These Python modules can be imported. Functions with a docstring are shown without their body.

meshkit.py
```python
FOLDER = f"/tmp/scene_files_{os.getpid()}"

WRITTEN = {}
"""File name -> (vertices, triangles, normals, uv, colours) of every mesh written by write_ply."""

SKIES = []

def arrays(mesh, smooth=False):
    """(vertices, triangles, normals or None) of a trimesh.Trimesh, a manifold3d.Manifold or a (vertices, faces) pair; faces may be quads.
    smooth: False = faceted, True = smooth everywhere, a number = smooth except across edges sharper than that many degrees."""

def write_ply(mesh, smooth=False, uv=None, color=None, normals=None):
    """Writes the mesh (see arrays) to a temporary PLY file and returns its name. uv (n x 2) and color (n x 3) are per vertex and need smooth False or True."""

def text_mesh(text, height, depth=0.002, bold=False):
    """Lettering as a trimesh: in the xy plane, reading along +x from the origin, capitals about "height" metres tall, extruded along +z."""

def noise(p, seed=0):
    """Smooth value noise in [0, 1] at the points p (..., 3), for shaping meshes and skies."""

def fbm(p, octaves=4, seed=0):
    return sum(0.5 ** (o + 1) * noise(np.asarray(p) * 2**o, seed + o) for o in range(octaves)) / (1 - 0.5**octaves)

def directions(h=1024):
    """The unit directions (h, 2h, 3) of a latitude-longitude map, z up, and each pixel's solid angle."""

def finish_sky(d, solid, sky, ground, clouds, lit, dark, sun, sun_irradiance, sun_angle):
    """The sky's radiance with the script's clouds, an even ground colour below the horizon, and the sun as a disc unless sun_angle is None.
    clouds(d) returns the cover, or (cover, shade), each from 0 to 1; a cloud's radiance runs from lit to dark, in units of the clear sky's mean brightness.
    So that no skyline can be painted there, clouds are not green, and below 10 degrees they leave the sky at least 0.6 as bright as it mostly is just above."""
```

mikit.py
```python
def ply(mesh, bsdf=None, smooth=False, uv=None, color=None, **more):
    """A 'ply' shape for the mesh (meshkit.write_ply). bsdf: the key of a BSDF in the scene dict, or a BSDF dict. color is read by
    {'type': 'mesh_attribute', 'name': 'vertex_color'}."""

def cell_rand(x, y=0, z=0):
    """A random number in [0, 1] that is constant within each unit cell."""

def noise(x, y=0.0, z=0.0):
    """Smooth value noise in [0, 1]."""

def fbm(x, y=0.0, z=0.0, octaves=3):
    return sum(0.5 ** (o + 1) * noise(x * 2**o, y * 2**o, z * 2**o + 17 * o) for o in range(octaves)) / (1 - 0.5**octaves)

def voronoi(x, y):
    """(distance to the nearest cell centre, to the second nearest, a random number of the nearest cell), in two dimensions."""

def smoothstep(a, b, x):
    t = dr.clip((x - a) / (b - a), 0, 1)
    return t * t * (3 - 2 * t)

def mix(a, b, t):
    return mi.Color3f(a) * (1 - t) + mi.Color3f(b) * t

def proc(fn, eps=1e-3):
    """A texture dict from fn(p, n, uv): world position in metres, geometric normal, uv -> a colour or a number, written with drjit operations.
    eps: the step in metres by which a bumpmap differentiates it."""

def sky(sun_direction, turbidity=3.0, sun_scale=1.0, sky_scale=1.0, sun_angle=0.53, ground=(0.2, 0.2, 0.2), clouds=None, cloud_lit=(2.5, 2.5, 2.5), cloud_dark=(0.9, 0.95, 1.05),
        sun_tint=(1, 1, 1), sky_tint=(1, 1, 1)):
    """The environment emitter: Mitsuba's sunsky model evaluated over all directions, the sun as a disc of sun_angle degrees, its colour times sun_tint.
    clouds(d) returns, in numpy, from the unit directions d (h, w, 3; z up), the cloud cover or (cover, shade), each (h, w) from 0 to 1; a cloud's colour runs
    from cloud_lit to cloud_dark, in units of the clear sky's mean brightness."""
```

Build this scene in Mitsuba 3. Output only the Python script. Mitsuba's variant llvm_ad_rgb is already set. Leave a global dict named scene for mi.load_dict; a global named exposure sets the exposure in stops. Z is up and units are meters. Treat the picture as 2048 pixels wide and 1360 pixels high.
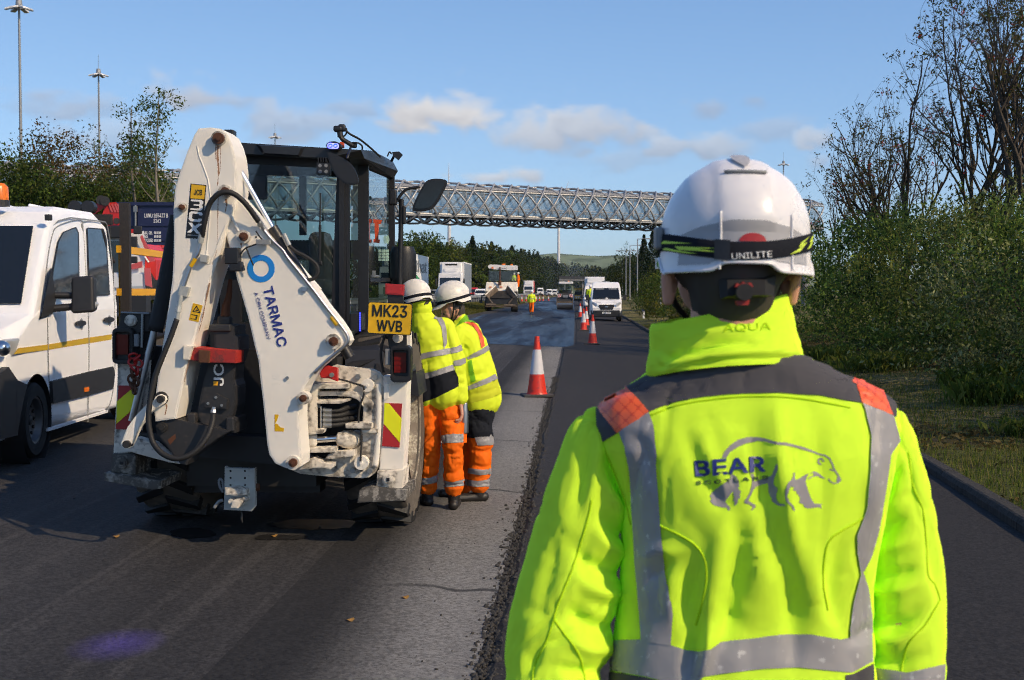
import math, random, numpy as np, trimesh, manifold3d as m3, shapely, mitsuba as mi, drjit as dr, mikit, meshkit
from shapely.geometry import Polygon, Point, box as sbox, LineString
from mikit import noise, fbm, smoothstep, mix, cell_rand, voronoi, proc
scene, labels = {}, {}
T = mi.ScalarTransform4f
rs = np.random.RandomState(7)

# ---------------------------------------------------------------- camera, sky, exposure
F, H = 2560.0, 1.75                     # focal length in pixels of a 2048 wide picture, eye height
PITCH = math.atan(95 / F)
CP, SP = math.cos(PITCH), math.sin(PITCH)
scene['camera'] = {'type': 'thinlens', 'fov': 2 * math.degrees(math.atan(1024 / F)), 'fov_axis': 'x', 'near_clip': 0.1, 'far_clip': 30000.0,
                   'aperture_radius': 0.0020, 'focus_distance': 9.0,
                   'to_world': T().look_at(origin=[0, 0, H], target=[0, CP, H - SP], up=[0, 0, 1])}
exposure = 1.68
SUN = np.array([0.66, -0.49, 0.57])
CLOUDS = [(870, 238, 105, 40, 1.0), (812, 256, 66, 22, .9), (395, 205, 85, 42, .75), (130, 240, 80, 26, .5), (540, 255, 70, 40, .55), (620, 270, 60, 26, .5),
          (1150, 268, 150, 40, .75), (1400, 302, 120, 26, .6), (1500, 222, 38, 16, .4), (1408, 232, 34, 18, .45), (1612, 292, 34, 18, .6), (1000, 362, 90, 14, .75),
          (690, 235, 60, 26, .4), (1540, 275, 60, 22, .35), (1250, 330, 90, 20, .3), (1630, 340, 30, 16, .4), (470, 330, 120, 24, .45), (200, 300, 90, 30, .4)]


def clouds(d):
    az, el = np.arctan2(d[..., 0], d[..., 1]), np.arcsin(np.clip(d[..., 2], -1, 1))
    q = np.stack([az * 14, el * 26, az * 0], -1)
    q = q + 0.8 * np.stack([meshkit.fbm(q * 1.7 + 5, 3, 3), meshkit.fbm(q * 1.7 + 9, 3, 4), q[..., 0] * 0], -1)
    n1 = meshkit.fbm(q * 2.2, 6, 1)
    n2 = meshkit.fbm(q * 1.1 + 31, 4, 2)
    cover = np.zeros(az.shape)
    shade = np.zeros(az.shape)
    wob, wob2 = (meshkit.fbm(q * 3.1 + 3, 5, 8) - .5), (meshkit.fbm(q * 3.1 + 13, 5, 9) - .5)
    for px, py, rx, ry, s in CLOUDS:
        a0, e0 = math.atan((px - 1024) / F), (585 - py) / F
        ex, ey = (az - a0) / (rx / F * 1.15) + wob * 1.5, (el - e0) / (ry / F * 1.25) + wob2 * 1.6
        ey = np.where(ey < 0, ey * 1.5, ey)
        r = np.sqrt(ex ** 2 + ey ** 2)
        c = np.clip((1.05 - r) * 1.6 + (n1 - .5) * 1.9, 0, 1) * s * (np.abs(az - a0) < 0.3)
        shade = np.where(c > cover, np.clip(.45 - .55 * ey + (n2 - .5) * .9 + (.75 - s) * 1.0, 0, 1), shade)
        cover = np.maximum(cover, c)
    # the same sparse low cumulus goes on all round
    band = np.exp(-((el - .13) / .09) ** 2) * smooth_np(.46, .52, np.abs(az))
    far = np.clip((n2 - .55) * 5 + (n1 - .5) * 2, 0, 1) * .8 * band
    shade = np.where(far > cover, np.clip(.3 + (n1 - .5) * 1.2, 0, 1), shade)
    cover = np.maximum(cover, far)
    veil = .14 * np.exp(-np.clip(el, 0, 1) / .075)
    shade = np.where(cover > .02, shade, .35)
    return np.clip(cover + veil * (1 - cover), 0, 1), shade


def smooth_np(a, b, x):
    t = np.clip((x - a) / (b - a), 0, 1)
    return t * t * (3 - 2 * t)


scene['sky'] = mikit.sky(SUN.tolist(), turbidity=2.6, sun_scale=.84, sky_scale=1.36, sun_tint=(1.0, .97, .92), sky_tint=(.89, .97, 1.13), ground=(.09, .10, .08), clouds=clouds,
                         cloud_lit=(2.15, 2.15, 2.2), cloud_dark=(1.15, 1.18, 1.36))

# ---------------------------------------------------------------- where things stand
AY = math.radians(2.77)                 # the road runs 2.77 degrees to the right of straight ahead
CA, SA = math.cos(AY), math.sin(AY)
RD = np.array([SA, CA, 0.0])            # along the road
RX = np.array([CA, -SA, 0.0])           # across the road, to the right
FALL = 0.04                             # crossfall of the road


def gz(x, y):
    u = np.asarray(x) * CA - np.asarray(y) * SA
    t = np.clip((-u - 7.5) / 3.5, 0, 1)
    return -FALL * np.clip(u, -9, 9) + .35 * t * t * (3 - 2 * t)


def aim(px, py):
    a, b = (px - 1024) / F, (680 - py) / F
    y = CP + SP * b
    return a / y, (-SP + CP * b) / y


def W(px, py, d):
    x, z = aim(px, py)
    return np.array([x * d, d, H + z * d])


def G(px, py, dz=0.0):
    x, z = aim(px, py)
    d = 20.0
    for _ in range(60):
        d = .5 * d + .5 * min(max((H - float(gz(x * d, d)) - dz) / max(-z, 1e-4), .5), 5000)
    return np.array([x * d, d, float(gz(x * d, d)) + dz])


def road(u, v, dz=0.0):
    x, y = u * CA + v * SA, -u * SA + v * CA
    return np.array([x, y, float(gz(x, y)) + dz])


def uv_of(p):
    return p[0] * CA - p[1] * SA, p[0] * SA + p[1] * CA


# ---------------------------------------------------------------- entries, names, labels
_used = {}


def numbered(key):
    n = _used.get(key, 0)
    _used[key] = n + 1
    return key if n == 0 else f'{key}_{n:03d}'


def thing(name, label, cat, group=None):
    k = numbered(name)
    labels[k] = {'label': label, 'category': cat}
    if group:
        labels[k]['group'] = group
    return k


def part(parent, name, mesh, mat, smooth=False, label=None, kind=None, color=None, M=None):
    k = numbered(parent + '__' + name)
    scene[k] = mikit.ply(mesh, mat, smooth, color=color)
    if M is not None:
        scene[k]['to_world'] = M
    if label:
        labels.setdefault(k, {})['label'] = label
    if kind:
        labels.setdefault(k, {})['kind'] = kind
    return k


def single(name, mesh, mat, label, cat, group=None, smooth=False, kind=None, color=None):
    k = numbered(name)
    scene[k] = mikit.ply(mesh, mat, smooth, color=color)
    labels[k] = {'label': label}
    if cat:
        labels[k]['category'] = cat
    if group:
        labels[k]['group'] = group
    if kind:
        labels[k]['kind'] = kind
    return k


def struct(name, mesh, mat, smooth=False, color=None):
    k = numbered(name)
    scene[k] = mikit.ply(mesh, mat, smooth, color=color)
    labels[k] = {'kind': 'structure'}
    return k


# ---------------------------------------------------------------- mesh helpers
def cat(ms):
    return trimesh.util.concatenate([m for m in ms if m is not None and len(m.faces)])


def TM(v, f):
    return trimesh.Trimesh(np.asarray(v, float), np.asarray(f), process=False)


def frame(o, ex, ey, ez):
    M = np.eye(4)
    M[:3, 0], M[:3, 1], M[:3, 2], M[:3, 3] = ex, ey, ez, o
    return M


def bx(c, s, rz=0.0, bev=0.0):
    """box of size s round c, turned rz about z, edges rounded by bev"""
    if bev > 0:
        h = np.array(s) / 2 - bev
        hull = m3.Manifold.batch_hull([m3.Manifold.sphere(bev, 8).translate([sx * h[0], sy * h[1], sz * h[2]]) for sx in (-1, 1) for sy in (-1, 1) for sz in (-1, 1)])
        m = man(hull)
    else:
        m = trimesh.creation.box(s)
    m.apply_transform(trimesh.transformations.rotation_matrix(rz, [0, 0, 1]))
    m.apply_translation(c)
    return m


def man(m):
    q = m.to_mesh()
    return trimesh.Trimesh(np.array(q.vert_properties[:, :3]), np.array(q.tri_verts), process=False)


def unman(t):
    return m3.Manifold(m3.Mesh(np.asarray(t.vertices, np.float32), np.asarray(t.faces, np.uint32)))


def rod(p0, p1, r, r1=None, n=12):
    p0, p1 = np.asarray(p0, float), np.asarray(p1, float)
    return tube([p0, p1], [r, r if r1 is None else r1], n)


def tube(p, r, n=8, caps=True):
    p = np.asarray(p, float)
    r = np.broadcast_to(np.asarray(r, float), (len(p),))
    t = np.gradient(p, axis=0) if len(p) > 2 else np.repeat((p[1] - p[0])[None], 2, 0)
    t /= np.linalg.norm(t, axis=1, keepdims=True) + 1e-12
    a = np.cross(t[0], [0, 0, 1.0] if abs(t[0][2]) < .9 else [1.0, 0, 0])
    A = []
    for k in range(len(p)):
        a = a - t[k] * (a @ t[k])
        a /= np.linalg.norm(a) + 1e-12
        A.append(a)
    A = np.array(A)
    B = np.cross(t, A)
    g = np.arange(n) * 2 * np.pi / n
    v = (p[:, None] + r[:, None, None] * (np.cos(g)[None, :, None] * A[:, None] + np.sin(g)[None, :, None] * B[:, None])).reshape(-1, 3)
    f = []
    for i in range(len(p) - 1):
        for j in range(n):
            a0, a1, b0, b1 = i * n + j, i * n + (j + 1) % n, (i + 1) * n + j, (i + 1) * n + (j + 1) % n
            f += [[a0, a1, b1], [a0, b1, b0]]
    if caps:
        m = len(v)
        v = np.vstack([v, p[0], p[-1]])
        L = (len(p) - 1) * n
        for j in range(n):
            f += [[m, (j + 1) % n, j], [m + 1, L + j, L + (j + 1) % n]]
    return TM(v, f)


def curve(p, n=6):
    """Catmull-Rom through the points"""
    p = np.asarray(p, float)
    q = np.vstack([2 * p[0] - p[1], p, 2 * p[-1] - p[-2]])
    out = []
    for i in range(len(p) - 1):
        a, b, c, d = q[i:i + 4]
        for t in np.arange(n) / n:
            out.append(.5 * (2 * b + (c - a) * t + (2 * a - 5 * b + 4 * c - d) * t * t + (3 * b - a - 3 * c + d) * t ** 3))
    return np.array(out + [p[-1]])


def smooth_poly(p, n=5):
    p = [tuple(x) for x in p]
    q = curve(np.array([p[-1]] + p + [p[0], p[1]]), n)
    return q[n:-n - 1]


def ext(poly2, depth, M):
    """extrudes a shapely polygon by depth along the frame's third axis, into the world by M"""
    ms = []
    for g in getattr(poly2, 'geoms', [poly2]):
        if g.area > 1e-9:
            m = trimesh.creation.extrude_polygon(g, depth, engine='earcut')
            ms.append(m)
    m = cat(ms)
    m = TM(m.vertices @ M[:3, :3].T + M[:3, 3], m.faces)
    if np.linalg.det(M[:3, :3]) < 0:
        m.faces = m.faces[:, ::-1]
    return m


def pl(pts, d, t=0.02, holes=(), bev=0.0):
    """plate with the outline pts (pixels) standing at distance d, t thick along the road; bev rounds its near edge in two steps"""
    P = [W(x, y, d) for x, y in pts]
    poly = Polygon([(p[0], p[2]) for p in P], [[(W(x, y, d)[0], W(x, y, d)[2]) for x, y in h] for h in holes]).buffer(0)
    M = frame([0, d, 0], [1, 0, 0], [0, 0, 1], RD / RD[1])
    if bev:
        a = ext(poly.buffer(-bev * .3), t - bev, frame([0, d + bev, 0], [1, 0, 0], [0, 0, 1], RD / RD[1])) if False else None
        ms = [ext(poly.buffer(-bev), bev * .35, M), ext(poly.buffer(-bev * .35), bev * .65, frame(RD / RD[1] * bev * .35 + [0, d, 0], [1, 0, 0], [0, 0, 1], RD / RD[1])),
              ext(poly, t - bev, frame(RD / RD[1] * bev + [0, d, 0], [1, 0, 0], [0, 0, 1], RD / RD[1]))]
        return cat(ms)
    return ext(poly, t, M)


def disc(px, py, d, rpx, t, r2=None, n=24):
    """cylinder facing the camera end on: radius rpx pixels, from d to d + t along the road"""
    p = W(px, py, d)
    r = rpx * d / F
    return rod(p, p + RD * t, r, (r2 * d / F if r2 else r), n)


def lathe(profile, n=24, M=None):
    """profile of (radius, z)"""
    pr = np.asarray(profile, float)
    g = np.arange(n) * 2 * np.pi / n
    v = np.stack([pr[:, None, 0] * np.cos(g), pr[:, None, 0] * np.sin(g), np.repeat(pr[:, 1:2], n, 1)], -1).reshape(-1, 3)
    f = []
    for i in range(len(pr) - 1):
        for j in range(n):
            a0, a1, b0, b1 = i * n + j, i * n + (j + 1) % n, (i + 1) * n + j, (i + 1) * n + (j + 1) % n
            f += [[a0, a1, b1], [a0, b1, b0]]
    m = TM(v, f)
    if M is not None:
        m.apply_transform(M)
    return m


def loft(rings, caps=True):
    """joins rings (k, n, 3) of equal length into a closed skin"""
    R = np.asarray(rings, float)
    k, n = R.shape[:2]
    f = []
    for i in range(k - 1):
        for j in range(n):
            a0, a1, b0, b1 = i * n + j, i * n + (j + 1) % n, (i + 1) * n + j, (i + 1) * n + (j + 1) % n
            f += [[a0, a1, b1], [a0, b1, b0]]
    v = R.reshape(-1, 3)
    if caps:
        v = np.vstack([v, R[0].mean(0), R[-1].mean(0)])
        for j in range(n):
            f += [[k * n, (j + 1) % n, j], [k * n + 1, (k - 1) * n + j, (k - 1) * n + (j + 1) % n]]
    return TM(v, f)


def text(s, o, ex, ey, h, width=None, depth=.002, bold=True):
    """lettering from o along ex, its capitals h tall along ey; width squeezes it"""
    m = meshkit.text_mesh(s, h, depth, bold)
    ex, ey = np.asarray(ex, float), np.asarray(ey, float)
    ex = ex / np.linalg.norm(ex)
    ey = ey / np.linalg.norm(ey)
    v = m.vertices.copy()
    v[:, 0] -= v[:, 0].min()
    if width:
        v[:, 0] *= width / v[:, 0].max()
    w = v @ np.array([ex, ey, np.cross(ex, ey)]) + o
    return TM(w, m.faces)


def text_px(s, a, b, d, hpx, depth=.002, bold=True):
    """lettering from pixel a to pixel b (ends of its base line) at distance d, capitals hpx pixels tall"""
    A, B = W(*a, d), W(*b, d)
    e = (B - A) / np.linalg.norm(B - A)
    up = np.cross([0, -1.0, 0], e)
    return text(s, A, e, up, hpx * d / F, np.linalg.norm(B - A), depth, bold)


def skin(bones, edge=.03, it=6, extra=()):
    """one smooth body round bones (p0, r0, p1, r1); r may be a number"""
    ms = []
    for p0, r0, p1, r1 in bones:
        a = m3.Manifold.sphere(r0, 16).translate(list(map(float, p0)))
        b = m3.Manifold.sphere(r1, 16).translate(list(map(float, p1)))
        ms.append(m3.Manifold.batch_hull([a, b]))
    u = m3.Manifold.batch_boolean(ms + list(extra), m3.OpType.Add)
    t = man(u.refine_to_length(edge))
    t.merge_vertices()
    trimesh.smoothing.filter_taubin(t, lamb=.5, nu=.52, iterations=it)
    return t


# ---------------------------------------------------------------- materials
def mat(name, col, rough=.5, metal=0.0, spec=.5, **k):
    c = {'type': 'rgb', 'value': list(map(float, col))} if not isinstance(col, dict) else col
    b = {'type': 'principled', 'base_color': c, 'roughness': rough if isinstance(rough, dict) else float(rough), 'metallic': float(metal), 'specular': float(spec), **k}
    scene[name] = {'type': 'twosided', 'bsdf': b}
    return name


def tex(fn, eps=1e-3):
    return proc(fn, eps)


def worn(name, base, dirt, amount=.5, scale=5.0, rough=.45, streak=3.0, **k):
    """paint with dirt that gathers in upright streaks and specks"""
    def fn(p, n, uv):
        a = fbm(p.x * scale * streak, p.y * scale * streak, p.z * scale, 3)
        b = fbm(p.x * scale * 9, p.y * scale * 9, p.z * scale * 9, 2)
        t = smoothstep(1 - amount * .75, 1.32 - amount * .75, a * .75 + b * .35) * .85
        v = .92 + .14 * noise(p.x * 2.1, p.y * 2.1, p.z * 2.1)
        return mix(base, dirt, t) * v
    return mat(name, tex(fn), rough, **k)


mat('black_plastic', (.012, .012, .014), .45)
mat('black_rubber', (.010, .010, .011), .65)
mat('dark_metal', (.022, .021, .020), .5)
mat('chrome', (.75, .75, .76), .12, 1.0)
mat('steel', (.45, .45, .46), .35, 1.0)
mat('zinc', (.30, .31, .31), .45, .7)
mat('rust', (.085, .030, .012), .7)
mat('white_paint', (.78, .78, .79), .3, clearcoat=.5, clearcoat_gloss=.9)
mat('matt_white', (.72, .72, .72), .6)
mat('grey_paint', (.20, .21, .22), .45)
mat('red_paint', (.42, .018, .015), .35)
mat('amber_paint', (.68, .33, .01), .4)
mat('plate_yellow', (.62, .36, .005), .35)
mat('reflective_red', (.36, .02, .022), .4)
mat('reflective_yellow', (.72, .74, .01), .4)
mat('ink_black', (.008, .008, .009), .4)
mat('ink_blue', (.02, .03, .20), .4)
mat('ring_blue', (.01, .20, .60), .4)
mat('tail_lens', (.13, .006, .006), .15)
mat('dark_glass', (.006, .008, .009), .04)
mat('navy', (.012, .017, .062), .45)
scene['clear_pane'] = {'type': 'thindielectric', 'int_ior': 1.5, 'specular_transmittance': {'type': 'rgb', 'value': [.50, .60, .59]}}
scene['leaf'] = {'type': 'principledthin', 'base_color': {'type': 'mesh_attribute', 'name': 'vertex_color'}, 'roughness': .55, 'diff_trans': .95, 'spec_trans': 0.0}
scene['tinted'] = {'type': 'twosided', 'bsdf': {'type': 'principled', 'base_color': {'type': 'mesh_attribute', 'name': 'vertex_color'}, 'roughness': .6, 'specular': .4}}
# ================================================================ SETTING: ground, road, verge, hills
def asphalt(name, c0, c1, rough, grain=1.0, tracks=True, spec=.35, bump=.004):
    def fn(p, n, uv):
        u, v = p.x * CA - p.y * SA, p.x * SA + p.y * CA
        big = fbm(u * .9, v * .10, 0, 4)
        mid = fbm(u * 3.0 + 4, v * .35, 1, 3)
        fine = noise(u * 62, v * 62, 0)
        fine2 = noise(u * 190, v * 190, 3)
        t = dr.clip(.15 + .75 * big + .5 * (mid - .5), 0, 1)
        if tracks:
            line = fbm(u * 14, v * .05, 7, 2)
            t = dr.clip(t + .55 * smoothstep(.55, .8, line) - .1, 0, 1)
        return mix(c0, c1, t) * (.62 - .28 * grain + grain * (.75 * fine + .6 * fine2))
    def bp(p, n, uv):
        return fbm(p.x * 55, p.y * 55, 0, 2)
    b = {'type': 'principled', 'base_color': tex(fn), 'roughness': rough, 'specular': spec}
    scene[name] = {'type': 'twosided', 'bsdf': {'type': 'bumpmap', 'arbitrary': tex(bp, 4e-3), 'scale': bump, 'bsdf': b}}


asphalt('old_asphalt', (.022, .0215, .0225), (.044, .042, .042), .74, spec=.25)
asphalt('new_asphalt', (.021, .020, .020), (.029, .027, .027), .78, spec=.25, tracks=False)
def strip_col(p, n, uv):
    u, v = p.x * CA - p.y * SA, p.x * SA + p.y * CA
    e = u + .44 + .16 * (fbm(u * 2.0, v * .5, 5, 4) - .5) + .10 * (fbm(u * 18, v * .06, 9, 2) - .5)
    t = smoothstep(-.92, -.26, e)
    a = fbm(u * 1.5, v * .3, 2, 3)
    grit = .40 + .7 * noise(u * 62, v * 62, 0) + .5 * noise(u * 190, v * 190, 3)
    crack = smoothstep(.012, .004, dr.abs(v * .27 + .03 * noise(u * 6, v, 1) - dr.round(v * .27)))
    return mix(mix((.020, .0195, .020), (.150, .146, .141), t) * (.75 + .5 * a), (.02, .02, .02), crack * t * .8) * grit


def strip_bump(p, n, uv):
    return fbm(p.x * 55, p.y * 55, 0, 2)


scene['planed_concrete'] = {'type': 'twosided', 'bsdf': {'type': 'bumpmap', 'arbitrary': tex(strip_bump, 4e-3), 'scale': .005, 'bsdf': {'type': 'principled', 'base_color': tex(strip_col), 'roughness': .8, 'specular': .3}}}
def tack_rough(p, n, uv):
    u, v = p.x * CA - p.y * SA, p.x * SA + p.y * CA
    return .36 + .30 * smoothstep(.40, .66, fbm(u * .8, v * .05, 4, 4)) + .10 * noise(u * 9, v * .4, 2)


def tack_col(p, n, uv):
    u, v = p.x * CA - p.y * SA, p.x * SA + p.y * CA
    a = fbm(u * .9, v * .07, 1, 4)
    return mix((.005, .008, .016), (.016, .021, .034), a) * (.7 + .6 * noise(u * 40, v * 10, 0))


scene['wet_tack'] = {'type': 'twosided', 'bsdf': {'type': 'principled', 'base_color': tex(tack_col), 'roughness': tex(tack_rough), 'specular': .32}}
asphalt('kerb_stone', (.022, .021, .020), (.05, .047, .043), .85, tracks=False, bump=.006)


def grass_col(p, n, uv):
    a = fbm(p.x * .5, p.y * .5, 0, 4)
    b = fbm(p.x * 4, p.y * 4, 2, 3)
    c = mix((.050, .055, .014), (.125, .105, .045), smoothstep(.35, .65, a))
    return mix(c, (.030, .026, .014), smoothstep(.5, .75, b)) * (.6 + .8 * noise(p.x * 30, p.y * 30, 0))


mat('grass_ground', tex(grass_col), .9, spec=.2)
VS = np.concatenate([np.arange(-12, 30, 1.0), np.geomspace(30, 1400, 40)])


def sheet(lo, hi, dz, vs=None, n=3, jag=0.0, seed=0):
    """a sheet between two lines u = lo(v) and u = hi(v), dz above the base plane"""
    vs = VS if vs is None else vs
    lo, hi = (f if callable(f) else (lambda v, f=f: f) for f in (lo, hi))
    r = np.random.RandomState(seed)
    v, f = [], []
    for k, s in enumerate(vs):
        a, b = lo(s) + jag * r.randn(), hi(s)
        for j in range(n + 1):
            v.append(road(a + (b - a) * j / n, s, dz))
    for k in range(len(vs) - 1):
        for j in range(n):
            a = k * (n + 1) + j
            f += [[a, a + 1, a + n + 2], [a, a + n + 2, a + n + 1]]
    return TM(v, f)


def lin(pts):
    a = np.array(sorted(pts))
    return lambda v: float(np.interp(v, a[:, 0], a[:, 1]))


def px_line(pts, dz=0.0):
    """a line (u over v) through the ground under these pixels"""
    q = [uv_of(G(x, y, dz)) for x, y in pts]
    return [(v, u) for u, v in q]


SEAM = lin(px_line([(938, 1360), (985, 1200), (1042, 1000), (1076, 860), (1110, 740), (1126, 705)]) + [(-12, px_line([(938, 1360)])[0][1] - .02), (20.6, -.72 + .0)])
seam_pts = px_line([(938, 1360), (1042, 1000), (1076, 860), (1112, 740), (1146, 690), (1149, 650)])
KERB_PX = px_line([(2048, 1078), (1850, 945), (1312, 676), (1285, 660), (1262, 645)])
V_TACK = px_line([(1060, 690)])[0][0]
u0 = seam_pts[1][1]
SEAM = lin([(-12, seam_pts[0][1]), seam_pts[0], seam_pts[1], seam_pts[2], seam_pts[3], (V_TACK - .3, seam_pts[3][1]), (V_TACK, seam_pts[4][1]), seam_pts[5], (1400, seam_pts[5][1])])
k0, k1 = KERB_PX[0], KERB_PX[1]
KERB = lin([(-12, k0[1] + (k0[1] - k1[1]) / (k1[0] - k0[0]) * 14)] + KERB_PX + [(140, KERB_PX[-1][1] + .3), (1400, KERB_PX[-1][1] + .6)])
LEFT = lin([(-12, -11.5), (30, -9.5), (60, -6.9), (1400, -6.6)])
if __name__ == '__main__':
    print('seam', seam_pts, 'kerb', KERB_PX, 'tack', V_TACK)

# the one big sheet to the horizon, falling a little beyond the road so that the hills stand behind it
g = np.concatenate([-np.geomspace(9000, 15, 26), np.linspace(-14, 9, 24), np.geomspace(10, 9000, 26)])
gy = np.concatenate([np.linspace(-60, 60, 25), np.geomspace(64, 12000, 34)])
v, f = [], []
for s in gy:
    for u in g:
        p = road(u, s)
        p[2] += -.03
        if u > 9:
            p[2] = float(gz(*road(9, s)[:2])) - .03
        v.append(p)
n = len(g)
for i in range(len(gy) - 1):
    for j in range(n - 1):
        a = i * n + j
        f += [[a, a + 1, a + n + 1], [a, a + n + 1, a + n]]
struct('ground', TM(v, f), 'grass_ground', True)
struct('opposite_carriageway', sheet(-20.5, -11.9, .004, n=3), 'old_asphalt', True)
struct('road', sheet(LEFT, lambda s: KERB(s) - .005, 0, n=4), 'old_asphalt', True)
V1 = VS[VS < V_TACK - .35]
V1 = np.concatenate([V1, [V_TACK - .3]])
vs1 = np.arange(-4, V_TACK - .3, .22)
struct('planed_strip', sheet(lambda s: SEAM(s) - 1.15, lambda s: SEAM(s) + .02, .005, vs1, 2, .0, 3), 'planed_concrete', True)
vt = np.concatenate([[V_TACK - .6], np.arange(V_TACK, 60, 1.2), np.geomspace(60, 900, 30)])
struct('tack_coat', sheet(lambda s: LEFT(s) + .9 + .2 * math.sin(s * .35), lambda s: SEAM(s) + .01, .009, vt, 4, .05, 4), 'wet_tack', True)
# the right hand lane lies 3 cm higher, its broken edge along the seam
vr = np.concatenate([np.arange(-12, 40, .11), np.geomspace(40, 1400, 60)])
r = np.random.RandomState(5)
edge = np.cumsum(r.randn(len(vr))) * .006
edge = edge - np.convolve(edge, np.ones(25) / 25, 'same') + r.randn(len(vr)) * .006
eu = np.array([SEAM(s) + .10 for s in vr]) + np.where(vr < 40, edge, 0)
v, f = [], []
for k, s in enumerate(vr):
    ku = KERB(s)
    v += [road(eu[k] - .03, s, .002), road(eu[k] + .01, s, .03), road(eu[k] * .5 + ku * .5, s, .03), road(ku + .01, s, .03)]
for k in range(len(vr) - 1):
    for j in range(3):
        a = k * 4 + j
        f += [[a, a + 1, a + 5], [a, a + 5, a + 4]]
struct('hard_shoulder', TM(v, f), 'new_asphalt', False)
# loose chippings along the broken edge
base = trimesh.creation.icosphere(0, 1.0)
vv, ff = [], []
for k in range(6500):
    s = 2.2 + 24 * r.rand() ** 1.7
    u = SEAM(s) + .06 + r.randn() * .035 + (r.rand() < .03) * r.randn() * .08
    q = .004 + .011 * r.rand() ** 2
    b = base.vertices * (q * (.6 + .8 * r.rand(1, 3)))
    b = b * (.8 + .4 * r.rand(len(b), 1))
    ff.append(base.faces + len(vv) * 12)
    vv.append(b + road(u, s, .006 + q * .3 + .02 * (u > SEAM(s) + .1)))
for k in range(700):
    s = 4 + 12 * r.rand()
    u = SEAM(s) - 6 * r.rand() ** 1.5 if r.rand() < .8 else SEAM(s) + .3 + 2.6 * r.rand()
    q = .002 + .005 * r.rand() ** 3
    ff.append(base.faces + len(vv) * 12)
    vv.append(base.vertices * (q * (.6 + .8 * r.rand(1, 3))) + road(u, s, .008 + (.026 if u > SEAM(s) else 0)))
labels['loose_chippings'] = {'label': 'loose dark chippings along the broken edge of the lane', 'category': 'gravel', 'kind': 'stuff'}
mat('chipping', (.035, .033, .031), .8)
scene['loose_chippings'] = mikit.ply(TM(np.vstack(vv), np.vstack(ff)), 'chipping')
# wet patches and tar spots lie on the old road
mat('wet_asphalt', (.013, .013, .014), .4)


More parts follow.
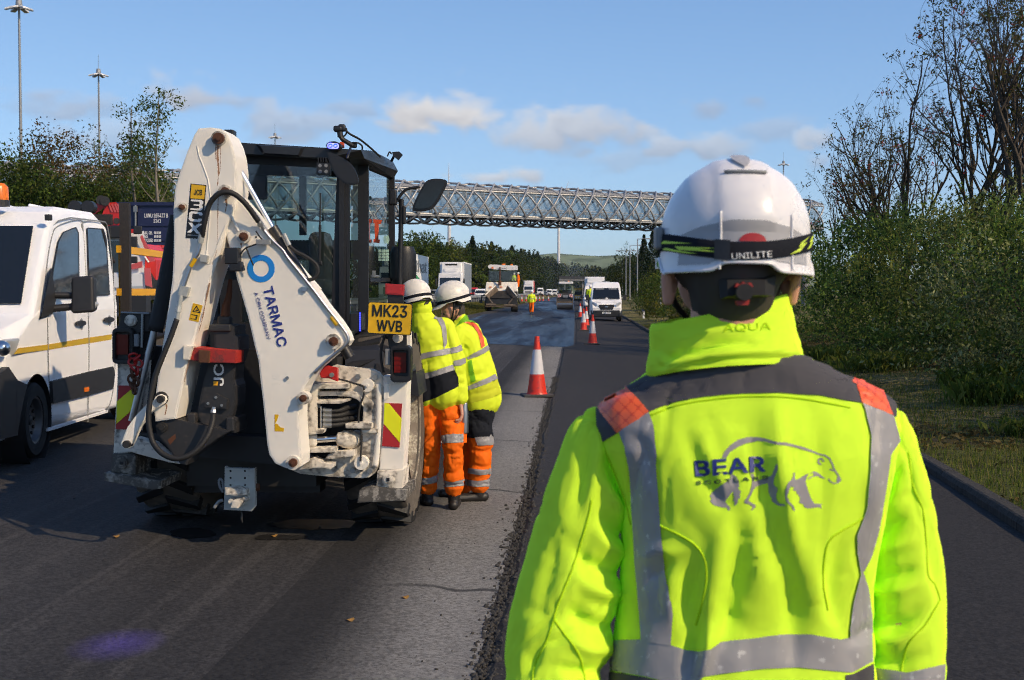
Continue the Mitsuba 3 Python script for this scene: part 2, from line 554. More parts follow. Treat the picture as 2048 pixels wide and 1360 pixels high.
def blot(cx, cy, rx, ry, seed, dz=.004):
    q = np.random.RandomState(seed)
    a = np.linspace(0, 2 * np.pi, 40, endpoint=False)
    w = 1 + .35 * sum(q.randn() / k * np.cos(k * a + q.rand() * 6.3) for k in range(1, 9)) / 1.6
    pts = [G(cx + rx * c * ww, cy + ry * s * ww, dz) for c, s, ww in zip(np.cos(a), np.sin(a), w)]
    c = np.mean(pts, 0)
    return TM(np.vstack([pts, c]), [[i, (i + 1) % 40, 40] for i in range(40)])


for args in ((925, 1056, 48, 5, 1), (930, 880, 30, 2, 2), (640, 1052, 90, 10, 3), (385, 1066, 46, 10, 9), (560, 1075, 50, 6, 12), (990, 962, 40, 2, 14)):
    struct('wet_patch', blot(*args), 'wet_asphalt')
for k, (x, y) in enumerate(((810, 1195), (232, 1073), (548, 1072), (1190, 1040), (700, 1240), (1225, 1160))):
    p = G(x, y, .034 if x > 1100 else .008)
    a = np.linspace(0, 2 * np.pi, 9)[:-1] + k
    q = [p + [.022 * math.cos(t) * (1 + .3 * math.sin(3 * t)), .03 * math.sin(t), .003 + .006 * math.sin(2 * t)] for t in a]
    mat('fallen_leaf_tone', (.24, .13, .03), .7)
    single('fallen_leaf', TM(np.vstack([q, p + [0, 0, .006]]), [[i, (i + 1) % 8, 8] for i in range(8)]), 'fallen_leaf_tone', ('tan fallen leaf on the pale strip, right of the wet patches', 'tan fallen leaf left of the loader, lying on the dark lane', 'tan fallen leaf below the tow hitch of the loader',
           'tan fallen leaf on the hard shoulder, nearer the jacket sleeve top', 'tan fallen leaf nearest the bottom edge on the left lane', 'tan fallen leaf on the hard shoulder, lower one beside the sleeve')[k], 'leaf')

# kerb: single stones, near ones one by one
kb = thing('kerb', 'dark stained concrete kerb between the hard shoulder and the grass verge', 'kerb')
far = []
s = 1.0
while s < 120:
    L = .914
    a, b = s + .006, s + L - .006
    pa, pb = road(KERB(a), a), road(KERB(b), b)
    e = (pb - pa) / np.linalg.norm(pb - pa)
    nrm = np.array([e[1], -e[0], 0])
    prof = Polygon([(0, -.05), (0, .085), (.022, .125), (.04, .135), (.14, .135), (.14, -.05)])
    m = ext(prof, float(np.linalg.norm(pb - pa)), frame(pa + [0, 0, .004 * r.randn()], nrm, [0, 0, 1], e))
    if s < 40:
        part(kb, 'stone', m, 'kerb_stone')
    else:
        far.append(m)
    s += L
part(kb, 'stone_run', cat(far), 'kerb_stone', kind='stuff')


# verge: rises from the kerb to the foot of the hedge
def verge_z(w):
    return .12 + .05 * smooth_np(0, 1.0, w) + .5 * smooth_np(2.0, 7.0, w)


v, f = [], []
ws = np.array([0, .15, .4, .8, 1.3, 2, 3, 4, 5, 6, 7.5, 10, 16, 30, 60.])
vv = np.concatenate([np.arange(-14, 40, .5), np.geomspace(40, 700, 50)])
for s in vv:
    ku = KERB(s) + .135
    for w in ws:
        p = road(ku + w, s)
        q = np.array([[p[0] * 1.3, p[1] * 1.3, 0]])
        p[2] = float(gz(*road(ku, s)[:2])) + verge_z(w) + (.12 * (meshkit.fbm(q, 3)[0] - .5) if w > .2 else 0)
        v.append(p)
n = len(ws)
for i in range(len(vv) - 1):
    for j in range(n - 1):
        a = i * n + j
        f += [[a, a + 1, a + n + 1], [a, a + n + 1, a + n]]
struct('verge', TM(v, f), 'grass_ground', True)
VERGE = TM(v, f)


def on_verge(s, w):
    ku = KERB(s) + .135
    p = road(ku + w, s)
    p[2] = float(gz(*road(ku, s)[:2])) + float(verge_z(w))
    return p


# hills far behind the wood
def ridge(name, pts, d, col, depth, seed):
    xs = np.linspace(pts[0][0], pts[-1][0], 160)
    ys = np.interp(xs, [p[0] for p in pts], [p[1] for p in pts]) + 3 * (meshkit.fbm(np.stack([xs * .05, xs * 0, xs * 0 + seed], 1), 4) - .5)
    v, f = [], []
    for x, y in zip(xs, ys):
        top = W(x, y, d)
        for k in range(9):
            t = k / 8
            q = W(x, y, d - depth * t)
            v.append([q[0], d - depth * t, top[2] * (1 - t * t) + -6 * t * t])
        v.append([top[0] * 1.3, d + depth, -6])
    for i in range(len(xs) - 1):
        for j in range(8):
            a = i * 10 + j
            f += [[a, a + 10, a + 11], [a, a + 11, a + 1]]
        a = i * 10
        f += [[a, a + 9, a + 19], [a, a + 19, a + 10]]
    def fn(p, n_, uv):
        t = fbm(p.x * .012, p.y * .004, p.z * .02, 4)
        return mix(col, (col[0] * .45, col[1] * .5, col[2] * .45), smoothstep(.48, .6, t))
    mat(name + '_tone', tex(fn), .95, spec=.1)
    struct(name, TM(v, f), name + '_tone', True)


ridge('hills', [(700, 560), (1000, 530), (1060, 512), (1110, 508), (1140, 511), (1200, 514), (1230, 512), (1260, 516), (1330, 520), (1500, 525), (1800, 540)], 3600, (.10, .13, .075), 1200, 1)
# ================================================================ BACKHOE LOADER
worn('cream_paint', (.74, .70, .63), (.24, .16, .10), .24, 3.0, .38)
worn('cream_grimy', (.64, .59, .51), (.030, .022, .016), .70, 6.0, .5)
worn('grimy_zinc', (.40, .41, .39), (.16, .10, .07), .5, 7.0, .5, metal=.3)
worn('scuffed_block', (.30, .28, .25), (.03, .027, .024), .95, 9.0, .65)
worn('breaker_paint', (.022, .022, .024), (.06, .045, .035), .5, 6.0, .5)
worn('scuffed_red', (.30, .020, .015), (.055, .03, .025), .62, 9.0, .55)
worn('tyre_dust', (.075, .065, .054), (.15, .125, .10), .6, 3.0, .85, streak=1.0)
worn('cab_plastic', (.014, .015, .018), (.03, .03, .034), .4, 3.0, .42)
mat('seat_grey', (.045, .045, .047), .8)
mat('fender', (.018, .020, .026), .5)
mat('pane_label', (.34, .52, .44), .5)
mat('hammer_red', (.55, .07, .02), .4)
L = thing('backhoe_loader', 'cream white backhoe loader with black cab, folded arm and yellow number plate, seen from behind', 'backhoe loader')
DA, DF, DC = 7.95, 8.45, 9.05            # arm, rear frame, cab rear wall


def z4(x0, y0, pts):
    return [(x0 + a / 4, y0 + b / 4) for a, b in pts]


Z1, Z2, Z3, Z4, Z5, Z6 = ((lambda p, o=o: z4(*o, p)) for o in ((300, 240), (200, 560), (200, 740), (500, 600), (500, 740), (500, 230)))
# ---- dipper and boom
dip = Z1([(350, 120), (385, 66), (480, 58), (560, 68), (612, 105), (650, 185), (676, 280), (690, 400), (690, 560), (672, 690), (640, 780), (600, 880), (582, 970), (556, 1070)]) + \
    Z2([(885, 0), (842, 170), (800, 330), (740, 530), (690, 720), (650, 900), (605, 1112), (440, 1135), (425, 1020), (440, 930), (470, 700), (492, 560), (532, 300), (575, 0)]) + \
    Z1([(184, 1100), (187, 900), (183, 720), (196, 560), (232, 430), (300, 240)])
boom = Z1([(560, 480), (690, 600), (760, 680), (830, 765), (900, 870), (985, 965), (1060, 1050), (1180, 1200), (1310, 1350)]) + \
    Z2([(1700, 70), (1780, 190), (1900, 340), (1955, 425), (1978, 490), (1950, 535), (1830, 625), (1722, 718), (1640, 850)]) + \
    Z3([(1610, 200), (1592, 300), (1590, 400), (1600, 560), (1612, 690), (1608, 770), (1560, 800), (1480, 785), (1400, 750), (1352, 680), (1335, 600), (1326, 500)]) + \
    Z2([(1300, 960), (1280, 800), (1265, 650), (1235, 530), (1180, 290), (1095, 0)]) + Z1([(640, 1040), (596, 890), (540, 700)])
b = part(L, 'boom', pl(boom, DA + .05, .26, bev=.012), 'cream_paint', label='cream boom lettered down its side')
dd = part(L, 'dipper_arm', pl(dip, DA, .30, bev=.012), 'cream_paint', label='cream dipper arm, tall upright one on the left')
# welded seam and strengthening plate
part(dd, 'weld_seam', tube([W(x, y, DA - .001) for x, y in Z1([(378, 210), (390, 280), (430, 380), (465, 480), (482, 600), (480, 760), (465, 930), (450, 1080), (455, 1150), (478, 1150), (520, 1060), (560, 950), (605, 840)])], .0045, 6), 'cream_paint', True)
for k, (x, y, rr, rp, dp) in enumerate(((436, 276, 14, 11, DA), (449, 382, 13, 8, DA), (362, 414, 9, 5.5, DA), (486, 473, 13.5, 8.5, DA + .05), (666, 683, 15.5, 9, DA + .05), (605, 797, 13, 7, DA + .05), (585, 926, 14.5, 8.5, DA + .05))):
    q = part(L, 'pin_boss', disc(x, y, dp - .035, rr, .1), 'cream_grimy', 40)
    part(q, 'pin', cat([disc(x, y, dp - .062, rp, .06), disc(x, y, dp - .075, rp * .45, .03)]), 'rust', 40)
part(L, 'bolt', disc(574, 756, DA + .035, 3.4, .04), 'zinc')
part(L, 'bolt', disc(512, 474, DA + .045, 2, .02), 'dark_metal')
mat('rust_stain', (.30, .165, .095), .6)
# rust runs below the pins
def run(pts, d, w, seed):
    q = np.random.RandomState(seed)
    a = curve(np.array(pts, float), 6)
    ww = w * (.35 + q.rand(len(a))) * np.linspace(1, .35, len(a))
    ww[-1] = .2
    o = [(x - h_, y) for (x, y), h_ in zip(a, ww)] + [(x + h_, y) for (x, y), h_ in zip(a[::-1], ww[::-1])]
    return pl(o, d - .0012, .0012)


for k_, (pp, d_, w_) in enumerate((([(436, 288), (435, 310), (437, 340), (435, 372)], DA, 2.2), ([(440, 292), (441, 320), (439, 350)], DA, 1.1), ([(432, 290), (431, 305), (432, 320)], DA, 1.2), ([(437, 380), (435, 440), (433, 500), (424, 530)], DA, .8),
                                   ([(452, 398), (453, 410), (450, 425)], DA, 2.0), ([(484, 482), (482, 490), (484, 497)], DA + .05, 1.8), ([(668, 693), (670, 700), (669, 706)], DA + .05, 1.8), ([(419, 566), (412, 600), (404, 640), (397, 665)], DA, 1.6), ([(384, 700), (376, 730), (368, 765)], DA, 1.8), ([(326, 800), (333, 812), (330, 830)], DA, 3.0), ([(588, 940), (589, 936)], DA + .05, 2))):
    part(dd if d_ == DA else b, 'rust_run', run(pp, d_, w_ * 1.15, k_), 'rust_stain')
# stickers and lettering
st = part(L, 'model_sticker', pl(Z1([(325, 508), (450, 520), (415, 953), (285, 943)]), DA - .003, .003), 'ink_black')
part(st, 'logo_field', pl(Z1([(332, 515), (443, 526), (433, 634), (322, 626)]), DA - .005, .002), 'plate_yellow')
part(st, 'lettering', cat([text_px('JCB', *Z1([(352, 598), (416, 600)]), DA - .0055, 10)]), 'ink_black')
C45 = lambda q: [(340 + x / 4.48, 340 + y / 4.48) for x, y in q]
for q in ([(188, 264), (282, 268), (298, 284), (296, 304), (284, 314), (294, 326), (291, 352), (276, 364), (182, 356), (183, 341), (254, 347), (264, 338), (260, 323), (212, 319), (213, 306), (258, 309), (268, 298), (262, 284), (187, 279)],
          [(190, 368), (280, 378), (291, 392), (289, 408), (262, 405), (258, 396), (206, 390), (199, 398), (196, 430), (202, 438), (250, 444), (258, 434), (285, 438), (281, 455), (266, 468), (184, 459), (167, 441), (172, 385)],
          [(163, 470), (197, 474), (222, 503), (256, 480), (288, 484), (236, 526), (272, 573), (240, 569), (212, 540), (184, 562), (150, 558), (199, 520)]):
    part(st, 'letter', pl(C45(q), DA - .0045, .002), 'matt_white')
part(st, 'small_print', pl(Z1([(300, 914), (385, 921), (384, 930), (299, 923)]), DA - .0045, .002), 'grey_paint')
st = part(L, 'warning_sticker', pl(Z2([(745, 185), (820, 203), (787, 336), (710, 320)]), DA - .003, .003), 'plate_yellow')
part(st, 'triangle', pl(Z2([(772, 203), (806, 266), (738, 252)]), DA - .005, .002, [Z2([(772, 216), (796, 258), (749, 248)])]), 'ink_black')
part(st, 'symbol', cat([pl(Z2(q), DA - .005, .002) for q in ([(765, 236), (785, 240), (782, 248), (763, 244)], [(730, 272), (785, 284), (783, 290), (729, 278)], [(722, 304), (775, 316), (774, 320), (721, 308)], [(768, 290), (778, 292), (773, 312), (763, 310)])]), 'ink_black')
part(L, 'torn_sticker', pl(Z2([(1397, 1075), (1430, 1078), (1418, 1120), (1400, 1150), (1420, 1152), (1440, 1178), (1471, 1184), (1470, 1212), (1397, 1210)]), DA + .047, .003), 'plate_yellow')
c = W(522, 537, DA + .046)
ring = Point(0, 0).buffer(27.5 * DA / F, 24).difference(Point(0, 0).buffer(16 * DA / F, 24))
part(L, 'ring_emblem', ext(ring, .003, frame(c, [1, 0, 0], [0, 0, 1], [0, 1, 0])), 'ring_blue', label='bright blue ring emblem on the boom')
part(L, 'lettering', text_px('TARMAC', (526.5, 576), (556.5, 694.5), DA + .046, 18.5), 'ink_blue', label='dark blue lettering TARMAC down the boom')
part(L, 'lettering', text_px('A CRH COMPANY', (508.5, 585.5), (534, 679.5), DA + .046, 7.2, bold=False), 'ink_blue')
# rams, pipes and hoses
rm = part(L, 'dipper_ram', rod(W(471, 325, DA + .16), W(549, 462, DA + .16), .016, n=16), 'chrome', True)
part(rm, 'barrel', rod(W(545, 455, DA + .16), W(700, 715, DA + .16), .034, n=16), 'black_plastic', True)
part(L, 'steel_pipe', tube(curve([W(x, y, DA + .04) for x, y in ((524, 456), (545, 481), (566, 501), (577, 518), (625, 578), (650, 611), (677, 645), (693, 668), (696, 682), (688, 693), (655, 720), (628, 746))]), .0105, 10), 'steel', True)
part(L, 'pipe_sleeve', rod(W(662, 634, DA + .04), W(674, 650, DA + .04), .0125), 'plate_yellow')
part(L, 'pipe_clamp', pl(Z2([(1610, 50), (1660, 65), (1645, 95), (1615, 85)]), DA + .03, .03), 'steel')
part(L, 'hydraulic_hose', tube(curve([W(x, y, DA - .035 - q) for x, y, q in ((404, 474, 0), (408, 450, .02), (418, 411, .03), (433, 391, .04), (450, 384, .04), (468, 388, .03), (486, 402, .02), (501, 420, .0), (517, 443, -.03))]), .0165, 12), 'black_rubber', True)
part(L, 'hose_fitting', cat([rod(W(515, 441, DA + .005), W(529, 458, DA + .03), .014), rod(W(519, 446, DA + .008), W(523, 451, DA + .02), .02, n=6)]), 'zinc')
part(L, 'steel_pipe', tube(curve([W(x, y, DA - .03) for x, y in ((402, 478), (398, 503), (386, 524), (375, 553), (366, 580), (359, 606))]), .010, 10), 'steel', True)
part(L, 'pipe_sleeve', rod(W(391, 517, DA - .03), W(381, 533, DA - .03), .013), 'plate_yellow')
for q in ([(640, 45), (712, 60), (690, 135), (625, 120)], [(800, -205), (860, -195), (850, -140), (800, -150)]):
    part(L, 'pipe_clamp', pl(Z2(q), DA - .045, .05), 'grimy_zinc')
part(L, 'hose_fitting', cat([rod(W(362, 590, DA - .04), W(354, 640, DA - .045), .014), rod(W(358, 612, DA - .04), W(356, 624, DA - .045), .019, n=6), rod(W(404, 468, DA - .035), W(400, 486, DA - .03), .02)]), 'grimy_zinc')
part(L, 'hydraulic_hose', tube(curve([W(x, y, DA - q) for x, y, q in ((354, 638, .05), (342, 672, .06), (330, 702, .07), (315, 740, .08), (305, 775, .09), (299, 810, .1), (297, 842, .11), (302, 873, .12), (309, 890, .13), (326, 908, .15), (350, 917, .16), (375, 912, .15), (397, 896, .13), (415, 872, .1), (424, 848, .06), (427, 828, .03))]), .0175, 12), 'black_rubber', True)
part(L, 'hose_fitting', cat([rod(W(426, 840, DA + .02), W(428, 814, DA + .03), .013), rod(W(427, 826, DA + .02), W(427.5, 820, DA + .025), .019, n=6), rod(W(426, 838, DA + .02), W(426.5, 833, DA + .022), .017, n=10)]), 'steel')
part(L, 'hydraulic_hose', tube(curve([W(x, y, DA + .1) for x, y in ((572, 476), (578, 490), (592, 503), (610, 512), (625, 522), (634, 532), (636, 545), (630, 555), (618, 560), (606, 558))]), .012, 10), 'black_rubber', True)
part(L, 'hose_fitting', rod(W(567, 468, DA + .1), W(578, 491, DA + .1), .018), 'zinc')
part(L, 'valve_block', cat([bx(W(466, 512, DA - .02), (.085, .1, .10), 0, .006), bx(W(473, 533, DA - .03), (.075, .07, .06), 0, .006), bx(W(482, 528, DA - .03), (.02, .05, .02)), bx(W(484, 537, DA - .04), (.02, .03, .015))]), 'black_plastic', 40)
part(L, 'cable', cat([tube(curve([W(x, y, DA - .01) for x, y in q]), .005, 6) for q in ([(480, 513), (484, 504), (492, 496), (505, 491), (518, 486)], [(493, 497), (498, 510), (507, 531)], [(512, 462), (520, 474), (533, 488)], [(478, 520), (486, 530), (489, 541)])]), 'black_rubber', True)
part(L, 'cable_clip', bx(W(527, 484, DA - .0), (.085, .05, .03), 0), 'grey_paint')
part(L, 'grease_nipple', rod(W(459, 425, DA + .02), W(477, 462, DA + .04), .009), 'cream_paint')
# ---- breaker folded under the dipper, its red carrying bracket
k = part(L, 'hydraulic_breaker', pl(Z2([(905, 352), (1080, 366), (1080, 440), (1110, 455), (1112, 560), (1072, 690), (1062, 800), (1080, 850), (1080, 1000), (1050, 1100), (1085, 1110), (1080, 1225), (800, 1185), (790, 1120), (765, 1120), (785, 990), (820, 820), (860, 690), (910, 560)]), DA + .12, .26, bev=.015), 'breaker_paint', label='black hydraulic breaker folded beneath the dipper arm')
part(k, 'chisel', tube([W(x, y, DA + .25) for x, y in ((461, 558), (458, 592), (452, 612), (451, 634), (450, 650))], [.012, .020, .026, .032, .034], 14), 'rust', True)
part(k, 'collar', cat([bx(W(448, 655, DA + .22), (.135, .24, .045), .0, .008), bx(W(450, 642, DA + .24), (.08, .1, .06), 0, .01)]), 'breaker_paint', 40)
part(k, 'cover_plate', pl(Z2([(835, 965), (925, 908), (1020, 955), (1010, 1035), (830, 1020)]), DA + .085, .04, bev=.006), 'breaker_paint')
part(k, 'bolt', cat([disc(*Z2([q])[0], DA + .078, 2.8, .02) for q in ((925, 940), (862, 988), (972, 1003))]), 'zinc')
part(k, 'guard_plate', pl(Z2([(1085, 845), (1118, 855), (1105, 1010), (1085, 1072), (1062, 1060), (1066, 870)]), DA + .2, .1), 'breaker_paint')
part(k, 'lettering', text_px('JC', (447, 772), (447, 728), DA + .117, 19), 'matt_white', label='white maker lettering down the breaker')
part(k, 'logo_square', pl(Z2([(908, 808), (944, 810), (942, 845), (906, 842)]), DA + .117, .003), 'amber_paint')
part(k, 'base_plate', cat([pl(Z2([(610, 1120), (720, 1140), (1000, 1175), (1085, 1145), (1080, 1225), (620, 1175)]), DA + .09, .3, bev=.006)] + [disc(*Z2([q])[0], DA + .075, 6, .05) for q in ((745, 1105), (1062, 1130))] + [bx(W(*Z2([q])[0], DA + .1), (.05, .08, .09), 0, .008) for q in ((742, 1120), (1050, 1150))]), 'breaker_paint')
part(L, 'carrying_bracket', cat([pl(Z2([(735, 540), (800, 545), (1085, 570), (1080, 667), (870, 660), (710, 640)]), DA - .02, .2, bev=.006)]), 'scuffed_red', label='scuffed red carrying bracket across the breaker')
part(L, 'bracket_block', pl(Z2([(665, 520), (742, 530), (712, 640), (660, 636)]), DA - .05, .1, bev=.006), 'cream_grimy')
part(L, 'bracket_block', pl(Z2([(788, 560), (872, 568), (868, 665), (786, 662)]), DA - .05, .06, bev=.006), 'rust')
lk = part(L, 'tipping_link', pl(Z2([(440, 935), (475, 915), (515, 930), (525, 960), (508, 992), (440, 1030), (380, 1080), (310, 1180), (262, 1290), (232, 1345), (190, 1352), (160, 1318), (215, 1180), (280, 1090), (360, 1005), (425, 965)]), DA - .05, .07, bev=.008), 'cream_paint')
for q in ((480, 955), (207, 1315)):
    part(lk, 'pin', disc(*Z2([q])[0], DA - .075, 7.5, .08), 'dark_metal', 40)
part(L, 'tipping_collar', disc(322, 797, DA - .012, 14, .06), 'dark_metal', 40)
hp = part(L, 'hitch_plate', pl(Z3([(440, 450), (470, 405), (600, 394), (720, 420), (1040, 490), (945, 545), (850, 610), (725, 705), (690, 762), (640, 752), (590, 690), (530, 610), (450, 510)]), DA + .03, .22, bev=.01), 'breaker_paint')
part(hp, 'pin', cat([disc(323, 855, DA + .0, 10, .1), disc(323, 855, DA - .012, 6, .1)]), 'dark_metal', 40)
part(hp, 'rust_patch', pl(Z3([(540, 560), (600, 512), (608, 545), (560, 600)]), DA + .028, .003), 'rust')
# ---- rear frame, stabilisers, lights
part(L, 'lower_beam', pl(Z3([(285, 540), (430, 585), (560, 700), (640, 752), (560, 742), (280, 668), (205, 640), (240, 555)]), DF - .1, .1, bev=.008), 'cream_grimy')
part(L, 'cross_beam', cat([pl(((262, 865), (560, 875), (560, 930), (300, 905)), DF + .02, .15), pl(((250, 690), (545, 700), (545, 905), (260, 880)), DF + .25, .1), pl(((350, 905), (640, 925), (640, 985), (350, 985)), DF + .45, .2)]), 'black_plastic')
hole = Z4([(530, 715), (760, 715), (860, 765), (905, 860), (895, 1050), (885, 1160), (820, 1205), (700, 1235), (540, 1290), (420, 1200), (415, 1060), (530, 1040)])
plate = [(560, 760), (612, 768), (640, 745), (662, 733), (672, 729), (692, 733), (745, 738), (757, 744), (764, 753), (767, 768), (767, 810), (763, 895), (756, 935), (749, 948), (738, 955), (725, 957), (660, 954), (600, 948), (560, 930)]
fp = part(L, 'rear_frame_plate', pl(plate, DF, .05, [hole], bev=.01), 'cream_grimy', label='grimy cream kingpost frame plate full of hoses')
part(fp, 'raised_edge', tube(curve([W(x, y, DF - .01) for x, y in ((757, 768), (757, 840), (754, 900), (750, 932))]), .02, 10), 'cream_paint', True)
part(L, 'recess_back', pl(((575, 765), (735, 770), (730, 925), (570, 925)), DF + .28, .03), 'dark_metal')
for pts, d, t in (([(432, 700), (560, 668), (640, 668), (785, 675), (782, 708), (640, 712), (545, 712), (528, 780), (530, 1060), (450, 1080), (385, 1070), (392, 800)], DF - .16, .16),
                  ([(540, 732), (690, 732), (692, 768), (545, 770)], DF - .1, .12), ([(690, 735), (800, 725), (860, 742), (892, 790), (900, 850), (860, 800), (800, 775), (700, 770)], DF - .06, .1),
                  ([(520, 795), (640, 800), (785, 795), (780, 812), (720, 832), (520, 830)], DF - .14, .16), ([(760, 990), (895, 985), (970, 990), (970, 1030), (765, 1028)], DF - .1, .14),
                  ([(880, 1040), (1020, 1032), (1018, 1068), (880, 1066)], DF - .06, .08), ([(455, 1182), (680, 1180), (682, 1220), (460, 1225)], DF - .15, .12), ([(690, 1212), (830, 1205), (832, 1250), (690, 1272), (600, 1270), (620, 1240)], DF - .12, .1),
                  ([(920, 760), (990, 830), (975, 875), (890, 810)], DF - .03, .04), ([(385, 1070), (560, 1030), (590, 1040), (580, 1068), (520, 1075), (420, 1085), (420, 1280), (440, 1290), (410, 1340), (390, 1200)], DF - .17, .12)):
    part(L, 'casting_lug', pl(Z4(pts), d, t, bev=.008), 'cream_grimy')
part(L, 'casting_lug', pl(Z5([(390, 800), (420, 735), (510, 700), (600, 742), (672, 745), (665, 780), (640, 798), (590, 782), (480, 790)]), DF - .16, .1, bev=.008), 'cream_grimy')
part(L, 'lock_lever', pl(Z4([(540, 545), (600, 525), (696, 545), (695, 652), (640, 630), (565, 622)]), DF - .15, .06, bev=.006), 'red_paint', label='red boom lock lever')
part(L, 'bolt', disc(663, 750, DF - .17, 4.5, .05), 'zinc')
for kx, y in enumerate((885, 925, 963, 1000)):
    q = part(L, 'valve_hose', tube(curve([W(*Z4([(a, c)])[0], DF + e) for a, c, e in ((545, y, -.09), (640, y + 2, -.09), (720, y - 4, -.06), (780, y - 26 + 5 * kx, -.01), (825, y - 34 + 8 * kx, .08), (840, y - 40, .2))]), .0165, 10), 'black_rubber', True)
    part(q, 'ferrule', cat([rod(W(*Z4([(585, y)])[0], DF - .09), W(*Z4([(655, y + 2)])[0], DF - .09), .019), rod(W(*Z4([(540, y)])[0], DF - .09), W(*Z4([(582, y)])[0], DF - .09), .015), rod(W(*Z4([(590, y)])[0], DF - .09), W(*Z4([(604, y)])[0], DF - .09), .023, n=6)]), 'zinc')
part(L, 'retaining_pin', rod(W(*Z4([(568, 850)])[0], DF - .12), W(*Z4([(568, 1030)])[0], DF - .12), .006), 'steel')
sl = part(L, 'slew_ram', rod(W(*Z4([(530, 1118)])[0], DF - .08), W(*Z4([(720, 1105)])[0], DF - .06), .022, n=16), 'chrome', True)
part(sl, 'barrel', tube([W(*Z4([(a, c)])[0], DF + e) for a, c, e in ((695, 1110, -.06), (700, 1110, -.06), (740, 1112, -.05), (742, 1113, -.05), (800, 1117, -.02), (835, 1118, .1), (850, 1110, .25))], [.03, .042, .05, .056, .062, .06, .06], 18), 'cream_grimy', 40)
part(sl, 'eye', cat([bx(W(*Z4([(490, 1122)])[0], DF - .09), (.075, .09, .085), 0, .02), rod(W(*Z4([(488, 1060)])[0], DF - .09), W(*Z4([(488, 1190)])[0], DF - .09), .028)]), 'cream_grimy', 40)
for x, y, rr in ((734, 771, 13), (722, 926, 14)):
    part(L, 'end_cap', cat([disc(x, y, DF - .06, rr, .08, n=28), disc(x, y, DF - .075, 3, .03)]), 'cream_paint', 40)
for x, y in ((715, 754), (749, 755), (705, 941), (739, 942)):
    part(L, 'bolt', disc(x, y, DF - .03, 6.2, .04, n=6), 'zinc')
part(L, 'grease_line', cat([tube(curve([W(*Z4([q])[0], DF - .07) for q in pp]), .007, 6) for pp in ([(700, 630), (780, 650), (850, 672), (905, 690), (912, 720)], [(912, 740), (905, 780), (880, 850), (868, 950), (880, 1020), (895, 1100), (888, 1200), (885, 1290)])]), 'dark_metal', True)


def chevron(panel, yellow, d):
    q = part(L, 'chevron_panel', pl(panel, d, .006), 'reflective_red', label='red and yellow chevron panel')
    part(q, 'yellow_stripe', pl(yellow, d - .003, .003), 'reflective_yellow')


# left stabiliser
part(L, 'stabiliser_leg', pl(((236, 722), (283, 720), (280, 765), (266, 862), (262, 905), (226, 907)), DF, .2, bev=.01), 'cream_grimy')
chevron([(237, 771), (277, 771), (263, 860), (231, 858)], Z2([(130, 1150), (133, 972), (255, 870), (286, 882), (272, 1010), (232, 1062)]), DF - .012)
part(L, 'stabiliser_foot', cat([pl(Z3([(92, 672), (270, 680), (285, 690), (282, 840), (80, 812)]), DF - .06, .3, bev=.012), disc(243, 926, DF - .085, 11.5, .05), disc(243, 926, DF - .095, 8, .05)]), 'scuffed_block')
part(L, 'foot_socket', bx(W(243, 926, DF - .096), (.02, .01, .02), .0), 'ink_black')
part(L, 'foot_pad', pl(((207, 946), (240, 950), (322, 962), (320, 978), (304, 980), (208, 962)), DF - .12, .45, bev=.01), 'scuffed_block')
part(L, 'stabiliser_ram', rod(W(308, 660, DF - .1), W(263, 842, DF - .1), .021, n=16), 'steel', True)
part(L, 'ram_gaiter', tube(curve([W(x, y, DF - .1) for x, y in ((344, 430), (340, 480), (334, 540), (322, 610), (310, 662))], 4), np.concatenate([np.linspace(.012, .046, 9), np.linspace(.047, .05, 8) + .002 * np.array([0, 1, 0, 1, 0, 1, 0, 1])]), 14), 'black_rubber', True)
# right stabiliser
part(L, 'stabiliser_leg', pl(((766, 752), (814, 758), (812, 850), (806, 940), (758, 940), (764, 860)), DF, .22, bev=.01), 'cream_paint')
part(L, 'leg_rib', pl(((768, 768), (779, 768), (777, 796), (768, 800)), DF - .03, .03), 'cream_paint')
chevron([(770, 806), (804, 807), (799, 895), (764, 892)], Z4([(1076, 824), (1112, 828), (1213, 950), (1199, 1140), (1068, 988)]), DF - .012)
part(L, 'stabiliser_foot', cat([pl(Z5([(1015, 812), (1228, 802), (1216, 966), (1008, 955)]), DF - .05, .3, bev=.012), disc(776, 960, DF - .075, 11.5, .05), disc(776, 960, DF - .085, 8, .05)]), 'cream_grimy')
part(L, 'foot_socket', bx(W(776, 959, DF - .086), (.02, .01, .02)), 'ink_black')
part(L, 'foot_pad', pl(((718, 982), (740, 974), (814, 980), (813, 994), (810, 1002), (714, 1006)), DF - .1, .5, bev=.01), 'scuffed_block')


def tail(x0, y0, x1, y1, lens, d, refl):
    po = sbox(x0, y0, x1, y1).buffer(-10).buffer(10, 4)
    inn = sbox(lens[0] - 4, lens[1] - 5, lens[2] + 4, lens[3] + 7).buffer(-5).buffer(5, 4)
    q = part(L, 'tail_light', pl(list(po.exterior.coords)[:-1], d, .12, [list(inn.exterior.coords)[:-1]], bev=.012), 'black_plastic')
    part(q, 'back', pl(((x0 + 3, y0 + 3), (x1 - 3, y0 + 3), (x1 - 3, y1 - 3), (x0 + 3, y1 - 3)), d + .07, .02), 'black_plastic')
    part(q, 'lens', cat([pl(((lens[0], y), (lens[2], y), (lens[2], y + 5), (lens[0], y + 5)), d + .045 + .004 * (k % 2), .03) for k, y in enumerate(np.arange(lens[1], lens[3] - 4, 5))]), 'tail_lens')
    part(L, 'reflector', pl(((refl[0], refl[1]), (refl[2], refl[1]), (refl[2], refl[3]), (refl[0], refl[3])), d + .02, .03, bev=.006), 'grey_paint')


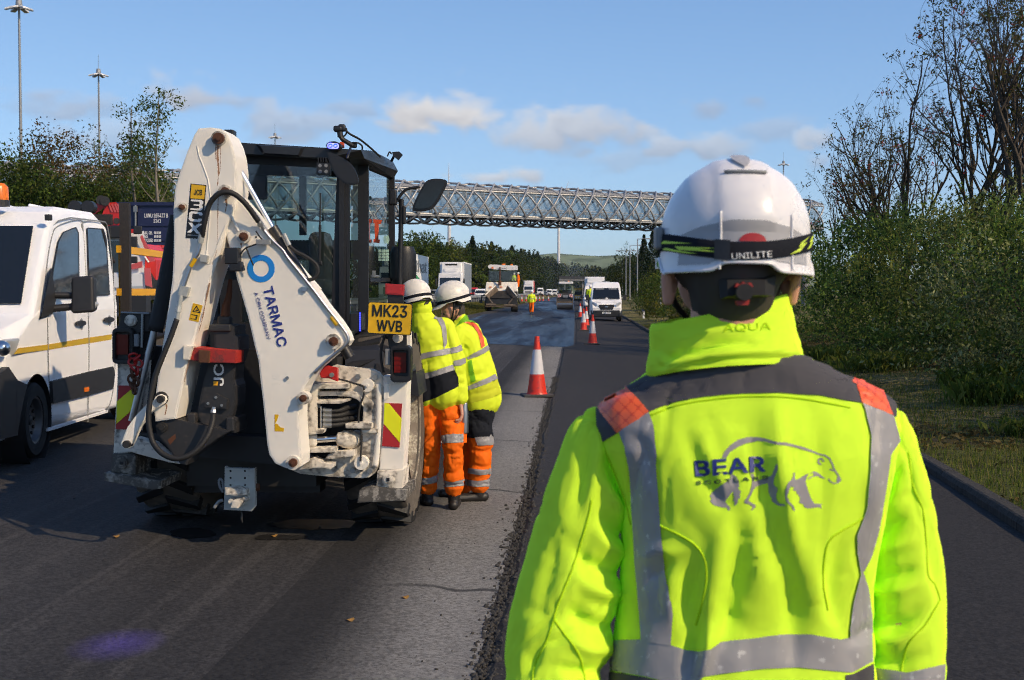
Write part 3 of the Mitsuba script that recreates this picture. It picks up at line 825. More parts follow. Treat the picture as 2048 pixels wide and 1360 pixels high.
tail(223, 656, 264, 728, (232, 669, 256, 713), DF - .1, (267, 668, 276, 693))
tail(780, 691, 821, 765, (788, 705, 812, 746), DF - .1, (770, 698, 780, 730))
lp = part(L, 'lamp_bracket', pl(((241, 624), (300, 627), (302, 662), (262, 668), (236, 660)), DF - .03, .05, bev=.006), 'black_plastic')
part(lp, 'round_lamp', cat([disc(260, 641, DF - .06, 11.5, .05), disc(260, 641, DF - .075, 6.5, .03)]), 'cream_grimy', 40)
part(lp, 'strut', cat([rod(W(285, 628, DF - .05), W(283, 695, DF - .05), .009), rod(W(242, 625, DF - .05), W(298, 627, DF - .05), .006)]), 'zinc')
part(L, 'light_bracket', pl(((236, 655), (305, 655), (300, 720), (240, 724)), DF + .04, .1), 'black_plastic')
lp = part(L, 'lamp_bracket', pl(((773, 660), (812, 662), (812, 696), (778, 700)), DF - .03, .08, bev=.006), 'black_plastic')
part(lp, 'round_lamp', cat([disc(795, 676, DF - .06, 10, .05), disc(795, 676, DF - .07, 6, .03)]), 'cream_grimy', 40)
part(L, 'light_post', pl(((810, 664), (820, 664), (820, 696), (810, 690)), DF + .02, .1), 'cream_paint')
part(L, 'lamp_cable', tube(curve([W(x, y, DF - .04) for x, y in ((772, 668), (764, 690), (762, 715), (767, 745))]), .009, 8), 'black_rubber', True)
q = part(L, 'number_plate', pl([tuple(x) for x in Polygon(((736, 603), (825, 607), (822, 671), (734, 667))).buffer(-4).buffer(4, 4).exterior.coords][:-1], DF - .15, .012), 'ink_black', label='yellow number plate reading MK23 WVB')
part(q, 'yellow_field', pl([tuple(x) for x in Polygon(((737.5, 604.5), (823.5, 608.5), (820.5, 669.5), (735.5, 665.5))).buffer(-4).buffer(4, 4).exterior.coords][:-1], DF - .153, .003), 'plate_yellow')
part(q, 'lettering', text_px('MK23', (744, 632), (814, 634.5), DF - .1555, 22.5), 'ink_black')
part(q, 'lettering', text_px('WVB', (753, 661), (804, 663.5), DF - .1555, 21), 'ink_black')
q = part(L, 'brake_lamp', pl(((775, 588), (806, 590), (806, 606), (775, 606)), DF - .12, .05, bev=.005), 'black_plastic')
part(q, 'red_lens', pl(((770, 567), (807, 569), (806, 591), (770, 589)), DF - .14, .06, bev=.01), 'reflective_red')
part(L, 'lifting_chain', cat([trimesh.creation.torus(.026, .008, 12, 6, transform=frame(W(x, y, DF - .12), *np.linalg.qr(np.random.RandomState(k).randn(3, 3))[0])) for k, (x, y) in enumerate(((266, 712), (274, 716), (265, 724), (277, 727), (266, 738), (274, 742)))]), 'red_paint', True, label='red and rusty lifting chain')
part(L, 'lifting_chain', cat([trimesh.creation.torus(.028, .009, 12, 6, transform=frame(W(x, y, DF - .12), *np.linalg.qr(np.random.RandomState(k + 40).randn(3, 3))[0])) for k, (x, y) in enumerate(((264, 746), (272, 750), (264, 758), (272, 763), (267, 772), (268, 779)))]), 'rust', True)
# tow hitch
h = part(L, 'tow_hitch', pl(((449, 933), (454, 936), (505, 938), (509, 936), (510, 1013), (502, 1023), (447, 1020)), DF - .15, .05, bev=.008), 'grimy_zinc', label='galvanised tow hitch plate with bolt holes')
part(h, 'bolt_hole', cat([disc(x, y, DF - .153, 2, .006) for x in (461, 490) for y in (942, 956, 970)]), 'ink_black')
part(h, 'jaw', cat([pl(Z3([(995, 945), (1080, 940), (1165, 960), (1170, 1000), (1090, 1010), (1000, 1000)]), DF - .24, .1, bev=.01), pl(Z3([(1060, 1045), (1125, 1035), (1140, 1060), (1100, 1110), (1040, 1105)]), DF - .28, .14, bev=.01), disc(487, 1000, DF - .26, 5, .1), disc(461, 1003, DF - .22, 5, .1)]), 'cream_grimy')
part(h, 'bolt', cat([rod(W(508, 974, DF - .1), W(519, 975, DF - .1), .02), rod(W(512, 974, DF - .1), W(517, 975, DF - .1), .028, n=6)]), 'rust')
part(h, 'rope_loop', cat([tube(curve([W(x, y, DF - .1) for x, y in ((447, 985), (440, 974), (438, 962), (442, 958), (446, 966), (447, 980))]), .009, 8), tube(curve([W(x, y, DF - .16) for x, y in ((446, 1000), (437, 1004), (428, 1016))]), .011, 8)]), 'grey_paint', True)
part(h, 'rag', tube([W(x, y, DF - .12) for x, y in ((482, 1022), (484, 1030), (483, 1038), (485, 1045))], [.004, .007, .009, .004], 6), 'dark_metal')
# ---- cab
def quad(pts, thick=.004):
    P = np.array(pts)
    n = np.cross(P[1] - P[0], P[2] - P[0])
    n /= np.linalg.norm(n)
    return TM(np.vstack([P]), [[0, 1, 2], [0, 2, 3]])


def slab(pts, t):
    """a plate through the four or more points, t thick"""
    P = np.array(pts, float)
    n = np.cross(P[1] - P[0], P[2] - P[0])
    n /= np.linalg.norm(n)
    return man(m3.Manifold.hull_points(np.vstack([P, P + n * t]).tolist()))


def bar(a, b_, w, t, up=(0, 1, 0)):
    a, b_ = np.array(a, float), np.array(b_, float)
    e = (b_ - a) / np.linalg.norm(b_ - a)
    s = np.cross(e, up)
    s /= np.linalg.norm(s)
    n = np.cross(s, e)
    return man(m3.Manifold.hull_points([tuple(q + s * i * w / 2 + n * j * t / 2) for q in (a, b_) for i in (-1, 1) for j in (-1, 1)]))


# its corners, from the ground up: rear wall, slanted corner, right side
RL, RR, SR, FR = (lambda y: W(462 + (y - 300) * -.06, y, DC)), (lambda y: W(684, y, DC)), (lambda y: W(727, y, DC + .42)), (lambda y: W(783, y + (y - 585) * -.0, DC + 1.75))
def cabz(z, f):        # the point of corner f at height z
    lo, hi = 100., 900.
    for _ in range(40):
        m = (lo + hi) / 2
        lo, hi = (lo, m) if f(m)[2] < z else (m, hi)
    return f(lo)
LEFTW = -1.16
def sh(p, dx):
    return np.array(p) + [dx, 0, .06 * -dx]
roof = [W(455, 284, DC - .22), W(655, 296, DC - .22), W(722, 300, DC - .18), W(462, 306, DC - .22), W(655, 316, DC - .22), W(729, 317, DC - .1), W(742, 301, DC + .2), W(736, 322, DC + .15), W(766, 312, DC + .9), W(786, 323, DC + 1.75), W(796, 342, DC + 1.7), W(787, 357, DC + 1.72)]
roof += [sh(W(742, 301, DC + .2), LEFTW), sh(W(786, 323, DC + 1.75), LEFTW), sh(W(787, 357, DC + 1.72), LEFTW + .05)]
ro = part(L, 'cab_roof', man(m3.Manifold.hull_points([tuple(p) for p in roof])), 'cab_plastic', 25)
part(ro, 'rear_panel', man(m3.Manifold.hull_points([tuple(W(x, y, d)) for x, y, d in ((512, 289, DC - .225), (609, 294, DC - .225), (600, 313, DC - .23), (526, 309, DC - .23), (520, 291, DC - .26), (602, 295, DC - .26), (596, 310, DC - .26), (530, 306, DC - .26))])), 'cab_plastic')
part(ro, 'roof_lamp', cat([bx(W(460, 268, DC - .2), (.07, .1, .05), 0, .008), rod(W(469, 272, DC - .2), W(470, 285, DC - .2), .006)]), 'black_plastic')
rear = ((466, 304), (694, 312), (690, 692), (476, 690))
win = ((485, 329), (490, 326), (670, 336), (674, 341), (660, 672), (480, 672))
part(L, 'cab_rear_frame', pl(rear, DC, .05, [win]), 'black_plastic')
part(L, 'rear_window', pl(win, DC + .02, .0005).copy() if False else quad([W(485, 327, DC + .03), W(673, 337, DC + .03), W(660, 672, DC + .03), W(480, 672, DC + .03)]), 'clear_pane')
ws = lambda f, a, b_, g, c: [f(a), f(b_), g(c[1]), g(c[0])]
part(L, 'corner_post', cat([bar(RR(310), RR(695), .035, .05), bar(RR(312) + [.04, .03, 0], RR(695) + [.04, .03, 0], .02, .04)]), 'black_plastic')
part(L, 'quarter_window', quad([RR(315) + [.06, .03, 0], SR(320) - [.02, .02, 0], SR(690) - [.02, .02, 0], RR(690) + [.06, .03, 0]]), 'clear_pane')
part(L, 'corner_post', bar(SR(315), SR(745), .075, .06), 'black_plastic')
part(L, 'corner_post', bar(W(783, 345, DC + 1.72), W(784, 640, DC + 1.72), .05, .07), 'black_plastic')
part(L, 'corner_post', bar(sh(W(783, 345, DC + 1.72), -1.25), sh(W(784, 640, DC + 1.72), -1.25), .05, .07), 'black_plastic')
part(L, 'corner_post', bar(W(440, 310, DC + .1), W(418, 690, DC + .1), .12, .08), 'black_plastic')
part(L, 'door_rail', cat([bar(SR(322) + [.05, .1, 0], W(778, 350, DC + 1.68), .05, .05), bar(SR(560) + [.03, .06, 0], W(782, 560, DC + 1.68), .03, .03)]), 'black_plastic')
part(L, 'side_window', quad([SR(325) + [.012, .04, 0], W(781, 350, DC + 1.70), W(782, 640, DC + 1.70), SR(690) + [.012, .04, 0]]), 'clear_pane')
part(L, 'windscreen', quad([W(596, 352, DC + 1.72) - [.55, 0, 0], W(780, 352, DC + 1.72), W(780, 600, DC + 1.72), W(596, 600, DC + 1.72) - [.55, 0, 0]]), 'clear_pane')
part(L, 'windscreen_frame', cat([bx(W(620, 338, DC + 1.66), (1.3, .06, .10)), bar(W(606, 340, DC + 1.6), W(606, 470, DC + 1.6), .055, .05), bx(W(590, 500, DC + 1.6), (1.3, .1, .16))]), 'black_plastic')
part(L, 'sun_blind', quad([W(480, 325, DC + .5), W(676, 333, DC + .5), W(674, 354, DC + .5), W(480, 350, DC + .5)]), 'fender')
part(L, 'seat', cat([bx(W(641, 520, DC + .55), (.17, .14, .42), 0, .05), bx(W(625, 575, DC + .5), (.30, .40, .12), 0, .04), bx(W(590, 590, DC + .9), (.5, .12, .3), 0, .05)]), 'seat_grey', 40)
part(L, 'cab_interior', cat([bx(W(500, 610, DC + .8), (.45, 1.2, .55)), bx(W(600, 640, DC + .8), (1.1, 1.5, .12)), bx(W(510, 372, DC + 1.3), (.2, .05, .22), 0, .02), bx(W(500, 480, DC + 1.2), (.2, .3, .5), 0, .06)]), 'fender')
part(L, 'cab_lower_panel', cat([pl(((440, 560), (480, 560), (480, 690), (690, 692), (690, 720), (440, 720)), DC - .03, .06), pl(((420, 640), (545, 650), (560, 900), (420, 900)), DC - .02, .1)]), 'black_plastic')
part(L, 'side_panel', slab([SR(690), W(783, 640, DC + 1.7), W(783, 760, DC + 1.7), SR(745)], -.05), 'black_plastic')
part(L, 'wiper', cat([rod(W(641, 386, DC - .03), W(639.5, 470, DC - .04), .006), rod(W(640, 450, DC - .04), W(639, 524, DC - .03), .010), bx(W(639, 526, DC - .02), (.04, .03, .03), 0, .006)]), 'black_plastic')
part(L, 'escape_hammer', cat([pl(((749, 446), (757, 446), (756, 480), (750, 480)), DC + .75, .02), pl(((746, 438), (763, 440), (760, 448), (747, 446)), DC + .75, .03), pl(((747, 478), (759, 479), (758, 486), (747, 485)), DC + .75, .03)]), 'hammer_red')
part(L, 'window_label', cat([pl(((765 + 7 * a, 499 + 6 * c), (771 + 7 * a, 499 + 6 * c), (771 + 7 * a, 504 + 6 * c), (765 + 7 * a, 504 + 6 * c)), DC + 1.3, .002) for a in range(2) for c in range(4)] + [pl([(775 + 3.5 * math.cos(t), 479 + 9 * math.sin(t)) for t in np.linspace(0, 6.2, 16)], DC + 1.45, .002)]), 'pane_label')
part(L, 'door_handle', cat([bx(W(748, 548, DC + .6), (.02, .05, .05)), rod(W(744, 552, DC + .58), W(757, 553, DC + .8), .01)]), 'zinc')
part(L, 'grab_rail', cat([rod(W(803, 400, DC + .9), W(799, 575, DC + .9), .019), rod(W(803, 402, DC + .9), W(786, 396, DC + 1.2), .016), bx(W(808, 430, DC + .9), (.03, .05, .14), 0, .01), rod(W(799, 575, DC + .9), W(786, 580, DC + 1.2), .016)]), 'black_plastic', True)
part(L, 'side_box', bx(W(786, 395, DC + .9), (.06, .09, .12), 0, .012), 'black_plastic', 40)
part(L, 'air_cleaner', lathe([(0, -.16), (.09, -.16), (.11, -.1), (.11, .1), (.09, .16), (0, .16)], 16, frame(W(806, 532, DC + 1.6), [1, 0, 0], [0, 1, 0], [0, 0, 1])), 'black_plastic', 40)
mi_ = part(L, 'wing_mirror', pl(smooth_poly(Z6([(1445, 512), (1540, 512), (1572, 545), (1500, 690), (1435, 757), (1315, 767), (1298, 742), (1335, 650), (1395, 545)]), 3), DC + .5, .05, bev=.012), 'black_plastic')
part(mi_, 'glass', pl(smooth_poly(Z6([(1450, 528), (1530, 528), (1553, 552), (1488, 682), (1430, 740), (1330, 748), (1318, 735), (1350, 655), (1408, 552)]), 3), DC + .495, .003), 'dark_glass')
part(mi_, 'arm', tube(curve([W(x, y, DC + .7) for x, y in ((795, 400), (803, 388), (815, 378), (840, 374))]), .011, 8), 'black_plastic', True)
sm = smooth_poly([(655, 304), (676, 311), (694, 321), (708, 337), (716, 358), (714, 367), (700, 370), (684, 364), (669, 348), (658, 325)], 3)
mi_ = part(L, 'rear_mirror', cat([pl(sm, DC - .42, .03, bev=.012)]), 'black_plastic')
part(mi_, 'arm', tube(curve([W(x, y, DC - q) for x, y, q in ((694, 318, .43), (697, 308, .4), (701, 296, .3))]), .009, 8), 'black_plastic', True)
wl = part(L, 'work_lamp', cat([pl(((633, 325), (660, 326), (659, 350), (632, 348)), DC - .3, .06, bev=.006)] + [bx(W(x, 320, DC - .26), (.006, .06, .035)) for x in (638, 643, 648, 653)]), 'black_plastic')
part(wl, 'lens', cat([disc(x, y, DC - .303, 3.6, .005, n=12) for x in (640, 652) for y in (331, 343)]), 'grey_paint')
# lit blue warning lamp on the roof
bl = part(L, 'warning_beacon', pl([(666 + 14.5 * math.cos(t), 291 + 9 * math.sin(t)) for t in np.linspace(0, 2 * np.pi, 24)[:-1]], DC - .32, .09, bev=.01), 'black_plastic')
key = part(bl, 'blue_lens', pl(list(LineString([(660, 291.3), (672, 292)]).buffer(5.6, 6).exterior.coords)[:-1], DC - .326, .006), 'ink_blue', label='lit blue beacon lens')
scene[key]['emitter'] = {'type': 'area', 'radiance': {'type': 'rgb', 'value': [.22, .22, 2.2]}}
lamp_at, spot_at = W(656, 300, DC - .5), G(238, 1287)
scene['beacon_beam'] = {'type': 'spot', 'to_world': T().look_at(origin=lamp_at.tolist(), target=spot_at.tolist(), up=[0, 0, 1]), 'cutoff_angle': 3.4, 'beam_width': .1, 'intensity': {'type': 'rgb', 'value': [5.0, 2.4, 26.0]}}
part(bl, 'inner_ring', cat([tube([W(x + 3.6 * math.cos(t), 291.5 + 3.2 * math.sin(t), DC - .329) for t in np.linspace(0, 6.283, 12)], .004, 5) for x in (661, 671)]), 'ring_blue')
part(L, 'amber_lamp', bx(W(684, 290, DC - .1), (.03, .04, .04), 0, .006), 'hammer_red')
led = part(L, 'led_strip', pl(((717, 624), (723, 624), (723, 664), (717, 664)), DC - .05, .02), 'ink_black')
key = part(led, 'blue_leds', cat([bx(W(720, y, DC - .055), (.010, .006, .010)) for y in np.arange(627, 662, 4.2)]), 'ink_blue', label='row of lit blue diodes')
scene[key]['emitter'] = {'type': 'area', 'radiance': {'type': 'rgb', 'value': [.05, .06, 2.6]}}
part(L, 'camera_pod', cat([bx(W(676, 258, DC - .2), (.06, .06, .04), 0, .012), bx(W(684, 256, DC - .2), (.05, .05, .05), 0, .012), rod(W(679, 258, DC - .2), W(681, 274, DC - .2), .02), tube(curve([W(x, y, DC - .2) for x, y in ((681, 272), (686, 279), (697, 286), (706, 292))]), .016, 8), bx(W(708, 290, DC - .18), (.04, .04, .04), 0, .01)]), 'black_plastic', 40)
part(L, 'cable', cat([tube(curve([W(x, y, DC + q) for x, y, q in pp]), .006 if k else .008, 6) for k, pp in enumerate(([(688, 258, -.2), (700, 268, -.2), (720, 279, -.1), (740, 295, .1), (760, 313, .3)], [(688, 256, -.2), (693, 258, -.2), (692, 268, -.2), (686, 274, -.2)], [(706, 286, -.2), (716, 286, -.2), (724, 292, -.15), (724, 302, -.1)], [(783, 308, 1.0), (779, 304, 1.0), (775, 312, .9)]))]), 'black_rubber', True)
part(L, 'side_lamp', cat([man(m3.Manifold.hull_points([tuple(W(x, y, DC + q)) for x, y, q in ((784, 304, .9), (797, 303, .9), (806, 310, .9), (797, 321, .9), (786, 312, .9), (788, 304, 1.0), (800, 304, 1.0), (803, 312, 1.0))])), rod(W(788, 312, .95 + DC), W(783, 322, DC + 1), .01)]), 'black_plastic')
# fender, body, bonnet, loader bucket in front
part(L, 'fender', cat([man(m3.Manifold.hull_points([tuple(W(x, y, d)) for x, y, d in ((690, 700, 9.0), (760, 700, 9.0), (832, 740, 9.3), (772, 760, 8.9), (690, 760, 8.9), (730, 640, 9.8), (825, 700, 9.9), (835, 770, 9.5))])), pl(((816, 752), (832, 745), (838, 792), (816, 790)), 9.25, .5)]), 'fender')
cx = -1.77
part(L, 'chassis', cat([bx((cx + .02, 9.6, .62), (.9, 1.7, .4), -AY), bx((cx + .1, 11.2, .75), (.7, 2.2, .35), -AY), bx((cx, 9.4, 1.05), (1.2, 1.2, .5), -AY)]), 'dark_metal')
part(L, 'bonnet', bx((cx + .12, 11.6, 1.25), (.9, 1.6, .55), -AY, .05), 'cream_paint', 40)
part(L, 'front_bucket', ext(Polygon([(0, 0), (.75, .06), (.8, .12), (.2, .25), (.1, .9), (0, .9)]), 1.9, frame(np.array([cx + .1 + .95, 13.2, gz(cx, 13.2) + .1]), RD, [0, 0, 1], -RX)), 'cream_grimy')
part(L, 'loader_arm', cat([bar((cx + .1 + s * .62, 10.6, 1.6), (cx + .2 + s * .62, 13.2, .5), .1, .2) for s in (-1, 1)]), 'cream_paint')


def big_wheel(parent, c, R, w, lugs, rim_r, name='wheel', tread='black_rubber', rim='cream_grimy'):
    """wheel whose axle runs across the road; c is its centre"""
    M = frame(c, RD, [0, 0, 1], RX)
    h_ = w / 2
    prof = [(rim_r, -h_ * .7), (rim_r + .02, -h_ * .95), (R * .80, -h_ * 1.04), (R * .93, -h_ * .98), (R * .965, -h_ * .8), (R * .972, 0), (R * .965, h_ * .8), (R * .93, h_ * .98), (R * .80, h_ * 1.04), (rim_r + .02, h_ * .95), (rim_r, h_ * .7)]
    t = part(parent, name, lathe(prof, 48, M), 'tyre_dust', 35)
    ms = []
    for i in range(lugs):
        for s in (-1, 1):
            a0 = 2 * np.pi * (i + .5 * (s > 0)) / lugs
            P = []
            for q, zz in ((0.0, 0.02 * h_), (.55 / lugs * 6.28, .98 * h_)):
                for da in (0, .34 / lugs * 6.28):
                    for rr in (R * .95, R):
                        a = a0 + q + da
                        P.append(M[:3, :3] @ [rr * math.cos(a), rr * math.sin(a), s * zz] + M[:3, 3])
            a = a0 + .55 / lugs * 6.28
            for da in (0, .34 / lugs * 6.28):
                P.append(M[:3, :3] @ [R * .88 * math.cos(a + da), R * .88 * math.sin(a + da), s * 1.03 * h_] + M[:3, 3])
            ms.append(man(m3.Manifold.hull_points([tuple(x) for x in P])))
    part(t, 'tread', cat(ms), tread)
    part(t, 'rim', cat([lathe([(0, h_ * .25), (rim_r * .35, h_ * .25), (rim_r * .4, h_ * .4), (rim_r * .8, h_ * .1), (rim_r * .9, h_ * .6), (rim_r + .03, h_ * .97), (rim_r + .035, h_ * 1.0), (rim_r + .01, h_ * .7), (rim_r * .9, -h_ * .7), (0, -h_ * .7)], 36, M)]), rim, 35)
    return t


worn('scuffed_rim', (.16, .13, .10), (.62, .58, .45), .62, 7.0, .6, streak=1.0)
R = .705
for s, (x, y) in enumerate(((-.725 - .205, 9.44), (-2.61 + .205, 9.40))):
    big_wheel(L, np.array([x, y, float(gz(x, y)) + R]), R, .42, 20, .37, rim='scuffed_rim')
for x, y in ((-.78 - .17, 11.62), (-2.55 + .17, 11.62)):
    big_wheel(L, np.array([x + .02, y, float(gz(x, y)) + .52]), .52, .34, 18, .28, rim='scuffed_rim')
# ================================================================ PEOPLE
def cloth(name, col, rough=.75, weave=0.0, **k):
    def fn(p, n, uv):
        a = fbm(p.x * 9, p.y * 9, p.z * 7, 3)
        return mi.Color3f(col) * (.93 + .14 * a)
    mat(name, tex(fn), rough, spec=.15, **k)


cloth('lime_cloth', (.61, .93, .045), .85)
cloth('lime_seam', (.46, .72, .010), .7)
cloth('yellow_cloth', (.68, .82, .035), .65, sheen=.3)
cloth('dull_yellow_cloth', (.52, .56, .03), .75)
cloth('green_cloth', (.16, .42, .02), .7)
cloth('charcoal_cloth', (.072, .070, .080), .8)
cloth('navy_cloth', (.012, .014, .020), .85)
cloth('orange_cloth', (.86, .15, .008), .7)
cloth('grey_green_print', (.28, .27, .29), .6)


def tape_col(p, n, uv):
    a = fbm(p.x * 95, p.y * 95, p.z * 70, 3)
    return mix((.28, .275, .285), (.46, .46, .46), smoothstep(.66, .80, a)) * (.9 + .2 * noise(p.x * 9, p.y * 9, p.z * 9))


mat('silver_tape', tex(tape_col), .5, spec=.5)


def orange_tape(p, n, uv):
    a = dr.abs(dr.sin((p.x + p.z) * 160)) * dr.abs(dr.sin((p.x - p.z) * 160))
    return mix((.62, .055, .012), (.80, .12, .03), smoothstep(.0, .25, a))


mat('orange_tape', tex(orange_tape), .4, clearcoat=.6, clearcoat_gloss=.8)
mat('skin', (.60, .31, .22), .5, spec=.4, flatness=.4)
mat('hair', (.045, .038, .034), .75)
mat('boot', (.016, .014, .013), .5)
mat('helmet_shell', (.70, .69, .71), .28, clearcoat=.6, clearcoat_gloss=.92)
worn('helmet_used', (.74, .71, .66), (.30, .26, .20), .4, 14.0, .4, streak=1.0)
mat('sticker_grey', (.36, .36, .38), .4)
mat('strap_print', (.55, .72, .06), .6)
mat('eye', (.02, .015, .012), .2)


def caster(mesh):
    return trimesh.ray.ray_pyembree.RayMeshIntersector(mesh) if hasattr(trimesh.ray, 'ray_pyembree') else mesh.ray


def lay(rm, mesh, P2, off, toward=None):
    """points P2 (pixels) laid on the mesh as seen along the sight lines, off metres proud of it"""
    D = np.array([[*(lambda a: (a[0], 1.0, a[1]))(aim(x, y))] for x, y in P2])
    D /= np.linalg.norm(D, axis=1, keepdims=True)
    O = np.repeat([[0, 0, H]], len(D), 0).astype(float)
    tri = rm.intersects_first(O, D)
    ok = tri >= 0
    n = mesh.face_normals[np.maximum(tri, 0)]
    a = mesh.triangles[np.maximum(tri, 0)][:, 0]
    t = ((a - O) * n).sum(1) / np.where(np.abs((D * n).sum(1)) < 1e-6, 1e-6, (D * n).sum(1))
    p = O + D * t[:, None]
    if (~ok).any():
        miss = np.where(~ok)[0]
        dd = np.median(t[ok]) if ok.any() else 2
        q, _, ti = trimesh.proximity.closest_point(mesh, O[miss] + D[miss] * dd)
        p[miss] = q
        n[miss] = mesh.face_normals[ti]
    return p + n * np.reshape(off, (-1, 1))


def patch(parent, name, on, poly, m, off=.002, step=7.0, label=None):
    """a piece of cloth or tape sewn on the mesh, its outline poly in pixels"""
    rm, mesh = on
    if not hasattr(poly, 'area'):
        poly = Polygon(poly)
    poly = poly.buffer(0)
    vv, ff, n = [], [], 0
    for g in getattr(poly, 'geoms', [poly]):
        v, f = trimesh.creation.triangulate_polygon(g, engine='earcut')
        if len(f) == 0:
            continue
        v3 = np.column_stack([v, np.zeros(len(v))])
        v3, f = trimesh.remesh.subdivide_to_size(v3, f, step, 20)
        t = TM(v3, f)
        t.merge_vertices()
        vv.append(t.vertices[:, :2])
        ff.append(t.faces + n)
        n += len(t.vertices)
    v, f = np.vstack(vv), np.vstack(ff)
    p = lay(rm, mesh, v, off)
    a = np.cross(p[f[:, 1]] - p[f[:, 0]], p[f[:, 2]] - p[f[:, 0]])
    flip = a[:, 1] > 0
    f = np.where(flip[:, None], f[:, ::-1], f)
    return part(parent, name, TM(p, f), m, True, label)


def print_text(parent, on, s, a, b, hpx, m, off=.0012, bold=True, name='lettering', label=None):
    t = meshkit.text_mesh(s, 1.0, .2, bold)
    v = t.vertices.copy()
    v[:, 0] -= v[:, 0].min()
    w = v[:, 0].max()
    a, b = np.array(a, float), np.array(b, float)
    e = (b - a) / np.linalg.norm(b - a)
    up = np.array([e[1], -e[0]])
    P2 = a + v[:, :1] / w * (b - a) + v[:, 1:2] * hpx * up
    p = lay(*on, P2, np.where(v[:, 2] > .1, off + .0012, off - .001))
    return part(parent, name, TM(p, t.faces), m, False, label)


def seam(parent, on, pts, r, m, name='seam', off=.0005):
    q = curve(np.array(pts, float), 8)
    return part(parent, name, tube(lay(*on, q, off), r * .75, 6), m, True)


def folds(P2, lines):
    """sum of soft ridges (amp > 0) and creases along polylines, in metres, at the pixels P2"""
    out = np.zeros(len(P2))
    for amp, w, pts in lines:
        pts = curve(np.array(pts, float), 4)
        best = np.full(len(P2), 1e9)
        par = np.zeros(len(P2))
        for k in range(len(pts) - 1):
            a, d = pts[k], pts[k + 1] - pts[k]
            t = np.clip(((P2 - a) @ d) / (d @ d), 0, 1)
            r = np.linalg.norm(P2 - a - t[:, None] * d, axis=1)
            m = r < best
            best = np.where(m, r, best)
            par = np.where(m, (k + t) / (len(pts) - 1), par)
        out += amp * np.exp(-(best / w) ** 2) * np.sin(np.clip(par * .9 + .05, 0, 1) * np.pi) ** .6
    return out


def to_px(p):
    p = np.asarray(p)
    x, y, z = p[:, 0], p[:, 1], p[:, 2] - H
    fz = y * CP - z * SP
    return np.stack([1024 + F * x / fz, 680 - F * (y * SP + z * CP) / fz], 1)


def drape(m, lines, amp, seed, sc=(14, 14, 6), crease=.004):
    """cloth folds: the mesh pushed in and out along its normals"""
    n = m.vertex_normals
    d = folds(to_px(m.vertices), lines) + amp * (meshkit.fbm(m.vertices * sc + seed, 4, seed) - .5)
    q = m.vertices * np.array(sc) * 1.5 + 2.2 * meshkit.fbm(m.vertices * sc * .7 + 40, 2, seed + 3)[:, None]
    d -= crease * np.clip(1 - np.abs(2 * meshkit.noise(q, seed + 7) - 1) * 2.2, 0, 1) ** 2 * np.clip(meshkit.noise(m.vertices * 9, seed + 9) * 2 - .7, 0, 1)
    if crease > .003:
        q = m.vertices * np.array(sc) * 3.4 + 2.6 * meshkit.fbm(m.vertices * sc * 1.3 + 60, 2, seed + 4)[:, None]
        d -= crease * .34 * np.clip(1 - np.abs(2 * meshkit.noise(q, seed + 17) - 1) * 2.0, 0, 1) ** 2 * np.clip(meshkit.noise(m.vertices * 7 + 3, seed + 19) * 2.4 - .8, 0, 1)
    return TM(m.vertices + n * d[:, None], m.faces)


def helmet(parent, c, fwd, up, mats, s=1.0, rear=True, ridge=True, name='helmet', n=96):
    """safety helmet whose rim stands at c; returns its key and a function of (angle from the back, height, offset)"""
    fwd, up = np.array(fwd, float), np.array(up, float)
    up /= np.linalg.norm(up)
    fwd = fwd - up * (fwd @ up)
    fwd /= np.linalg.norm(fwd)
    rt = np.cross(fwd, up)
    M = frame(c, rt * s, fwd * s, up * s)
    A, B = .119, .140

    HD = .121

    def pt(phi, z, off=0.0):
        k = 1.0 if z < .065 else max(1 - ((z - .065) / HD) ** 2.15, 0) ** .5
        k *= 1 + (.035 * (1 - z / .065) ** 2 if z < .065 else 0)
        x, y = A * k * math.sin(phi), -B * k * math.cos(phi)
        w = abs((phi + math.pi) % (2 * math.pi) - math.pi)
        o = off
        if ridge and z > .062:
            zz = min((z - .062) / .02, 1)
            o += zz * (.0035 * (1 / (1 + math.exp((abs(x) - .043) / .0016))) + .0016 * (1 / (1 + math.exp((abs(x) - .088) / .0016))))
        if w > 2.3 and z < .03:            # peak over the brow
            f = (w - 2.3) / .84
            y += (.045 * f * (2 - f)) * (1 - z / .03)
        q = np.array([x, y, z])
        nn = np.array([x / A ** 2, y / B ** 2, max(z - .05, 0) / HD ** 2 * (z > .065)])
        nn /= np.linalg.norm(nn) + 1e-9
        return M[:3, :3] @ (q + nn * o) + M[:3, 3]

    def low(phi):
        w = abs((phi + math.pi) % (2 * math.pi) - math.pi)
        x = math.sin(phi)
        if w < 1.2:
            return .0 + .013 * (1 / (1 + math.exp((abs(x) - .36) / .03)))
        return .026 * (smooth_np(1.2, 1.6, w) - smooth_np(2.1, 2.6, w)) - .002

    zs = np.concatenate([np.linspace(0, .062, 7), [.0645, .068, .072], np.linspace(.08, .185, 18), [.187, .1885, .18899]])
    rings = [[pt(ph, (low(ph) + (.062 - low(ph)) * z / .062) if z < .062 else z, 0) for ph in np.arange(n) * 2 * np.pi / n] for z in zs]
    outer = np.array(rings)
    inner = [[pt(ph, (low(ph) + (.062 - low(ph)) * z / .062) if z < .062 else z, -.005) for ph in np.arange(n) * 2 * np.pi / n] for z in (.14, .08, .062, .03, 0)]
    inner.append(list(outer[0]))
    skin_ = loft(inner + rings[1:] if False else [*inner, *rings[1:]], True)
    return part(parent, name, skin_, mats, 40), pt, low


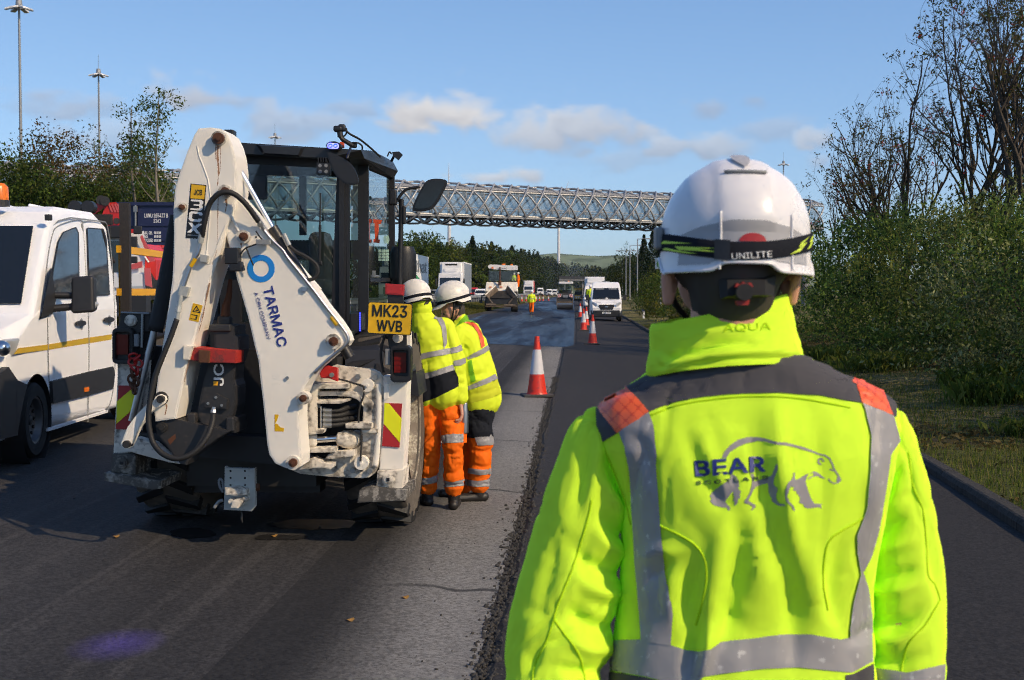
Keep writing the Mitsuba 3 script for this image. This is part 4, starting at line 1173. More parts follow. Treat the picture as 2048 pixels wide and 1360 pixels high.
def band(pt, z0, z1, off, thick=.002, n=80, f=None):
    """a closed strap round the helmet between heights z0 and z1"""
    r = []
    for ph in np.arange(n) * 2 * np.pi / n:
        a, b = (z0, z1) if f is None else (z0 + f(ph), z1 + f(ph))
        r.append([pt(ph, a, off - .003), pt(ph, a, off), pt(ph, (a + b) / 2, off + .0008), pt(ph, b, off), pt(ph, b, off - .003)])
    R = np.array(r)
    k = R.shape[1]
    fs = []
    for i in range(n):
        for j in range(k - 1):
            a, b, c, d = i * k + j, i * k + j + 1, ((i + 1) % n) * k + j + 1, ((i + 1) % n) * k + j
            fs += [[a, c, b], [a, d, c]]
    m = TM(R.reshape(-1, 3), fs)
    m.fix_normals()
    return m


def on_strip(pt, pts, off):
    """a small flat shape on the helmet; pts are (angle, height)"""
    g = Polygon(pts)
    v, f = trimesh.creation.triangulate_polygon(g, engine='earcut')
    v3, f = trimesh.remesh.subdivide_to_size(np.column_stack([v, v[:, 0] * 0]), f, .03, 12)
    p = np.array([pt(a[0], a[1], off) for a in v3])
    t = TM(p, f)
    t.merge_vertices()
    return t


def hand(w, d, nrm, side, curl=.5, s=1.0):
    """bones of a hand from the wrist w along d, its palm facing nrm; the thumb leaves on the side `side`"""
    d, nrm = np.array(d, float), np.array(nrm, float)
    d /= np.linalg.norm(d)
    nrm = nrm - d * (nrm @ d)
    nrm /= np.linalg.norm(nrm)
    x = np.cross(d, nrm) * side
    b = []
    w = np.array(w, float)
    for k in range(4):
        kx = (k - 1.5) * .021
        b.append((w + x * kx * .6, .014 * s, w + d * .085 * s + x * kx * s, .011 * s))
        p = w + d * .085 * s + x * kx * s
        L = (.042, .047, .044, .034)[k] * s
        a = 0
        for q in range(3):
            a += curl * (.55, .75, .6)[q] * (1 + .08 * k)
            e = d * math.cos(a) + nrm * math.sin(a)
            L2 = L * (1, .65, .5)[q]
            b.append((p, (.0098 - .0009 * q) * s, p + e * L2, (.0088 - .0009 * q) * s))
            p = p + e * L2
    t0 = w + x * -.02 * s + d * .02 * s
    t1 = t0 + (d * .55 - x * .7 + nrm * .35) / 1.0 * .045 * s
    t2 = t1 + (d * .85 - x * .2 + nrm * .45) * .034 * s
    b += [(t0, .014 * s, t1, .0115 * s), (t1, .011 * s, t2, .009 * s)]
    return b


def join(*ms):
    return man(m3.Manifold.batch_boolean([unman(m) for m in ms], m3.OpType.Add))


# ---------------------------------------------------------------- the man in the foreground
P = thing('person', 'person in lime jacket lettered BEAR and white strapped helmet, nearest, seen from behind', 'person')
D0 = 2.08
rows = np.array([[700, 1400, 1575, .085], [710, 1352, 1606, .100], [726, 1322, 1642, .106], [740, 1300, 1672, .108], [756, 1280, 1706, .110], [776, 1250, 1754, .113], [796, 1208, 1782, .117], [815, 1190, 1792, .121], [845, 1186, 1796, .128], [890, 1196, 1792, .136], [945, 1220, 1780, .143], [1000, 1238, 1766, .148],
                 [1100, 1241, 1748, .150], [1200, 1235, 1742, .148], [1300, 1222, 1746, .152], [1400, 1214, 1752, .156], [1480, 1212, 1756, .158], [1540, 1214, 1754, .157]])
ys = np.concatenate([np.linspace(700, 900, 46), np.linspace(905, 1540, 110)])
n = 200
rings = []
for y in ys:
    l, r_, b = (np.interp(y, rows[:, 0], rows[:, k]) for k in (1, 2, 3))
    c, a = W((l + r_) / 2, y, D0), (r_ - l) / 2 * D0 / F
    t = np.arange(n) * 2 * np.pi / n
    e = 2 / 2.5
    cx, sx = np.cos(t), np.sin(t)
    # the shoulder blades lie back, the small of the back forward
    back = .012 * math.exp(-((y - 900) / 110) ** 2) - .014 * math.exp(-((y - 1190) / 120) ** 2)
    rings.append(np.stack([c[0] + a * np.sign(cx) * np.abs(cx) ** e, c[1] + b * np.sign(sx) * np.abs(sx) ** e - back * (sx < 0) * np.abs(sx), np.full(n, c[2])], 1))
rings = rings[::-1]
torso = loft(rings)
BF = [(.011, 26, [(1545, 800), (1552, 900), (1570, 1000), (1588, 1100), (1600, 1190)]), (-.007, 18, [(1508, 850), (1522, 950), (1535, 1040), (1552, 1130)]), (-.005, 22, [(1630, 830), (1640, 930), (1645, 1020)]),
      (.008, 24, [(1450, 1040), (1435, 1130), (1420, 1230), (1405, 1330)]), (-.009, 20, [(1480, 1060), (1475, 1130), (1462, 1200), (1452, 1280)]), (.006, 26, [(1520, 1060), (1525, 1150), (1510, 1260)]),
      (-.008, 22, [(1565, 1080), (1578, 1160), (1590, 1260), (1590, 1330)]), (.007, 26, [(1630, 1080), (1628, 1170), (1640, 1270)]), (-.005, 16, [(1370, 860), (1400, 940), (1440, 1010)]), (.004, 18, [(1395, 850), (1425, 930), (1470, 1010)]),
      (-.010, 17, [(1398, 1240), (1385, 1300), (1375, 1370)]), (.008, 14, [(1418, 1260), (1410, 1310), (1395, 1380)]), (-.008, 22, [(1385, 1130), (1375, 1200), (1360, 1270)]), (.006, 20, [(1340, 1120), (1345, 1200), (1350, 1270)]),
      (-.005, 14, [(1270, 870), (1290, 900), (1300, 960)]), (-.006, 12, [(1285, 905), (1268, 960), (1262, 1010)]), (-.006, 16, [(1300, 1160), (1330, 1140), (1350, 1120)]), (.005, 14, [(1285, 1120), (1320, 1100), (1360, 1105)]),
      (-.006, 16, [(1690, 1080), (1665, 1150), (1670, 1230)]), (.005, 16, [(1760, 890), (1745, 960), (1740, 1040)]), (-.006, 14, [(1700, 1280), (1730, 1265), (1745, 1250)]), (-.004, 14, [(1260, 790), (1330, 800), (1400, 770)])]
torso = drape(torso, [(a_ * 1.5, w_, q_) for a_, w_, q_ in BF], .012, 3, (16, 16, 5), .006)
TJ = (caster(torso), torso)
J = part(P, 'jacket', torso, 'lime_cloth', True, 'lime high visibility jacket with grey tape and bear emblem')


def sleeve(pts, lines, seed):
    """pts: (px, py, half width px, distance)"""
    a = np.array(pts, float)
    k = curve(a, 12)
    rings = []
    for i, (x, y, hw, d) in enumerate(k):
        c = W(x, y, d)
        nx = k[min(i + 1, len(k) - 1)] - k[max(i - 1, 0)]
        p0, p1 = W(*k[max(i - 1, 0)][:2], k[max(i - 1, 0)][3]), W(*k[min(i + 1, len(k) - 1)][:2], k[min(i + 1, len(k) - 1)][3])
        t = (p1 - p0) / np.linalg.norm(p1 - p0)
        e1 = np.cross(t, [0, 1, 0])
        e1 /= np.linalg.norm(e1)
        e2 = np.cross(t, e1)
        g = np.arange(96) * 2 * np.pi / 96
        r = hw * d / F
        rings.append(c + r * (np.cos(g)[:, None] * e1 + 1.02 * np.sin(g)[:, None] * e2))
    m = loft(rings)
    m.fix_normals()
    return drape(m, [(a_ * 1.45, w_, q_) for a_, w_, q_ in lines], .010, seed, (18, 18, 9), .007)


SL = sleeve([(1212, 838, 22, 2.085), (1203, 846, 44, 2.085), (1196, 870, 60, 2.085), (1186, 920, 71, 2.085), (1172, 1000, 84, 2.085), (1156, 1090, 95, 2.09), (1136, 1190, 104, 2.085), (1114, 1300, 103, 2.07), (1100, 1400, 92, 2.04), (1096, 1470, 80, 2.01)],
            [(-.009, 12, [(1262, 1000), (1235, 960), (1215, 920)]), (.007, 12, [(1250, 1040), (1225, 1000), (1205, 960)]), (-.008, 12, [(1258, 1080), (1230, 1060), (1205, 1030)]), (.007, 13, [(1250, 1110), (1215, 1090), (1190, 1060)]), (-.010, 14, [(1250, 1150), (1215, 1140), (1175, 1125), (1150, 1100)]),
             (.009, 15, [(1240, 1190), (1200, 1185), (1160, 1165)]), (-.011, 14, [(1230, 1250), (1195, 1255), (1160, 1235), (1130, 1215)]), (.009, 15, [(1225, 1295), (1180, 1300), (1140, 1280)]), (-.009, 13, [(1215, 1340), (1170, 1345), (1110, 1335)]), (-.007, 15, [(1180, 880), (1165, 960), (1150, 1030)]),
             (.007, 14, [(1200, 870), (1190, 940), (1175, 1010)]), (-.006, 14, [(1110, 1100), (1095, 1160), (1080, 1230)]), (-.007, 12, [(1075, 1290), (1060, 1330), (1040, 1360)])], 11)
SR_ = sleeve([(1772, 836, 20, 2.085), (1780, 846, 38, 2.085), (1786, 872, 46, 2.085), (1794, 920, 50, 2.085), (1804, 1000, 60, 2.085), (1812, 1090, 69, 2.09), (1817, 1190, 75, 2.085), (1816, 1300, 76, 2.07), (1812, 1400, 72, 2.04), (1810, 1470, 66, 2.01)],
             [(-.006, 10, [(1762, 1000), (1785, 960), (1800, 930)]), (.005, 11, [(1755, 1040), (1785, 1010), (1810, 980)]), (-.006, 11, [(1752, 1080), (1785, 1055), (1815, 1035)]), (.005, 12, [(1750, 1110), (1790, 1095), (1830, 1080)]), (-.007, 12, [(1748, 1150), (1790, 1150), (1830, 1140)]),
              (.006, 12, [(1745, 1180), (1790, 1185), (1840, 1165)]), (-.009, 13, [(1745, 1235), (1780, 1250), (1815, 1240), (1845, 1215)]), (.008, 14, [(1745, 1270), (1790, 1285), (1840, 1260)]), (-.008, 12, [(1745, 1310), (1790, 1325), (1850, 1310)]), (-.006, 12, [(1860, 1060), (1868, 1120), (1880, 1190)])], 12)
for m, q, ends in ((SL, [(1162, 832), (1180, 842), (1196, 875), (1218, 930), (1250, 1010)], 0), (SR_, [(1795, 808), (1790, 850), (1778, 905), (1768, 960), (1758, 1020)], 1)):
    k = part(J, 'sleeve', m, 'lime_cloth', True)
    on = (caster(m), m)
    if ends == 0:
        for pts in ([(1183, 1000), (1175, 1040), (1160, 1090), (1140, 1150), (1115, 1210), (1108, 1240)], [(1108, 1240), (1130, 1270), (1158, 1310), (1172, 1370)], [(1108, 1240), (1090, 1290), (1070, 1330), (1062, 1390)]):
            seam(J, on, pts, .0022, 'lime_seam')
    else:
        for pts in ([(1817, 905), (1825, 970), (1845, 1020), (1852, 1090), (1856, 1150), (1870, 1170), (1880, 1200)], [(1880, 1200), (1850, 1250), (1815, 1290), (1800, 1360)]):
            seam(J, on, pts, .0022, 'lime_seam')
    # grey tape round the cuff
    lo = [x for x in ((1008, 1392), (1200, 1402), (1196, 1450), (1010, 1440))] if ends == 0 else [(1739, 1334), (1812, 1346), (1889, 1328), (1887, 1372), (1812, 1392), (1739, 1378)]
    patch(J, 'cuff_tape', on, lo, 'silver_tape')
for pts in ([(1290, 1025), (1318, 1050), (1355, 1068), (1390, 1090), (1410, 1120), (1413, 1160), (1406, 1200), (1392, 1250)], [(1750, 1008), (1720, 1040), (1685, 1060), (1658, 1082), (1648, 1120), (1646, 1170), (1655, 1220)],
            [(1300, 831), (1360, 810), (1450, 796), (1520, 793), (1600, 797), (1700, 815)], [(1204, 886), (1222, 925), (1250, 1000), (1262, 1050)]):
    seam(J, TJ, pts, .0024, 'lime_seam')
patch(J, 'yoke', TJ, [(1293, 752), (1339, 730), (1376, 719), (1451, 713), (1530, 711), (1606, 712), (1660, 731), (1709, 756), (1722, 806), (1690, 801), (1640, 791), (1560, 786), (1500, 787), (1451, 789), (1400, 795), (1359, 803), (1320, 815), (1298, 825), (1253, 775)], 'charcoal_cloth', label='dark grey shoulder yoke')
patch(J, 'shoulder_patch', TJ, [(1187, 804), (1252, 774), (1299, 825), (1236, 866)], 'orange_tape', .0032, label='orange reflective patch on the left shoulder')
patch(J, 'shoulder_patch', TJ, [(1707, 755), (1764, 780), (1784, 831), (1722, 806)], 'orange_tape', .0032, label='orange reflective patch on the right shoulder')
patch(J, 'shoulder_panel', TJ, [(1188, 806), (1235, 866), (1203, 886), (1188, 860)], 'charcoal_cloth')
patch(J, 'shoulder_panel', TJ, [(1764, 780), (1793, 803), (1791, 834), (1784, 831)], 'charcoal_cloth')
hem = [(1216, 1281), (1284, 1279), (1342, 1290), (1370, 1300), (1402, 1304), (1420, 1298), (1440, 1284), (1500, 1277), (1560, 1269), (1620, 1268), (1680, 1279), (1742, 1264), (1744, 1322), (1702, 1345), (1600, 1335), (1530, 1337), (1460, 1345), (1408, 1352), (1390, 1368), (1330, 1362), (1290, 1352), (1212, 1339)]
patch(J, 'waist_tape', TJ, hem, 'silver_tape', .0022, label='wide grey tape round the waist')
patch(J, 'back_tape', TJ, [(1240, 863), (1298, 826), (1308, 852), (1313, 900), (1319, 1000), (1322, 1050), (1329, 1120), (1338, 1180), (1345, 1230), (1342, 1292), (1284, 1281), (1280, 1220), (1272, 1120), (1268, 1050), (1264, 990), (1258, 930), (1250, 890)], 'silver_tape', .0034)
patch(J, 'back_tape', TJ, [(1723, 807), (1785, 832), (1797, 881), (1779, 909), (1769, 977), (1755, 1060), (1741, 1110), (1724, 1145), (1734, 1178), (1741, 1233), (1742, 1266), (1697, 1277), (1698, 1256), (1704, 1206), (1719, 1146), (1712, 1105), (1712, 1069), (1733, 1014), (1740, 936), (1740, 872), (1728, 818)], 'silver_tape', .0034)
patch(J, 'side_panel', TJ, [(1212, 1341), (1290, 1354), (1330, 1364), (1352, 1370), (1330, 1530), (1216, 1530)], 'charcoal_cloth')
patch(J, 'side_panel', TJ, [(1746, 1326), (1704, 1348), (1690, 1350), (1700, 1530), (1750, 1530)], 'charcoal_cloth')
Bz = lambda p: [(1370 + x / 6.206, 860 + y / 6.206) for x, y in p]
bear = [Polygon(Bz(q)) for q in (
    [(455, 345), (490, 270), (560, 190), (660, 120), (780, 88), (900, 88), (1000, 105), (1090, 135), (1150, 152), (1240, 155), (1350, 180), (1480, 215), (1580, 255), (1660, 290), (1740, 308), (1740, 326), (1660, 310), (1580, 280), (1480, 250), (1350, 212), (1240, 192), (1130, 182), (1000, 146), (900, 132), (860, 148), (760, 165), (650, 215), (560, 270), (520, 330), (515, 350)],
    [(560, 550), (600, 550), (640, 580), (670, 640), (676, 700), (660, 722), (695, 770), (676, 800), (690, 830), (650, 870), (660, 890), (625, 938), (612, 925), (618, 880), (600, 880), (612, 820), (598, 800), (610, 758), (570, 790), (520, 850), (500, 890), (530, 930), (562, 960), (552, 1000), (535, 1000), (520, 965), (460, 960), (380, 942), (340, 920), (308, 880), (328, 850), (305, 820), (330, 780), (400, 720), (500, 650), (560, 610)],
    [(808, 540), (850, 545), (858, 600), (852, 640), (900, 630), (1000, 595), (1060, 575), (1085, 555), (1130, 430), (1150, 420), (1156, 480), (1112, 590), (1100, 660), (1120, 700), (1150, 715), (1150, 760), (1135, 800), (1142, 880), (1180, 912), (1245, 922), (1245, 942), (1180, 942), (1140, 922), (1090, 890), (1070, 830), (1040, 770), (1040, 700), (1030, 658), (950, 675), (872, 708), (842, 745), (822, 800), (792, 850), (782, 876), (830, 903), (874, 935), (872, 960), (830, 997), (818, 990), (840, 955), (800, 922), (745, 908), (733, 880), (760, 850), (800, 780), (823, 690), (828, 620)],
    [(1343, 530), (1362, 535), (1357, 590), (1370, 620), (1420, 600), (1480, 560), (1530, 543), (1502, 600), (1492, 640), (1520, 740), (1560, 850), (1602, 913), (1702, 918), (1682, 940), (1692, 977), (1660, 957), (1580, 967), (1520, 972), (1480, 957), (1468, 925), (1408, 897), (1428, 850), (1400, 800), (1378, 792), (1384, 760), (1338, 747), (1348, 710), (1310, 700), (1282, 760), (1270, 820), (1292, 890), (1342, 940), (1364, 1000), (1343, 1000), (1318, 947), (1268, 902), (1243, 840), (1248, 750), (1278, 650), (1320, 620), (1340, 570)],
    [(1540, 548), (1590, 512), (1645, 530), (1700, 572), (1748, 612), (1680, 592), (1640, 570), (1580, 582), (1530, 614), (1528, 594), (1598, 560), (1580, 532)], [(1888, 580), (1936, 598), (1932, 636), (1900, 652), (1878, 630)])]
bear += [LineString(Bz(q)).buffer(w / 6.206) for w, q in ((10, [(1738, 317), (1790, 350), (1825, 415), (1852, 490), (1888, 545), (1915, 592)]), (7, [(1902, 652), (1850, 664), (1802, 640), (1785, 610)]), (7, [(1800, 488), (1850, 505)]), (11, [(1720, 385), (1690, 350), (1655, 368), (1652, 408), (1682, 424)]))]
patch(J, 'bear_emblem', TJ, shapely.union_all([b.buffer(0) for b in bear]), 'grey_green_print', .0009, 5.0, 'grey walking bear emblem on the back')
mat('print_dark', (.06, .10, .05), .6)
print_text(J, TJ, 'BEAR', (1390, 952), (1531, 942), 29.5, 'ink_blue', .0016, label='dark blue lettering BEAR')
print_text(J, TJ, 'S C O T L A N D', (1392, 970), (1537, 958), 7.4, 'print_dark', .0016, False)
# collar: stands up, folded, higher at the back right
n = 120
rings = []
prof = [(722, .97, 0), (714, .985, 0), (706, .99, 0), (696, .985, .0), (685, .97, .0), (673, .95, 0), (655, .925, 0), (632, .91, 0), (616, .90, 0), (607, .875, 0), (614, .85, 0), (650, .84, 0), (700, .835, 0)]
for y, k, q in prof:
    t = np.arange(n) * 2 * np.pi / n
    f = np.clip((722 - y) / 108, 0, 1)
    xc = np.interp(y, [620, 680, 733], [1442, 1447, 1454])
    c = W(xc, y, 2.055)
    rx, ry = (.1285 - .004 * f) * k, .100 * k
    x, yy = rx * np.cos(t), ry * np.sin(t)
    tilt = f * (.028 * x / .12 - .008 - .006 * (yy > 0) * yy / .1) - (1 - f) * (.020 * (1 + np.sin(t)) + .008 * (1 - np.cos(t)) - .006)
    rings.append(np.stack([c[0] + x, c[1] + yy + .012 * f, c[2] + tilt], 1))
rings = curve(np.array(rings).reshape(len(prof), -1), 5).reshape(-1, n, 3)
col = loft(rings, False)
col.fix_normals()
CF = [(-.008, 9, [(1310, 700), (1350, 716), (1385, 706), (1440, 690), (1500, 686)]), (.006, 10, [(1345, 728), (1400, 716), (1480, 706), (1590, 704)]), (-.005, 8, [(1370, 733), (1420, 724), (1500, 716), (1600, 714)]), (.005, 12, [(1350, 680), (1420, 664), (1500, 660)]), (-.005, 8, [(1318, 735), (1345, 715), (1375, 690)]), (.006, 8, [(1330, 740), (1352, 722), (1380, 712)])]
col = drape(col, CF, .007, 21, (12, 12, 22))
CJ = (caster(col), col)
part(J, 'collar', col, 'lime_cloth', True)
print_text(J, CJ, 'AQUA', (1447, 664), (1541, 659), 14, 'lime_seam', .0008, False)
part(J, 'collar_lining', tube([W(1442, 624, 2.06) + [.099 * math.cos(a), .082 * math.sin(a) + .01, .026 * math.cos(a) - .026] for a in np.linspace(0, 2 * np.pi, 40)], .009, 8), 'navy_cloth', True)
# head, neck, body, legs
hc = W(1456, 522, 2.05)
FW = np.array([-.05, 1.0, 0])
FR_ = np.array([1.0, .05, 0])
hz = lambda x, y, z: hc + FR_ * x + FW * y + np.array([0, 0, z])
nb = [(hz(0, .0, .04), .088, hz(0, .03, .03), .092), (hz(0, .04, -.03), .074, hz(0, .0, .03), .086), (hz(0, .075, -.085), .030, hz(0, .03, -.03), .07), (hz(0, -.035, .0), .080, hz(0, -.02, -.06), .062),
      (hz(0, -.02, -.06), .062, hz(0, -.005, -.20), .066), (hz(0, .095, -.01), .012, hz(0, .118, -.045), .016), (hz(0, .02, -.30), .07, hz(0, .01, -.2), .058), (hz(0, .02, -.30), .07, hz(.02, .03, -.72), .12), (hz(.02, .03, -.72), .12, hz(.02, .03, -.85), .13)]
for s in (-1, 1):
    nb += [(hz(s * .04, .085, .0), .02, hz(s * .05, .06, -.02), .03)]
    e = hz(s * .091, -.005, -.036)
    nb += [(e + [0, 0, .018], .010, e - FW * .022 + FR_ * s * .012 + [0, 0, .012], .009), (e - FW * .022 + FR_ * s * .012 + [0, 0, .012], .009, e - FW * .012 + FR_ * s * .008 + [0, 0, -.026], .009), (e - FW * .012 + FR_ * s * .008 + [0, 0, -.026], .009, e, .010)]
SH = [(W(1225, 890, 2.085), W(1156, 1090, 2.09), W(1100, 1400, 2.04)), (W(1772, 890, 2.085), W(1812, 1090, 2.09), W(1812, 1400, 2.04))]
hands = []
for s, (a, b, c) in zip((-1, 1), SH):
    nb += [(hz(0, .02, -.30), .06, a, .03), (a, .03, b, .034), (b, .034, c, .030)]
    d = (c - b) / np.linalg.norm(c - b)
    w = c + d * .10
    nb.append((c, .032, w, .027))
    hands += hand(w, d + [0, .1, 0], [-s, .2, 0], s, .55, 1.05)
hip = hz(.02, .03, -.88)
foot = []
for s in (-1, 1):
    h_ = hip + [s * .095, 0, -.02]
    k_ = h_ + [s * .02, -.0, -.44]
    a_ = k_ + [s * .01, .03, -.40]
    a_[2] = float(gz(a_[0], a_[1])) + .11
    foot.append((h_, k_, a_))
    nb += [(hip, .12, h_, .085), (h_, .085, k_, .058), (k_, .058, a_, .04)]
bd = join(skin(nb, .02, 4), skin(hands, .006, 3))
part(P, 'body', bd, 'skin', True)
hr = skin([(hz(0, -.042, .0), .0815, hz(0, -.030, -.05), .068), (hz(0, -.030, -.05), .068, hz(0, .0, -.095), .055), (hz(-.03, -.02, .01), .07, hz(.03, -.02, .01), .07), (hz(0, .0, .05), .092, hz(0, -.02, .03), .09)], .012, 3)
part(P, 'hair', hr, 'hair', True)
tr = []
bt = []
for s, (h_, k_, a_) in zip((-1, 1), foot):
    tr += [(hip + [0, 0, .06], .135, h_, .105), (h_, .105, k_, .085), (k_, .082, a_, .075)]
    t = a_ + [s * .03, .17, -.06]
    bt += [(a_ + [0, -.03, -.06], .045, a_ + [0, 0, .05], .055), (a_ + [0, -.03, -.065], .045, t, .042)]
part(P, 'trousers', skin(tr, .025, 5), 'navy_cloth', True)
for i in (0, 1):
    part(P, 'boot', skin(bt[2 * i:2 * i + 2], .015, 3), 'boot', True)
# helmet, its straps and stickers
hb = W(1468, 545, 2.055)
hb[2] = 1.776
hk, pt, low = helmet(P, hb, [.03, 1.0, 0], [.02, .03, 1], 'helmet_shell', .985)
sky_tilt = lambda ph: .022 * math.sin(ph) ** 2 + .003 * math.sin(ph)
part(hk, 'head_strap', band(pt, .019, .046, .004, f=sky_tilt), 'navy_cloth', True, 'black elastic head strap')
S = lambda q: [(a, (b - .0435) * .68 + .0325 + sky_tilt(a)) for a, b in q]
for q in ([(-1.25, .048), (-.70, .050), (-1.1, .042), (-1.4, .040)], [(-1.0, .038), (-.35, .046), (-.62, .040), (-.28, .037), (-.9, .031)], [(-1.2, .032), (-.62, .029), (-.8, .026), (-1.3, .027)],
          [(.55, .027), (.75, .030), (.92, .047), (.80, .046), (1.02, .060), (.78, .050), (.72, .040), (.80, .041)], [(.92, .030), (1.05, .033), (1.2, .050), (1.1, .049), (1.3, .062), (1.1, .056), (1.0, .044), (1.08, .045)]):
    part(hk, 'strap_flash', on_strip(pt, S(q), .0058), 'strap_print', True)
part(hk, 'strap_buckle', on_strip(pt, S([(-.40, .021), (-.215, .021), (-.215, .066), (-.40, .066)]), .0075), 'black_plastic', True)
hm = trimesh.util.concatenate([scene and band(pt, .019, .046, .0045, f=sky_tilt)])
print_text(hk, (caster(hm), hm), 'UNILITE', (1464, 519), (1543, 514), 12, 'matt_white', .0012, False, label='white lettering on the strap')
sticker = [(-.95, .058), (-.6, .070), (-.2, .078), (.2, .078), (.6, .071), (.98, .058), (.98, .016), (.6, .016), (.42, .017), (.3, .023), (-.3, .023), (-.5, .012), (-.95, .012)]
part(hk, 'grey_sticker', on_strip(pt, sticker, .0012), 'sticker_grey', True, 'grey reflective strip round the back of the helmet')
for a in (-.34, .62):
    part(hk, 'rib', tube([pt(a, z, .002) for z in np.linspace(.004, .09, 14)], .0022, 6), 'helmet_shell', True)
part(hk, 'rim_edge', tube([pt(a, low(a) + .002, .001) for a in np.linspace(-2.2, 2.2, 90)], .003, 6), 'helmet_shell', True)
part(hk, 'top_sticker', on_strip(pt, [(-.5, .1845), (.25, .1845), (.22, .176), (.1, .165), (.02, .158)], .0046), 'sticker_grey', True)
part(hk, 'vent_slot', tube([pt(a, .151, .003) for a in np.linspace(-.36, .36, 12)], .0028, 6), 'grey_paint', True)
part(hk, 'size_dial', on_strip(pt, [(.06 + .17 * math.cos(t), .047 + .013 * math.sin(t)) for t in np.linspace(0, np.pi, 12)], .0035), 'reflective_red', True, 'red dial at the back of the helmet')
part(hk, 'cradle', cat([tube([hz(.083 * math.sin(a), -.093 * math.cos(a) + .01, .0) for a in np.linspace(-1.6, 1.6, 24)], .012, 8), man(m3.Manifold.hull_points([tuple(W(x, y, dd)) for x, y, dd in ((1436, 556, 1.945), (1552, 550, 1.95), (1548, 592, 1.945), (1440, 598, 1.94), (1436, 556, 1.96), (1552, 550, 1.965), (1548, 592, 1.96), (1440, 598, 1.955), (1455, 560, 1.93), (1530, 560, 1.93), (1530, 590, 1.93), (1455, 592, 1.93))]))]), 'black_rubber', 30)
part(hk, 'adjuster_knob', disc(1490, 584, 1.905, 17, .03, n=20), 'black_rubber', 40)
for pp in ([(1470, 574), (1474, 566), (1481, 569), (1487, 563), (1494, 568), (1502, 565), (1507, 574)], [(1472, 602), (1500, 600), (1497, 610), (1476, 611)]):
    part(hk, 'knob_insert', pl(pp, 1.912, .02), 'scuffed_red', label='red adjuster part below the helmet')
part(hk, 'lamp', cat([bx(hb + FW * .17 + [0, 0, .05], (.06, .04, .045), .2, .01)]), 'black_plastic', 40)
part(hk, 'strap_clip', bx(pt(-1.5, .034 + sky_tilt(1.5), .006), (.012, .04, .035), 0, .004), 'grey_paint', 40)
part(hk, 'chin_strap', cat([tube(curve([hz(s * .088, -.01, .02), hz(s * .083, .03, -.06), hz(s * .03, .07, -.115)]), .005, 6) for s in (-1, 1)]), 'black_rubber', True)


